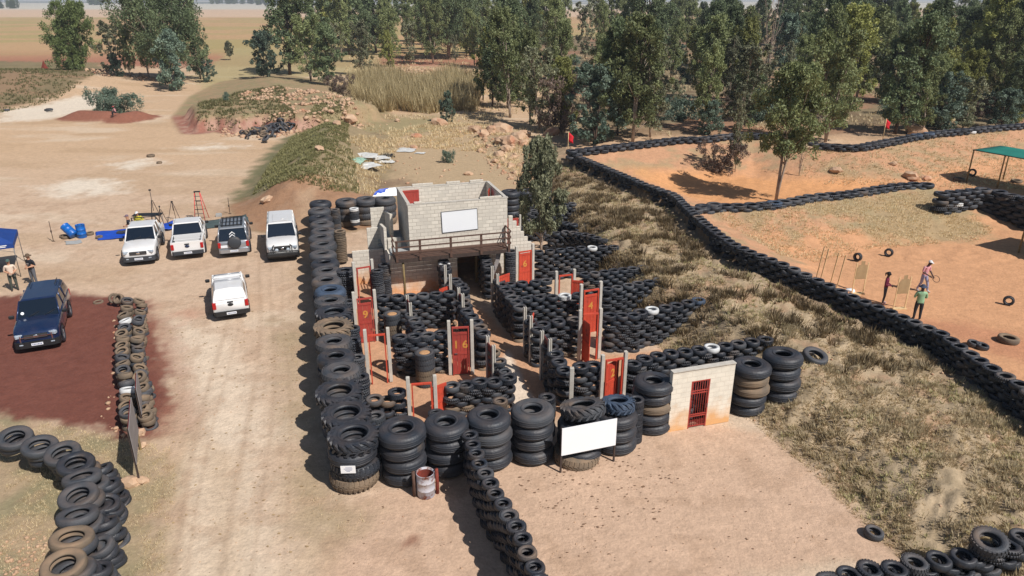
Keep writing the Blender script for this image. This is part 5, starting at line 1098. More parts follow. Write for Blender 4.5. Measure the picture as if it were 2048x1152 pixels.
    for x in xw:
        for s in (1, -1):
            ar = MB(); n = 14; vs = []
            for k in range(n + 1): a_ = math.pi * k / n; vs += [(x + math.cos(a_) * (wheelr + .05), s * (hw + .008), wheelr + math.sin(a_) * (wheelr + .05) - .02), (x + math.cos(a_) * (wheelr + .12), s * (hw + .012), wheelr + math.sin(a_) * (wheelr + .12) - .02)]
            ar.add(vs, [(2 * k, 2 * k + 1, 2 * k + 3, 2 * k + 2) for k in range(n)]); ar.add([(x, s * (hw + .004), wheelr)] + vs[::2], [(0, k + 1, k + 2) for k in range(n)]); ar.build('wheel_arch', M['black'] if paint != 'silvercar' else M['greyplastic'], t)
            wheel(t, x, s * (hw - .10), wheelr, .26)
    # bumpers, lamps, grille, plates
    f = MB(); loft(f, [[(x, y, z) for y, z in ((k * hw, zb - .06), (k * hw, zb + .22), (-k * hw, zb + .22), (-k * hw, zb - .06))] for x, k in ((xf - .35, .99), (xf - .02, .94), (xf + .07, .72))], smooth=False); f.build('front_bumper', M[bumper], t)
    f = MB(); loft(f, [[(x, y, z) for y, z in ((k * hw, zb + .02), (k * hw, zb + .24), (-k * hw, zb + .24), (-k * hw, zb + .02))] for x, k in ((xr + .15, .96), (xr - .02, .94), (xr - .09, .84))], smooth=False); f.build('rear_bumper', M[cab.get('rb', 'black')], t)
    f = MB(); f.box((xf + .005, 0, h0 - .26), (.06, W_ * .50, .20), bev=.015); gr = f.build('grille', M['black'], t)
    f = MB(); f.box((xf + .04, 0, h0 - .22), (.02, W_ * .48, .02)); f.box((xf + .04, 0, h0 - .31), (.02, W_ * .48, .02)); f.build('grille_bar', M['steel'], gr)
    for s in (1, -1):
        f = MB(); f.box((xf - .08, s * hw * .72, h0 - .22), (.18, W_ * .17, .17), rz=s * -R(24), bev=.03); f.build('headlight', M['lamp'], t)
        f = MB(); f.box((xr + .04, s * hw * .88, .88), (.16, .17, .34), bev=.02); f.build('tail_light', M['tail'], t)
        f = MB(); f.box((ws[0] + -.12, s * (hw + .14), belt + .10), (.12, .22, .17), bev=.03); f.build('mirror', M[cab.get('mir', 'black')], t)
        f = MB(); f.box((xf + .02, s * hw * .66, zb + .12), (.12, .16, .08), bev=.02); f.build('fog_lamp', M['lamp'], t)
    for x, s in ((xf + .09, 1), (xr - .105, -1)):
        f = MB(); f.box((x, 0, zb + .10 if s > 0 else zb + .14), (.015, .46, .12)); pl = f.build('number_plate', M['plate'], t)
        f = MB(); rr = random.Random(int(x * 100))
        for k in range(7): f.box((x + s * .009, -.17 + .055 * k, (zb + .10 if s > 0 else zb + .14)), (.004, .03, rr.uniform(.045, .06)))
        f.build('plate_marks', M['plateink'], pl)
    f = MB(); f.lathe([(0, .012), (.055, .012), (.07, 0)], 16, M=Matrix.Rotation(R(90), 3, 'Y') @ Matrix.Diagonal((1, 1.5, 1)), c=(xf + .045, 0, h0 - .25)); f.build('badge', M['chrome'], t)
    if cab.get('tailbadge'):
        m_ = {'blue': 'bluecar', 'black': 'black'}[cab['tailbadge']]
        f = MB(); f.lathe([(0, .012), (.07, .012), (.085, 0)], 16, M=Matrix.Rotation(R(-90), 3, 'Y') @ Matrix.Diagonal((1, 1.6, 1)), c=(xr - .01, 0, .88)); f.build('badge', M[m_], t)
        f = MB(); f.box((xr - .005, 0, 1.02), (.05, .28, .07), bev=.015); f.build('tailgate_handle', M['black'], t)
    f = MB(); f.box((0, 0, zb + .05), (L_ - .5, W_ * .8, .16)); f.build('chassis', M['black'], t)
    # door seams and handles
    for s in (1, -1):
        f = MB()
        for xx in ([ws[0] - .15, (x0t + x1t) / 2 + .05, x1b + .02]): f.box((xx, s * (hw + .001), (zb + belt) / 2 + .05), (.012, .008, belt - zb - .25))
        f.build('door_seam', M['black'], t)
        for xx in ((x0t + x1t) / 2 + .22, x1b + .2): f = MB(); f.box((xx, s * (hw + .015), belt - .16), (.16, .03, .035), bev=.008); f.build('door_handle', P_ if paint != 'whitecar' else M['black'], t)
    for sx in (ws[0] + .02,):
        f = MB()
        for y in (-.4, .25): f.tube([(sx + .02, y, h1 + .04), (sx - .22, y + .45, h1 + .20)], .012, 4)
        f.build('wiper', M['black'], t)
    return t, dict(hw=hw, xf=xf, xr=xr, tw=tw, bw=bw, zr=zr, x1b=x1b, x1t=x1t, x0t=x0t, belt=belt)
# 1 dark blue double cab with canopy, facing the camera
t, q = car('pickup_truck', 'dark blue double cab pickup with canopy parked on the red soil', 'pickup truck', (80,704), (112,606), 'bluecar', 5.3, 1.86, (1.08, 1.17), 1.80, 1.16, dict(windscreen=(1.15, .42), rear=(-1.25, -1.10), canopy='bluecar'), kind='canopy', bumper='black', wheelr=.40)
for x in (.2, -.9): 
    pass
f = MB(); 
for s in (1, -1): f.tube([(q['x1t'] - .2, s * .55, q['zr'] + .06), (q['xr'] + .45, s * .55, q['zr'] + .06)], .02, 5)
f.build('canopy_rail', M['black'], t)
f = MB(); f.lathe([(0, .006), (.07, .006)], 12, M=Matrix.Rotation(R(60), 3, 'Y'), c=(.98, -.62, 1.36)); f.build('licence_disc', M['white'], t)
f = MB(); f.box((q['xf'] + .03, 0, .82), (.05, 1.2, .03)); f.box((q['xf'] - .02, .62, .72), (.05, .05, .35)); f.box((q['xf'] - .02, -.62, .72), (.05, .05, .35)); f.build('chrome_trim', M['chrome'], t)
# 2 white double cab, facing the camera, load frame behind
t, q = car('pickup_truck', 'white double cab pickup facing the camera, first from left in the row', 'pickup truck', (281,532), (304,478), 'whitecar', 5.3, 1.86, (1.06, 1.15), 1.80, 1.14, dict(windscreen=(1.15, .45), rear=(-1.15, -1.0)), kind='open')
f = MB()
for s in (1, -1): f.tube([(q['x1b'] - .15, s * .75, 1.1), (q['x1b'] - .12, s * .70, 1.95)], .03, 6); f.tube([(q['x1b'] - .12, s * .70, 1.95), (q['x1b'] - 1.2, s * .80, 1.15)], .03, 6)
f.tube([(q['x1b'] - .12, -.7, 1.95), (q['x1b'] - .12, .7, 1.95)], .03, 6); f.tube([(q['x1b'] - .14, -.7, 1.72), (q['x1b'] - .14, .7, 1.72)], .022, 6); f.build('roll_bar', M['black'], t)
# 3 white double cab seen from behind, open bay
t, q = car('pickup_truck', 'white double cab pickup with open load bay, tail towards the camera', 'pickup truck', (379,520), (386,470), 'whitecar', 5.3, 1.90, (1.10, 1.18), 1.83, 1.18, dict(windscreen=(1.25, .50), rear=(-1.0, -.75), tailbadge='blue', rb='greyplastic'), kind='open', facing=-1)
f = MB(); f.box((q['xr'] + .75, 0, 1.12), (.16, 1.55, .05), bev=.01); f.build('bay_bar', M['whitecar'], t)
# 4 silver wagon with spare wheel
t, q = car('offroad_wagon', 'silver grey offroad wagon with a covered spare wheel on its tailgate', 'offroad car', (471,516), (474,468), 'silvercar', 4.75, 1.86, (1.08, 1.16), 1.84, 1.12, dict(windscreen=(1.0, .35), rear=(-2.28, -2.05), rb='silvercar', mir='black'), kind='wagon', facing=-1, wb=2.8)
f = MB(); f.lathe([(0, .09), (.30, .09), (.37, .05), (.39, -.02), (.38, -.11), (0, -.11)], 26, M=Matrix.Rotation(R(-90), 3, 'Y'), c=(q['xr'] - .12, -.08, 1.02)); f.build('spare_wheel_cover', M['greyplastic'], t)
f = MB()
for k in range(6): f.box((-.75, -.55 + .22 * k, q['zr'] + .085), (1.9, .07, .02))
for x in (.15, -.75, -1.65): f.box((x, 0, q['zr'] + .06), (.05, 1.25, .03))
f.tube([(.2, .64, q['zr'] + .12), (-1.7, .64, q['zr'] + .12), (-1.7, -.64, q['zr'] + .12), (.2, -.64, q['zr'] + .12), (.2, .64, q['zr'] + .12)], .018, 5); f.build('roof_rack', M['black'], t)
f = MB()   # chevron decal on the rear window
for k in range(2):
    z0 = 1.42 + .14 * k
    for s in (1, -1): f.quad((q['xr'] + .10 + .09 * k - .035, 0, z0 + .12), (q['xr'] + .10 + .09 * k - .035, 0, z0 + .05), (q['xr'] + .05 + .09 * k - .03, s * .17, z0 - .09), (q['xr'] + .05 + .09 * k - .03, s * .17, z0 - .02))
f.build('chevron_decal', M['white'], t)
f = MB(); f.box((q['xr'] - .03, .52, .80), (.02, .44, .16)); f.build('rear_plate', M['plate'], t)
# 5 white wagon facing the camera with bull bar and spot lamps
t, q = car('offroad_wagon', 'white offroad wagon with black bull bar and spot lamps, nearest the tyre wall', 'offroad car', (568,524), (566,462), 'whitecar', 4.9, 1.90, (1.14, 1.20), 1.98, 1.20, dict(windscreen=(1.05, .65), rear=(-2.40, -2.30), mir='black'), kind='wagon', wb=2.85, bumper='black', wheelr=.42)
f = MB()
for s in (1, -1): f.tube([(q['xf'] + .12, s * .55, .45), (q['xf'] + .20, s * .55, 1.10), (q['xf'] + .14, s * .45, 1.16)], .032, 6)
f.tube([(q['xf'] + .20, -.55, 1.08), (q['xf'] + .20, .55, 1.08)], .032, 6); f.tube([(q['xf'] + .2, -.9, .74), (q['xf'] + .22, 0, .76), (q['xf'] + .2, .9, .74)], .035, 6); f.box((q['xf'] + .16, 0, .55), (.16, 1.8, .22), bev=.03); f.build('bull_bar', M['black'], t)
for s in (1, -1): f = MB(); f.lathe([(0, .05), (.10, .04), (.115, 0), (.06, -.07)], 14, M=Matrix.Rotation(R(90), 3, 'Y'), c=(q['xf'] + .28, s * .33, .88)); f.build('spot_lamp', M['lamp'], t)
f = MB(); f.box((-.5, 0, q['zr'] + .06), (1.7, .9, .02), bev=.008); f.box((-.1, .15, q['zr'] + .09), (.25, .12, .03)); f.build('roof_panel', M['whitecar'], t)
f = MB(); f.tube([(1.05, .98, 1.0), (1.1, .98, 1.45), (.7, .96, 1.75)], .045, 8); f.build('snorkel', M['black'], t)
# 6 small white bakkie with canopy, from behind
t, q = car('pickup_truck', 'small white half ton pickup with canopy standing alone on the track', 'pickup truck', (466,641), (459,575), 'whitecar', 4.5, 1.72, (.98, 1.06), 1.62, 1.06, dict(windscreen=(.95, .35), rear=(-.35, -.15), tailbadge='black'), kind='canopy', facing=-1, wheelr=.32, wb=2.7, zb=.32)
f = MB(); 
for x in (.1, -.8): f.tube([(x, -.62, q['zr'] + .06), (x, .62, q['zr'] + .06)], .02, 5)
f.build('roof_bar', M['rim'], t)
# ================================================================ people
SK = {'light': lin(200,150,120), 'dark': lin(74,50,40), 'tan': lin(176,126,98)}
def flat(name, c, r=.85): 
    if name not in M: M[name] = mat(name, c, r, var=tuple(v * .75 for v in c), vscale=6, amt=.8)
    return M[name]
def person(label, loc, yaw, skin, top, legs, shoes, pose, hat=None, hair=None, H_=1.75, build=1.0, extra_top=None):
    """pose: dict of joint positions (facing -y, metres, x = the person's left)"""
    t = thing('person', label, 'person', loc, yaw); k = H_ / 1.75
    J = dict(pel=(0, 0, .93), ch=(0, .0, 1.25), nk=(0, .0, 1.47), hd0=(0, -.015, 1.56), hd1=(0, -.03, 1.66), hd2=(0, -.02, 1.735),
             shl=(.19, 0, 1.42), ell=(.25, .02, 1.14), wrl=(.26, -.06, .90), shr=(-.19, 0, 1.42), elr=(-.25, .02, 1.14), wrr=(-.26, -.06, .90),
             hpl=(.10, 0, .90), knl=(.12, -.02, .50), anl=(.13, .02, .09), tol=(.15, -.15, .035), hpr=(-.10, 0, .90), knr=(-.12, -.02, .50), anr=(-.13, .02, .09), tor=(-.15, -.15, .035))
    J.update(pose); J = {a: Vector(b) * k for a, b in J.items()}
    def r_(a, b): return (a * build * k, b * build * k)
    chain = [('pel', None, (.155, .115)), ('ch', 'pel', (.165, .11)), ('nk', 'ch', (.075, .07)), ('hd0', 'nk', (.062, .070)), ('hd1', 'hd0', (.082, .098)), ('hd2', 'hd1', (.060, .072)),
             ('hpl', 'pel', (.10, .105)), ('knl', 'hpl', (.068, .068)), ('anl', 'knl', (.048, .048)), ('tol', 'anl', (.045, .032)), ('hpr', 'pel', (.10, .105)), ('knr', 'hpr', (.068, .068)), ('anr', 'knr', (.048, .048)), ('tor', 'anr', (.045, .032)),
             ('shl', 'ch', (.070, .066)), ('ell', 'shl', (.048, .048)), ('wrl', 'ell', (.032, .030)), ('shr', 'ch', (.070, .066)), ('elr', 'shr', (.048, .048)), ('wrr', 'elr', (.032, .030))]
    bm = bmesh.new(); sk = bm.verts.layers.skin.verify(); V = {}
    for nme, par, rad in chain:
        v = bm.verts.new(J[nme]); v[sk].radius = r_(*rad); v[sk].use_root = (nme == 'pel'); V[nme] = v
        if par: bm.edges.new((V[par], v))
    me = bpy.data.meshes.new('body_src'); bm.to_mesh(me); bm.free()
    src = bpy.data.objects.new('body_src', me); col.objects.link(src)
    sm = src.modifiers.new('s', 'SKIN'); sm.use_smooth_shade = True; src.modifiers.new('u', 'SUBSURF').levels = 2
    dg = bpy.context.evaluated_depsgraph_get(); bme = bpy.data.meshes.new_from_object(src.evaluated_get(dg)); bpy.data.objects.remove(src)
    # hands (palm, four fingers, thumb) and face details welded into the same mesh object
    hb = bmesh.new(); hb.from_mesh(bme)
    extra = MB()
    for s, wn_, en in ((1, 'wrl', 'ell'), (-1, 'wrr', 'elr')):
        w_ = J[wn_]; d = (w_ - J[en]).normalized(); side = d.cross(Vector((0, 1, 0))).normalized() if abs(d.y) < .9 else Vector((1, 0, 0)); fw = side.cross(d)
        extra.tube([w_ - d * .03, w_ + d * .03, w_ + d * .085], [.028 * k, .038 * k, .034 * k], 8, 0)
        for i, ln in enumerate((.065, .078, .072, .055)):
            o_ = side * (.027 - .018 * i) * k; a = w_ + d * .075 * k + o_
            extra.tube([a, a + d * ln * .5 * k, a + (d * .8 + fw * .5).normalized() * ln * k], [.0095 * k, .009 * k, .007 * k], 5, 0)
        a = w_ + d * .03 * k + side * .034 * k; extra.tube([a, a + (side * .8 + d * .6) * .035 * k, a + (side * .5 + d * 1.1) * .058 * k], [.012 * k, .011 * k, .009 * k], 5, 0)
    h1 = J['hd1']; fx = Vector((0, -1, 0)); hr = .098 * build * k
    extra.tube([h1 + Vector((0, -hr * .82, .015)), h1 + Vector((0, -hr * 1.12, -.02)), h1 + Vector((0, -hr * .9, -.032))], [.010, .016, .010], 6, 0)
    for s in (1, -1):
        extra.tube([h1 + Vector((s * .076 * k, .005, -.02)), h1 + Vector((s * .088 * k, .012, .01)), h1 + Vector((s * .078 * k, .01, .035))], [.010, .016, .010], 6, 0)
        extra.tube([h1 + Vector((s * .030, -hr * .88, .012)), h1 + Vector((s * .030, -hr * .95, .012))], .010, 6, 4)
    extra.box(h1 + Vector((0, -hr * .90, -.055)), (.045, .02, .010), 0, 4)
    mats = [flat('skin_' + skin, SK[skin], .6), flat('cloth_' + top[0], top[1]), flat('cloth_' + legs[0], legs[1]), flat('shoe_' + shoes[0], shoes[1]), flat('eye_dark', lin(40,26,22))]
    nk = J['nk'].z; hip = J['pel'].z
    verts = [v.co.copy() for v in bme.vertices]; fs = [tuple(p.vertices) for p in bme.polygons]; mi = []
    def seg(p, a, b):
        ab = b - a; tt = max(0, min(1, (p - a).dot(ab) / ab.length_squared)); return (p - a - ab * tt).length
    sleeve = 'long' if len(top) > 2 and top[2] == 'long' else 'short'; shorts = len(legs) > 2 and legs[2] == 'shorts'
    for p in bme.polygons:
        c = Vector(p.center)
        dl = {'arm': min(seg(c, J['shl'], J['ell']), seg(c, J['shr'], J['elr'])), 'fore': min(seg(c, J['ell'], J['wrl']), seg(c, J['elr'], J['wrr'])),
              'torso': min(seg(c, J['pel'], J['ch']), seg(c, J['ch'], J['nk'])) * .62, 'head': min(seg(c, J['hd0'], J['hd1']), seg(c, J['hd1'], J['hd2'])) * .9, 'thigh': min(seg(c, J['hpl'], J['knl']), seg(c, J['hpr'], J['knr'])),
              'shin': min(seg(c, J['knl'], J['anl']), seg(c, J['knr'], J['anr'])), 'foot': min(seg(c, J['anl'], J['tol']), seg(c, J['anr'], J['tor'])) * .9}
        b_ = min(dl, key=dl.get)
        m_ = {'arm': 1, 'fore': 1 if sleeve == 'long' else 0, 'torso': 1, 'head': 0, 'thigh': 2, 'shin': 0 if shorts else 2, 'foot': 3}[b_]
        if b_ == 'torso' and c.z > nk + .01: m_ = 0
        if b_ == 'torso' and c.z < hip - .03: m_ = 2
        mi.append(m_)
    mb = MB(); mb.add(verts, fs, 0, True); mb.m = mi; n0 = len(mb.v); mb.v += extra.v; mb.f += [tuple(n0 + i for i in f_) for f_ in extra.f]; mb.m += extra.m; mb.sm += [True] * len(extra.f)
    mb.build('body', mats, t)
    hd = J['hd1'] + Vector((0, 0, .0))
    if hair:
        hb_ = MB(); hb_.lathe([(0, .115), (.06, .10), (.092, .055), (.100, .0), (.090, -.05)], 14, c=hd + Vector((0, .014, .0)))
        if hair[1] == 'tail': hb_.tube([hd + Vector((0, .09, .05)), hd + Vector((.03, .16, 0)), hd + Vector((.04, .15, -.14))], [.045, .04, .015], 7)
        hb_.build('hair', flat('hair_' + hair[0], {'black': lin(22,18,18), 'brown': lin(70,50,38)}[hair[0]]), t)
    if hat:
        hh = MB(); hc = hd + Vector((0, .005, .055))
        if hat[0] == 'cap': hh.lathe([(0, .085), (.06, .075), (.096, .03), (.104, -.02)], 16, c=hc); hh.add([hc + Vector((x, y, z)) for x, y, z in ((-.07, -.08, -.005), (.07, -.08, -.005), (.05, -.19, -.02), (-.05, -.19, -.02), (-.07, -.08, -.02), (.07, -.08, -.02), (.05, -.19, -.03), (-.05, -.19, -.03))], [(0, 1, 2, 3), (4, 7, 6, 5), (2, 6, 7, 3), (1, 5, 6, 2), (0, 3, 7, 4)])
        else: hh.lathe([(0, .09), (.07, .085), (.098, .05), (.104, -.01), (.19, -.035), (.195, -.028), (.11, .004)], 20, c=hc)
        hh.build('hat', flat('hat_' + hat[1], hat[2]), t)
    return t, J
def standz(px, py): p = T(px, py); return p
FOLD = dict(ell=(.27, .04, 1.14), wrl=(.08, -.24, 1.10), elr=(-.27, .04, 1.14), wrr=(-.08, -.24, 1.07))
person('man in cream shirt and green cap standing by the blue gazebo', W(31,581), R(35), 'light', ('cream', lin(226,206,186)), ('olive', lin(74,80,72)), ('dark', lin(60,52,46)), dict(FOLD, wrl=(.12, -.22, 1.05)), ('cap', 'green', lin(74,98,92)), H_=1.80, build=1.12)
p_, J_ = person('man in black printed shirt and brown hat behind the blue pickup', W(71,570), R(-15), 'light', ('black', lin(26,30,40)), ('grey', lin(96,98,104)), ('sand', lin(150,130,110)), dict(FOLD, tol=(.2, -.13, .035)), ('brim', 'brown', lin(96,78,60)), H_=1.82, build=1.1)
mb = MB(); mb.box((0, -.150, 1.33), (.17, .008, .06)); mb.box((0, -.150, 1.25), (.10, .008, .03)); mb.build('shirt_print', M['silvercar'], p_)
mb = MB(); mb.tube([(-.10, -.28, 1.12), (.36, -.36, .92)], .018, 6); mb.box((.14, -.31, 1.02), (.2, .04, .07), bev=.01)
tag(mb.build('equipment_rod', M['black'], loc=W(31,581), rz=R(35)), 'dark rod held by the man in the cream shirt', 'rod')
person('man in dark green vest and purple cap behind the first white pickup', W(265,484), R(-60), 'light', ('darknavy', lin(34,34,44)), ('navy', lin(38,40,52)), ('dark', lin(60,52,46)), dict(FOLD), ('cap', 'purple', lin(120,100,116)), H_=1.84, build=1.15)
person('man in yellow and green shirt and white cap at the folding table', W(284,472), R(10), 'tan', ('yellow', lin(206,196,70), 'long'), ('green', lin(44,72,56)), ('dark', lin(60,52,46)), dict(FOLD, wrl=(.20, -.36, 1.06), wrr=(-.10, -.34, 1.05), ch=(0, -.06, 1.24), nk=(0, -.12, 1.44), hd0=(0, -.15, 1.53), hd1=(0, -.17, 1.63), hd2=(0, -.17, 1.70), shl=(.19, -.08, 1.40), shr=(-.19, -.08, 1.40)), ('cap', 'white', lin(225,225,225)), H_=1.75, build=1.12)
def bent(d, dy, dz): return d
person('woman in maroon top and grey trousers beside the near target', T(1765,609), R(60), 'dark', ('maroon', lin(110,26,58), 'long'), ('greyblue', lin(66,72,82)), ('pink', lin(200,170,170)), dict(FOLD, wrl=(.06, -.22, 1.05)), None, ('black', 'tail'), H_=1.72, build=.95)
pp, J2 = person('person in pale pink shirt and white cap holding a hoop', T(1842,583), R(25), 'dark', ('pink', lin(222,160,166)), ('lilac', lin(156,156,186)), ('white', lin(200,200,205)), dict(wrl=(.22, -.30, .92), ell=(.26, -.06, 1.14), wrr=(-.02, -.30, .95), elr=(-.26, -.04, 1.14), ch=(0, -.04, 1.24), nk=(0, -.09, 1.45), hd0=(0, -.13, 1.53), hd1=(0, -.16, 1.63), hd2=(0, -.17, 1.70), shl=(.19, -.05, 1.41), shr=(-.19, -.05, 1.41), anl=(.18, -.20, .09), tol=(.2, -.36, .035), knl=(.13, -.16, .5), anr=(-.1, .2, .09), tor=(-.1, .04, .035), knr=(-.11, .02, .5)), ('cap', 'white', lin(225,225,225)), H_=1.78)
mb = MB(); mb.lathe([(.17, -.012), (.195, 0), (.17, .012)], 20, closed=True, M=Matrix.Rotation(R(50), 3, 'X')); tag(mb.build('hoop', M['darkwood'], loc=Vector(pp.location) + Matrix.Rotation(R(25), 3, 'Z') @ Vector((.30, -.46, .82))), 'dark hoop hanging from the hand of the person in pink', 'hoop')
p3, J3 = person('person in pale green shirt and dark trousers filming behind the crest wall', T(1832,640), R(165), 'dark', ('palegreen', lin(150,190,150)), ('charcoal', lin(40,44,52)), ('dark', lin(60,52,46)), dict(elr=(-.26, -.05, 1.14), wrr=(-.06, -.24, 1.16), ell=(.27, -.02, 1.14), wrl=(.16, -.24, 1.12)), ('brim', 'slate', lin(66,74,96)), H_=1.78, build=1.1)
mb = MB(); mb.box((0, 0, 0), (.14, .10, .10), bev=.02); mb.tube([(0, -.04, 0), (0, -.14, 0)], .045, 10); tag(mb.build('camera_gear', M['black'], loc=Vector(p3.location) + Matrix.Rotation(R(165), 3, 'Z') @ Vector((.06, -.36, 1.18)), rz=R(165)), 'black camera held by the person in pale green', 'camera')
SIT = dict(pel=(0, .05, .42), ch=(0, -.02, .74), nk=(0, -.08, .95), hd0=(0, -.11, 1.03), hd1=(0, -.13, 1.12), hd2=(0, -.13, 1.19), shl=(.18, -.05, .90), shr=(-.18, -.05, .90), ell=(.22, -.18, .66), elr=(-.22, -.18, .66), wrl=(.10, -.38, .62), wrr=(-.10, -.38, .62), hpl=(.10, .03, .42), hpr=(-.10, .03, .42), knl=(.14, -.36, .50), knr=(-.14, -.36, .50), anl=(.14, -.38, .09), anr=(-.14, -.38, .09), tol=(.15, -.54, .035), tor=(-.15, -.54, .035))
person('crouched person with red cap and pink top beside the far bush', T(232,232), R(-40), 'dark', ('rose', lin(206,150,150)), ('black', lin(26,30,40)), ('dark', lin(60,52,46)), SIT, ('cap', 'red', lin(190,70,80)))
# ================================================================ foliage
def leafmat(name, rgb, rgb2, trans=.25):
    m = bpy.data.materials.new(name); m.use_nodes = True; N = m.node_tree.nodes; L = m.node_tree.links; b = N["Principled BSDF"]; b.inputs["Roughness"].default_value = .6; b.inputs["Specular IOR Level"].default_value = .35
    at = N.new("ShaderNodeVertexColor"); at.layer_name = 'leaf'; oi = N.new("ShaderNodeObjectInfo")
    x = N.new("ShaderNodeMix"); x.data_type = 'RGBA'; L.new(at.outputs["Color"], x.inputs[0]); x.inputs[6].default_value = rgb + (1,); x.inputs[7].default_value = rgb2 + (1,)
    hs = N.new("ShaderNodeHueSaturation"); r = N.new("ShaderNodeMapRange"); r.inputs[3].default_value = .72; r.inputs[4].default_value = 1.3; L.new(oi.outputs["Random"], r.inputs[0]); L.new(r.outputs[0], hs.inputs["Value"]); L.new(x.outputs[2], hs.inputs["Color"])
    L.new(hs.outputs[0], b.inputs["Base Color"])
    tr = N.new("ShaderNodeBsdfTranslucent"); L.new(hs.outputs[0], tr.inputs[0]); ms = N.new("ShaderNodeMixShader"); ms.inputs[0].default_value = trans
    L.new(b.outputs[0], ms.inputs[1]); L.new(tr.outputs[0], ms.inputs[2]); L.new(ms.outputs[0], N["Material Output"].inputs[0]); return m
M['leaf_olive'] = leafmat('olive_eucalyptus_leaves', lin(94,104,66), lin(158,164,112))
M['leaf_bush'] = leafmat('dense_olive_leaves', lin(70,84,50), lin(122,134,80))
M['grassolive'] = leafmat('olive_grass_blades', lin(98,100,62), lin(158,150,102), .3)
M['leaf_dark'] = leafmat('dark_eucalyptus_leaves', lin(74,88,62), lin(128,140,100))
M['leaf_blue'] = leafmat('blue_green_leaves', lin(76,94,80), lin(132,148,128))
M['leaf_yellow'] = leafmat('yellow_green_leaves', lin(112,116,62), lin(168,168,98))
M['leaf_grey'] = leafmat('greyish_leaves', lin(100,104,80), lin(158,158,126))
M['leaf_brown'] = leafmat('bare_purple_twigs', lin(92,76,70), lin(136,118,104))
M['bark_pale'] = mat('pale_eucalyptus_bark', lin(176,160,144), .9, var=lin(112,92,78), vscale=2, amt=.6)
M['bark_dark'] = mat('dark_bark', lin(92,74,62), .9, var=lin(60,48,42), vscale=2)
M['grassblade'] = leafmat('dry_grass_blades', lin(170,152,118), lin(234,216,178), .45)
M['grassgreen'] = leafmat('green_grass_blades', lin(136,130,90), lin(202,192,142), .3)
M['scrubleaf'] = leafmat('dark_dry_scrub', lin(78,66,50), lin(150,128,92), .25)
M['reed'] = leafmat('dry_reeds', lin(176,154,106), lin(230,212,166), .35)
M['rock'] = mat('tan_boulder', lin(206,178,148), .92, var=lin(160,120,92), vscale=1.2, amt=.7, bump=.6, bscale=9, coords='World', two=lin(170,104,74), twoscale=.5, twothr=.56, twosoft=.2)
def np_mesh(name, V, F4, mats, colors=None, cname='leaf', mi=None):
    me = bpy.data.meshes.new(name); me.vertices.add(len(V)); me.vertices.foreach_set('co', V.astype(np.float32).ravel()); nf = len(F4)
    k = F4.shape[1]; me.loops.add(nf * k); me.loops.foreach_set('vertex_index', F4.astype(np.int32).ravel()); me.polygons.add(nf)
    me.polygons.foreach_set('loop_start', np.arange(nf, dtype=np.int32) * k); me.polygons.foreach_set('loop_total', np.full(nf, k, np.int32))
    if mi is not None: me.polygons.foreach_set('material_index', mi.astype(np.int32))
    for m in mats: me.materials.append(m)
    if colors is not None:
        ca = me.color_attributes.new(cname, 'FLOAT_COLOR', 'POINT'); ca.data.foreach_set('color', np.repeat(np.stack([colors] * 3 + [np.ones_like(colors)], 1), 1, 0).astype(np.float32).ravel())
    me.update(calc_edges=True); return me
def leaves(cent, n_each, rad, size, rs, flatten=.8, droop=.5, shade=None):
    """leaf quads scattered round clump centres; returns V, F, colours"""
    C_ = np.repeat(cent, n_each, 0); n = len(C_); rr_ = np.repeat(rad, n_each)
    d = rs.normal(size=(n, 3)); d /= np.linalg.norm(d, axis=1)[:, None]; rad_ = rr_ * rs.rand(n) ** .45
    P_ = C_ + d * rad_[:, None] * np.array([1, 1, flatten])
    ax = rs.normal(size=(n, 3)); ax[:, 2] -= droop * 1.5; ax /= np.linalg.norm(ax, axis=1)[:, None]
    b = rs.normal(size=(n, 3)); b -= (b * ax).sum(1)[:, None] * ax; b /= np.linalg.norm(b, axis=1)[:, None]
    s = size * (.6 + .8 * rs.rand(n)); l_ = ax * s[:, None]; w_ = b * (s * .24)[:, None]
    V = np.stack([P_ - l_ * .5, P_ + w_, P_ + l_ * .5, P_ - w_], 1).reshape(-1, 3); F = np.arange(n * 4).reshape(-1, 4)
    cc = np.repeat(rs.rand(len(cent)), n_each) * .55 + rs.rand(n) * .45; cc = np.repeat(cc, 4); return V, F, cc
TREES = {}
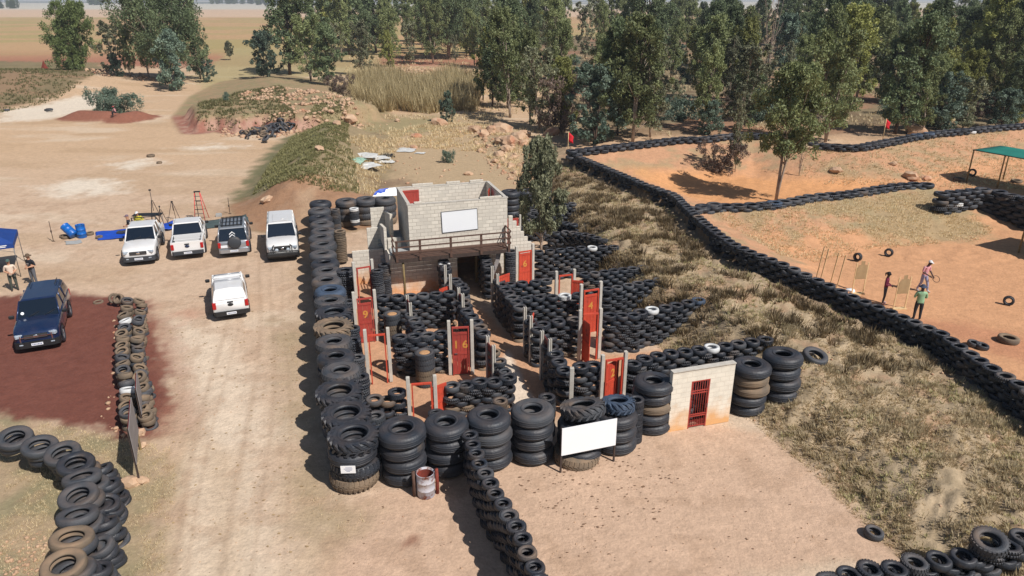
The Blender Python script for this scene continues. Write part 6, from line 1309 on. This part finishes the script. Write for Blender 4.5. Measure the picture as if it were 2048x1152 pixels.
def tree_variant(key, h, cw, c0, seed, leaf, nclump=60, nleaf=110, lsize=.38, stems=2, bark='bark_pale', trunk_r=.16, top=.75, lean=0.05, crad=.75):
    """h height, cw crown width, c0 crown start fraction, top: how pointed"""
    rs = np.random.RandomState(seed); rn = random.Random(seed); mb = MB(); cents = []; rads = []
    limbs = []
    for s in range(stems):
        a = rn.uniform(0, 6.28); sp = (.12 + .10 * stems) * cw * rn.uniform(.4, 1) if stems > 1 else lean * h; pts = []; K = 7; hh = h * rn.uniform(.82, .98) if s else h * .96
        for i in range(K + 1):
            f = i / K; pts.append(Vector((math.cos(a) * sp * f ** 1.3 + rn.uniform(-.1, .1) * f * cw * .15, math.sin(a) * sp * f ** 1.3 + rn.uniform(-.1, .1) * f * cw * .15, hh * f)))
        tr = trunk_r * (1 if s == 0 else .75); mb.tube(pts, [tr * (1 - .88 * i / K) for i in range(K + 1)], 7); limbs.append(pts)
    ph = [rn.uniform(0, 6.28) for _ in range(6)]
    for i in range(nclump):
        g = rn.random() ** .85; z = h * (c0 + (1 - c0) * g * .985); a = rn.uniform(0, 6.28)
        lump = .78 + .22 * math.sin(2 * a + ph[0] + g * 5) + .20 * math.sin(3 * a + ph[1] - g * 9) + .12 * math.sin(g * 17 + ph[2] + a)
        env = cw / 2 * (math.sin((g * .80 + .17) * math.pi) ** top) * max(.25, lump); rr_ = env * (rn.random() ** .5)
        pts = rn.choice(limbs); f = min(.999, z / h); j = min(len(pts) - 2, int(f * (len(pts) - 1))); o = pts[j].lerp(pts[j + 1], f * (len(pts) - 1) - j)
        if math.sin(z * 2.1 + a * 2 + ph[3]) > .86: continue
        c = Vector((o.x + math.cos(a) * rr_, o.y + math.sin(a) * rr_, z)); cents.append(tuple(c)); rads.append(crad * cw * .105 * rn.uniform(.55, 1.3))
        if i % 5 == 0:
            f0 = max(0, f - .16 * rr_ / max(cw / 2, .1) - .05); j = min(len(pts) - 2, int(f0 * (len(pts) - 1))); o0 = pts[j].lerp(pts[j + 1], f0 * (len(pts) - 1) - j)
            mb.tube([o0, o0.lerp(c, .55) + Vector((0, 0, -.05 * rr_)), c], [.045 * (h / 12), .028 * (h / 12), .01], 4)
    for i in range(5): cents.append((limbs[0][-1].x + rn.gauss(0, .25), limbs[0][-1].y + rn.gauss(0, .25), h * (.985 - .03 * i))); rads.append(crad * cw * .07)
    V, F, cc = leaves(np.array(cents), nleaf, np.array(rads), lsize, rs, 1.35, .9)
    TREES[key] = (mb.mesh('trunk', M[bark]), np_mesh('crown', V, F, [M[leaf]], cc), h)
for i in range(3):
    tree_variant('tall%d' % i, 14, 6.2, .16, 10 + i, 'leaf_olive', 190, 80, .30, 2, trunk_r=.17, top=.8)
    tree_variant('dark%d' % i, 14, 6.6, .12, 20 + i, 'leaf_dark', 200, 80, .31, 2, 'bark_dark', trunk_r=.18, top=.7)
    tree_variant('thin%d' % i, 10, 3.8, .10, 30 + i, 'leaf_grey', 130, 62, .25, 3, 'bark_pale', trunk_r=.08)
for i in range(2):
    tree_variant('blue%d' % i, 7, 4.0, .03, 40 + i, 'leaf_blue', 130, 75, .24, 2, 'bark_dark', trunk_r=.08)
    tree_variant('yellow%d' % i, 13, 6.0, .15, 50 + i, 'leaf_yellow', 170, 78, .30, 2, 'bark_dark', trunk_r=.15)
    tree_variant('bushy%d' % i, 14, 9.6, .02, 60 + i, 'leaf_bush', 460, 85, .36, 3, 'bark_dark', trunk_r=.15, top=.5)
    tree_variant('shrub%d' % i, 2.6, 4.2, .02, 70 + i, 'leaf_blue', 80, 70, .2, 4, 'bark_dark', trunk_r=.05, crad=1.0, top=.4)
    tree_variant('twiggy%d' % i, 4.5, 5.0, .02, 80 + i, 'leaf_brown', 110, 60, .22, 5, 'bark_dark', trunk_r=.06, top=.5)
tree_variant('sapling', 6.0, 2.9, .22, 90, 'leaf_grey', 230, 95, .17, 2, 'bark_pale', trunk_r=.07, top=.6)
tree_variant('bay', 10.5, 4.9, .36, 92, 'leaf_olive', 260, 95, .21, 2, 'bark_pale', trunk_r=.12, lean=.02, top=.6)
tree_variant('bare', 12, 2.6, .15, 94, 'leaf_brown', 70, 14, .18, 5, 'bark_pale', trunk_r=.10)
tree_variant('wide', 15, 12, .22, 95, 'leaf_dark', 470, 90, .34, 4, 'bark_pale', trunk_r=.24, top=.55, crad=.8)
KIND = {'tall': ('olive green', 'eucalyptus'), 'dark': ('dark green', 'eucalyptus'), 'thin': ('thin greyish', 'eucalyptus'), 'blue': ('blue green', 'young tree'), 'yellow': ('yellow green', 'tree'), 'bushy': ('bushy olive', 'tree'), 'shrub': ('low blue green', 'shrub'), 'twiggy': ('bare purple twigged', 'bush'), 'sapling': ('slender greyish', 'tree'), 'bay': ('slender olive', 'tree'), 'bare': ('leafless tall', 'tree'), 'wide': ('wide dark crowned', 'tree')}
def tree(key, p, h, label, group, wscale=1.0, rz=None):
    tm, cm, h0 = TREES[key]; s = h / h0; kd = key.rstrip('0123456789')
    nm = {'shrub': 'shrub', 'twiggy': 'bush'}.get(kd, 'tree'); t = thing(nm, label, nm, (p[0], p[1], p[2] - .05), rnd.uniform(0, 6.28) if rz is None else rz, group); t.scale = (s * wscale, s * wscale, s)
    for n_, me in (('trunk', tm), ('crown', cm)): o = bpy.data.objects.new(n_, me); col.objects.link(o); o.parent = t
def tp(px, py): 
    return W(px, py, 0.0) if (py < 150 or px < 1100) else T(px, py)
# (key, base px, base py, top py, width scale, label)
TL = [('bushy0',150,157,4,1.0,'bushy olive tree standing alone on the left, biggest crown there'),
 ('thin0',236,160,40,1.6,'grey green tree just right of the lone bushy tree'),('tall0',262,166,52,.9,'olive tree with visible trunk between the lone tree and the wide group'),('blue0',240,168,105,1.3,'dark blue green undergrowth tree below the grey green one'),
 ('wide',338,170,-34,1.0,'tallest wide dark crowned tree of the left group'),('dark0',402,160,14,.9,'dark tree at the right side of the left group'),('blue1',345,182,60,1.2,'blue grey young tree in front of the wide crowned one'),('tall1',300,165,-10,.8,'olive tree behind the left group, reaching the horizon'),('blue0',415,165,118,1.4,'low blue green bush tree at the foot of the left group'),
 ('sapling',461,120,82,1.1,'tiny dark tree standing alone in the field'),
 ('blue1',537,160,62,1.5,'dark blue green tree at the left end of the wood'),('dark1',580,150,-70,1.35,'high dark tree leaning out over the field at wood\'s left end'),('tall2',622,165,30,1.3,'olive tree above the rubble heap, left one'),('dark2',655,172,45,1.35,'dark olive tree above the rubble heap, right one'),('twiggy0',680,200,150,1.1,'purple grey bare bush beside the dry reeds'),
 ('dark0',700,110,-90,1.35,'high dark tree behind the bare bush'),('dark1',752,106,-80,1.3,'dark tree behind the reeds, left of the pale trunk'),('yellow0',783,155,60,.9,'yellow green tree standing in the reeds'),('thin1',725,150,40,1.4,'grey tree at the left edge of the reeds'),
 ('wide',897,118,-60,.9,'broad tree with a pale forked trunk behind the rubble'),('tall0',845,100,-60,1.0,'olive tree behind, left of the pale forked trunk'),('dark2',940,112,-70,1.0,'dark tree right of the pale forked trunk'),('blue0',892,245,180,1.0,'small blue green tree growing in front of the reeds'),
 ('tall1',1020,235,18,1.1,'large olive tree right of the reeds, nearest there'),('dark1',985,215,30,.9,'dark tree just right of the reeds'),('tall2',1060,250,60,.9,'olive tree above the boulders'),('dark0',1000,140,-60,1.0,'tall dark tree behind the large olive one'),('thin2',1078,262,95,1.3,'thin grey tree standing by the boulders'),
 ('blue1',1190,288,130,1.4,'bright blue green tree just behind the far end of the crest wall'),('yellow1',1130,265,115,1.0,'mid green tree left of the bright blue green one'),('twiggy1',1120,262,150,.9,'purple brown thin bush above the boulders'),('thin0',1170,120,0,1.2,'open crowned tree far back in the clearing'),
 ('tall0',1265,285,30,1.25,'largest olive tree behind the far ridge'),('dark2',1235,270,38,.9,'dark tree left of the largest olive one'),('thin1',1300,275,80,1.4,'thin grey trees right of the largest olive one'),('dark1',1290,150,-80,1.1,'high dark tree behind the largest olive one'),
 ('blue0',1415,270,198,1.6,'low blue green tree directly behind the ridge tyres'),('tall1',1405,262,90,1.0,'olive tree above the low blue green tree'),('thin2',1480,262,90,1.6,'grey green tree at the gap of the ridge'),('dark0',1470,200,10,1.0,'dark tall tree with dense crown near the bare trunk'),('yellow0',1495,215,35,.9,'lighter green tree beside the dense dark one'),
 ('bare',1533,162,-40,1.0,'tall leafless brown trunks near the red clearing'),('blue1',1563,150,28,1.1,'blue green tree behind the leafless trunks'),
 ('tall2',1650,285,62,1.25,'big olive tree with dark double trunk behind the ridge'),('yellow1',1700,215,10,1.2,'broad yellow olive tree behind the double trunk'),('dark1',1640,190,-60,1.1,'high dark tree left of the broad yellow olive one'),
 ('dark2',1790,268,28,1.2,'dark glossy tree with fanned trunks right of the red flag'),('tall0',1845,270,115,1.2,'olive tree right of the fanned trunks'),('blue0',1880,262,140,1.5,'blue grey tree low over the right ridge'),('thin0',1925,258,150,1.9,'grey bushy tree above the right ridge'),('yellow0',1950,200,-20,1.2,'yellow green tree at upper right'),('tall1',1990,210,20,1.1,'olive tree at upper right behind the ridge'),('dark0',2035,248,120,1.3,'dark bushy tree at the right edge behind the ridge'),('blue1',2000,258,178,1.8,'low grey green tree at right end of the ridge'),
 ('shrub0',212,225,180,.9,'low green shrub on the small red earth heap, left part'),('shrub1',240,226,190,1.3,'low blue grey shrub on the small red earth heap, right part'),('shrub0',897,325,308,.7,'small dry grey bush on open ground behind the building'),('shrub1',455,228,206,.5,'little bush at the edge of the red cut bank'),
 ('sapling',1083,487,278,.82,'slender grey green tree growing beside the block building'),('bay',1552,402,128,1.15,'slender tree with forked thin trunk in the upper bay'),('twiggy0',1440,345,285,1.2,'dark tangled bush lying in the upper bay'),('thin1',1470,345,200,.7,'thin sapling rising from the tangled bush'),('bare',1598,352,262,.8,'thin bare sapling right of the slender bay tree')]
for key, px, py, ty, ws, lb in TL:
    p = tp(px, py)
    if px == 1083: p = Vector((*W(1083,487,.9).xy, .9))
    p = Vector((p[0], p[1], Z(p[0], p[1]))); h = hgt(ty, p.y) - p[2]
    tree(key, p, max(h, 1.2), lb, 'trees and shrubs described singly', ws)
# filler wood, rank by rank
rt = random.Random(11); placed = []
ranks = [(250, 1180, 2060, 32, 'front rank'), (205, 960, 2100, 42, 'second rank'), (165, 1000, 2150, 44, 'third rank'), (130, 660, 2150, 42, 'fourth rank'), (104, 640, 2150, 38, 'fifth rank'), (84, 560, 2150, 36, 'rear rank')]
for py, x0, x1, st, nm in ranks:
    px = x0 + rt.uniform(0, 20); i = 0
    while px < x1:
        yy = py + rt.uniform(-9, 9)
        gap = (1120 < px < 1190 and 90 < yy < 215) or (1500 < px < 1580 and 110 < yy < 215) or (1320 < px < 1380 and 190 < yy < 262) or (1680 < px < 1760 and yy > 225) or (1180 < px < 1200 and yy > 230)
        if py == 250 and (1380 < px < 1470 or rt.random() < .45): gap = True
        if not gap:
            key = rt.choice(['tall0', 'tall1', 'tall2', 'dark0', 'dark1', 'dark2', 'thin0', 'thin1', 'thin2', 'yellow0', 'yellow1', 'tall0', 'dark1'])
            if py < 120 and key.startswith('thin'): key = 'tall1'
            p = W(px, yy, .3); h = (rt.uniform(9, 15.5) if py > 110 else rt.uniform(13, 19)) if not key.startswith('thin') else rt.uniform(6, 10)
            if py == 250: h *= .7
            kd = KIND[key.rstrip('0123456789')]
            side = 'left' if px < 1000 else ('middle' if px < 1400 else 'right')
            tree(key, p, h, '%s %s, %s from the left in the %s of the wood' % (kd[0], kd[1], nth(i), nm), 'background wood, %s' % nm, rt.uniform(.9, 1.3)); i += 1
        px += st * rt.uniform(.65, 1.35)
for i in range(70):      # undergrowth
    px = rt.uniform(1000, 2060); py = rt.choice([rt.uniform(225, 255), rt.uniform(170, 225), rt.uniform(120, 170)])
    if px < 1200 and py > 230: continue
    if 1380 < px < 1470 and py > 240: continue
    key = rt.choice(['shrub0', 'shrub1', 'blue0', 'thin2', 'twiggy0', 'thin1']); kd = KIND[key.rstrip('0123456789')]; p = W(px, py, .3)
    tree(key, p, rt.uniform(1.6, 3.4) if key[:2] in ('sh', 'tw') else rt.uniform(3, 5.5), '%s %s, %s of the undergrowth scattered through the wood' % (kd[0], kd[1], nth(i)), 'undergrowth in the wood', rt.uniform(1, 1.4))
# far trees on the plain
for i, (px, py, n, sp) in enumerate([(25,16,5,8),(195,9,4,6),(22,2,4,10),(450,7,7,7),(490,7,6,7),(530,9,5,6),(320,4,5,12),(555,11,4,7)]):
    for k in range(n):
        x = px + (k - n / 2) * sp + rt.uniform(-2, 2); p = W(x, py + 1.0, 0); tree(rt.choice(['bushy0', 'bushy1', 'dark0']), p, rt.uniform(8, 14) * (1 if p.y < 1500 else 1.6), 'distant tree, %s in clump %s on the far plain' % (NTH[k], ['by the left edge', 'left of the lone bushy tree', 'at the horizon far left', 'right of the wide crowned tree', 'second right of the wide crowned tree', 'touching the wood\'s left end', 'behind the wide crowned tree', 'above the wood\'s left end'][i]), 'distant trees on the plain', 1.1)
# ================================================================ grass tufts, reeds
def tufts(name, pts, mt, h, n_bl, label, cat, rs, spread=.10, width=.02):
    n = len(pts); P_ = np.repeat(pts, n_bl, 0); m = len(P_); a = rs.rand(m) * 6.283; rr_ = spread * rs.rand(m)
    hs = np.repeat(h * (.5 + rs.rand(n)), n_bl) * (.6 + .6 * rs.rand(m))
    base = P_ + np.stack([np.cos(a) * rr_, np.sin(a) * rr_, np.zeros(m) - .03], 1)
    lean = (.25 + .5 * rs.rand(m)) * hs; tip = base + np.stack([np.cos(a) * lean, np.sin(a) * lean, hs], 1)
    pa = a + 1.57; w_ = width * (.7 + rs.rand(m)); wv = np.stack([np.cos(pa) * w_, np.sin(pa) * w_, np.zeros(m)], 1)
    V = np.stack([base - wv, base + wv, tip], 1).reshape(-1, 3); F = np.arange(m * 3).reshape(-1, 3)
    cc = np.repeat(np.repeat(rs.rand(n), n_bl) * .5 + rs.rand(m) * .5, 3)
    o = bpy.data.objects.new(name, np_mesh(name, V, F, [M[mt]], cc)); col.objects.link(o); return tag(o, label, cat, kind='stuff')
def scatter(polypx, n, rs, z=0, cond=None, thr=None, nseed=5, nsc=.8):
    pp_ = [(q.x, q.y) for q in (W(a, b, z) for a, b in polypx)]; xs = [p[0] for p in pp_]; ys = [p[1] for p in pp_]
    x = rs.uniform(min(xs), max(xs), n * 3); y = rs.uniform(min(ys), max(ys), n * 3); k = inside(x, y, pp_)
    if thr is not None: k &= fbm(x * nsc, y * nsc, nseed, 3) + .12 * rs.rand(n * 3) > thr
    x, y = x[k][:n], y[k][:n]; return np.stack([x, y, zf(x, y)], 1)
gr = np.random.RandomState(4)
SLOPE = None
def slope_scatter(n, rs, lo=.0, cond=None, thr=0, ns=5, nsc=.8, y1=66):
    m = n * 6; y = 8 + (y1 - 8) * rs.rand(m) ** 1.15; x = rs.uniform(1, 24, m)
    dA, sA, _ = dist_poly(x, y, FOOT); dC, sC, _ = dist_poly(x, y, CR_XY); k = (sA > 0) & (sC <= 0) & (dA > lo) & (dC > .45) & (x < y * .8 + 2)
    f = fbm(x * nsc, y * nsc, ns, 3) + .16 * (rs.rand(m) - .5); k &= f > thr
    if cond is not None: k &= cond(x, y, dA, dC)
    x, y = x[k][:n], y[k][:n]; return np.stack([x, y, zf(x, y)], 1)
a = slope_scatter(21000, gr, -.2, thr=.45, cond=lambda x, y, dA, dC: (dC > 1.5) | (y < 29)); tufts('slope_grass', a, 'grassblade', .10, 8, 'dry tussocky grass covering the berm slope', 'grass', gr, .10, .016)
a = slope_scatter(8000, gr, .2, thr=.56, ns=8); tufts('slope_grass', a, 'grassgreen', .11, 8, 'greener tufts of grass on the berm slope', 'grass', gr, .10, .016)
a = slope_scatter(3200, gr, 1.0, thr=.50, ns=12, nsc=.9, cond=lambda x, y, dA, dC: (y > 26) & (dC > .9)); tufts('dry_scrub', a, 'scrubleaf', .32, 20, 'dark dry scrub clumps on the upper berm slope', 'scrub', gr, .26, .022)
a = slope_scatter(1900, gr, .3, thr=.52, ns=22, nsc=1.4, y1=30); tufts('grass_tussocks', a, 'grassblade', .18, 18, 'bigger grass tussocks on the near berm slope', 'grass', gr, .20, .018)
a = scatter([(1430,445),(1600,420),(1870,395),(1990,440),(1960,462),(1760,475),(1640,500),(1560,510)], 5000, gr, 1.3, thr=.46); tufts('ridge_grass', a, 'grassblade', .13, 6, 'short dry grass on the middle ridge slope', 'grass', gr, .10, .018)
a = scatter([(1600,300),(1900,270),(2090,255),(2090,350),(1880,350),(1700,345),(1600,340)], 5000, gr, 1.8, thr=.48); tufts('ridge_grass', a, 'grassblade', .15, 5, 'short dry grass on the far ridge slope', 'grass', gr, .12, .025)
a = np.concatenate([scatter([(0,830),(120,850),(260,880),(340,900),(350,960),(330,1150),(250,1150),(230,950),(120,880),(0,850)], 3500, gr, 0, thr=.48), scatter([(0,900),(90,930),(140,1000),(90,1150),(0,1150)], 1500, gr, 0, thr=.45), scatter([(545,640),(600,640),(640,900),(680,1010),(760,1020),(690,1080),(590,1000)], 900, gr, 0, thr=.52)])
tufts('verge_grass', a, 'grassblade', .07, 6, 'short dry grass on the lower left bank and track verges', 'grass', gr, .10, .012)
a = scatter([(505,392),(540,325),(585,268),(640,232),(700,240),(700,300),(720,400),(660,410)], 11000, gr, .3, thr=.40); tufts('mound_grass', a, 'grassolive', .18, 6, 'greenish grass on the long spoil mound', 'grass', gr, .15, .03)
a = scatter([(640,400),(700,300),(760,265),(900,235),(1100,300),(1130,360),(1050,360),(960,300),(800,290),(745,400)], 4500, gr, .2, thr=.52); tufts('field_grass', a, 'grassblade', .30, 6, 'dry grass on the waste ground behind the building', 'grass', gr, .15, .03)
a = scatter([(702,166),(760,156),(830,168),(900,160),(962,170),(950,222),(905,218),(860,226),(800,218),(760,224),(715,208)], 4200, gr, .2, thr=.36, nsc=.35); tufts('reeds', a, 'reed', 2.3, 8, 'stand of tall dry reeds in front of the wood', 'reeds', gr, .35, .05)
a = scatter([(400,178),(480,165),(560,160),(590,225),(390,225)], 2500, gr, 2.2, thr=.45); a = np.concatenate([a, scatter([(-60,215),(0,212),(110,190),(190,160),(180,135),(-60,130)], 3500, gr, 1.0, thr=.45, nsc=.3)]); tufts('plateau_grass', a, 'grassolive', .3, 5, 'green grass on the plateau above the red cut bank', 'grass', gr, .2, .05)
a = scatter([(640,262),(1100,262),(1180,290),(2090,246),(2150,110),(700,110)], 12000, gr, .3, thr=.55, nsc=.2); tufts('forest_grass', a, 'grassblade', .35, 5, 'dry grass and litter under the wood', 'grass', gr, .3, .06)
# ================================================================ stones
def rock_mesh(name, seed, flatz=.65):
    bm = bmesh.new(); bmesh.ops.create_icosphere(bm, subdivisions=2, radius=.5); r3 = np.random.RandomState(seed)
    for v in bm.verts:
        v.co *= .75 + .5 * r3.rand()
        v.co.z *= flatz
    me = bpy.data.meshes.new(name); bm.to_mesh(me); bm.free(); me.materials.append(M['rock']); return me
RM = [rock_mesh('boulder', s) for s in range(6)]
BD = [(950,262,1.6),(968,272,1.9),(985,265,2.0),(1003,262,2.6),(1003,285,1.7),(1020,288,2.2),(1036,278,2.0),(1048,272,1.6),(1046,290,1.5),(1012,300,1.5),(1000,312,1.3),(1025,318,1.1),(990,325,1.0),(1022,335,1.0),(1040,335,.9),(1103,270,2.4),(700,245,2.2),(675,250,1.2),(880,250,2.2),(832,275,1.3),(828,297,1.0),(937,350,.9),(1672,345,1.3),(1822,358,1.5),(1852,360,.9),(1832,268,2.6),(1785,330,.8),(257,970,.75),(282,965,.5),(285,893,.45),(278,870,.5),(534,402,1.0),(795,243,1.0),(640,300,.9)]
for i, (px, py, s) in enumerate(BD):
    p = T(px, py); o = bpy.data.objects.new('boulder', RM[i % 6]); col.objects.link(o); o.location = (p.x, p.y, p.z + .12 * s); o.scale = (s, s * .8, s * rnd.uniform(.6, .9)); o.rotation_euler = (rnd.uniform(-.3, .3), rnd.uniform(-.3, .3), rnd.uniform(0, 6))
    where = ('in the boulder row behind the slender tree' if 940 < px < 1060 and py < 340 else 'behind the wood edge' if px == 1103 else 'at the foot of the weathered boards' if px < 300 and py > 800 else 'on the ridge in the bays' if px > 1600 else 'on the waste ground behind the building')
    tag(o, '%s tan boulder, %s counted from the left %s' % ('large' if s > 1.8 else 'mid-sized' if s > 1.1 else 'small', nth(sorted([b[0] + b[1] * .001 for b in BD]).index(px + py * .001)), where), 'boulder', 'single boulders')
def rubble(pts, smin, smax, label, rs):
    n = len(pts); ico = bmesh.new(); bmesh.ops.create_icosphere(ico, subdivisions=1, radius=.5); bv = np.array([v.co[:] for v in ico.verts]); bf = np.array([[v.index for v in f.verts] for f in ico.faces]); ico.free()
    V = []; F = []
    for i in range(n):
        s = smin + (smax - smin) * rs.rand() ** 2.5; c = bv * (.7 + .6 * rs.rand(len(bv), 1)) * np.array([s, s * (.6 + .4 * rs.rand()), s * .6]); a_ = rs.rand() * 6.28; c = c @ np.array([[math.cos(a_), math.sin(a_), 0], [-math.sin(a_), math.cos(a_), 0], [0, 0, 1]])
        V.append(c + pts[i] + np.array([0, 0, s * .12])); F.append(bf + i * len(bv))
    o = bpy.data.objects.new('rubble', np_mesh('rubble', np.concatenate(V), np.concatenate(F), [M['rock']])); col.objects.link(o); tag(o, label, 'rubble', kind='stuff')
rubble(scatter([(478,180),(540,168),(625,172),(700,200),(730,215),(690,222),(600,215),(560,195),(480,190)], 1500, gr, 2.5, thr=.50, nsc=.45), .15, .80, 'heap of pale broken rock above the red cut bank', gr)
rubble(scatter([(440,250),(600,240),(600,262),(520,268),(440,262)], 260, gr, .6), .15, .7, 'broken stone at the foot of the red cut bank', gr)
rubble(scatter([(800,146),(850,132),(940,140),(945,165),(880,160),(810,158)], 500, gr, 1.2), .4, 1.5, 'heap of rock between the reeds and the pale forked trunk', gr)
rubble(scatter([(940,258),(1050,265),(1075,340),(1040,365),(985,330),(950,290)], 260, gr, .4), .15, .8, 'loose stones among the boulder row', gr)
rubble(scatter([(120,128),(200,145),(320,165),(330,172),(200,170),(130,145)], 420, gr, 0), .4, 1.3, 'line of broken rock under the left trees', gr)
rubble(scatter([(1640,262),(1780,262),(1800,275),(1720,287),(1640,285)], 260, gr, 2.2), .3, 1.2, 'red and tan rubble behind the far ridge', gr)
rubble(scatter([(225,640),(236,640),(238,760),(232,800),(208,838),(280,880),(262,888),(200,842),(220,760)], 240, gr, 0), .05, .28, 'stones along the edge of the red soil', gr)
rubble(scatter([(0,1080),(90,1060),(100,1150),(0,1150)], 170, gr, 0, thr=.48, nsc=1.5), .03, .16, 'broken brick and stone in the lower left corner', gr)
rubble(scatter([(560,700),(640,640),(680,1050),(1500,900),(1800,1150),(300,1150),(340,850)], 500, gr, 0), .02, .07, 'scattered pebbles in the yard and on the track', gr)
rubble(slope_scatter(900, gr), .03, .16, 'stones scattered over the berm slope', gr)
rubble(scatter([(700,240),(1000,240),(1120,330),(1050,360),(640,400),(660,300)], 350, gr, .2), .08, .4, 'stones on the waste ground behind the building', gr)
def litter(polypx, n, mt, label, s0=.038):
    p = scatter(polypx, n, gr, 0); V = []; F = []
    for i, q in enumerate(p):
        a_ = gr.rand() * 6.28; s = s0 * (.5 + 1.2 * gr.rand()); k = 5
        for j in range(k): b_ = a_ + j * 6.28 / k; r_ = s * (.5 + .8 * gr.rand()); V.append((q[0] + math.cos(b_) * r_, q[1] + math.sin(b_) * r_ * .6, q[2] + .012 + .02 * gr.rand()))
        F.append(tuple(range(i * k, i * k + k)))
    me = bpy.data.meshes.new('litter'); me.from_pydata(V, [], F); me.materials.append(M[mt]); me.update(); o = bpy.data.objects.new('leaf_litter', me); col.objects.link(o); tag(o, label, 'litter', kind='stuff')
litter([(1010,960),(1140,935),(1290,905),(1360,960),(1320,1050),(1150,1060)], 150, 'litter', 'dark leaf litter on the yard in front of the blank board')
litter([(650,980),(1500,860),(1780,1110),(1400,1150),(700,1150)], 110, 'litter', 'sparse dead leaves across the front yard', .03)
litter([(340,640),(600,600),(640,1100),(330,1150)], 260, 'card', 'flat stone chips and straw on the track', .04)
# ---- dumped plastic sacks
for i, (px, py, s, mt, lb) in enumerate([(722,312,2.6,'plastic_white','crumpled white plastic sheet, upper left of the dump'),(712,322,1.9,'plastic_green','pale green sacking at the left of the dump'),(728,332,2.4,'plastic_white','largest white plastic sheet, lowest of the dump'),(752,318,2.2,'plastic_white','white plastic sheet in the middle of the dump'),(772,312,1.6,'blackbag','black refuse bag in the dump'),(768,324,1.8,'plastic_white','white plastic scrap right of the black bag'),(812,301,2.0,'plastic_white','flat white sheet lying apart, upper right of the dump'),(841,307,.9,'plastic_white','small white sheet, rightmost of the dump')]):
    p = T(px, py); mb = MB(); n = 14; vs = []
    for a_ in range(n + 1):
        for b_ in range(n + 1):
            u, v = a_ / n - .5, b_ / n - .5; q = fbm(np.array([u * 4 + i * 7]), np.array([v * 4 + 3]), 100 + i)[0]; q2 = fbm(np.array([u * 3 + i]), np.array([v * 3]), 130 + i)[0]
            r_ = 1 - .5 * (u * u + v * v); vs.append((u * s * (.7 + q2 * .8), v * s * (.6 + q * .6), .02 + .5 * max(0, q - .25) * (1 - 3 * (u * u + v * v)) * (1 if i < 6 else .3)))
    mb.add(vs, [(a_ * (n + 1) + b_, (a_ + 1) * (n + 1) + b_, (a_ + 1) * (n + 1) + b_ + 1, a_ * (n + 1) + b_ + 1) for a_ in range(n) for b_ in range(n)], 0, False)
    tag(mb.build('plastic_sheet' if mt != 'blackbag' else 'refuse_bag', M[mt], loc=p + Vector((0, 0, .05)), rz=i * 1.3), lb, 'plastic waste', 'dumped plastic behind the building')

# ================================================================ air
hz = MB(); hz.box((0, 3800, 9.5), (9000, 8200, 23)); o = hz.build('haze', []) if False else None
me = hz.mesh('haze', []); o = bpy.data.objects.new('haze', me); col.objects.link(o); tag(o, kind='stuff')
m = bpy.data.materials.new('pale_air'); m.use_nodes = True; N = m.node_tree.nodes; N.remove(N["Principled BSDF"]); pv = N.new("ShaderNodeVolumePrincipled"); pv.inputs["Color"].default_value = (.80, .88, 1.0, 1); pv.inputs["Density"].default_value = .00022; pv.inputs["Anisotropy"].default_value = .0
m.node_tree.links.new(pv.outputs[0], N["Material Output"].inputs["Volume"]); me.materials.append(m)
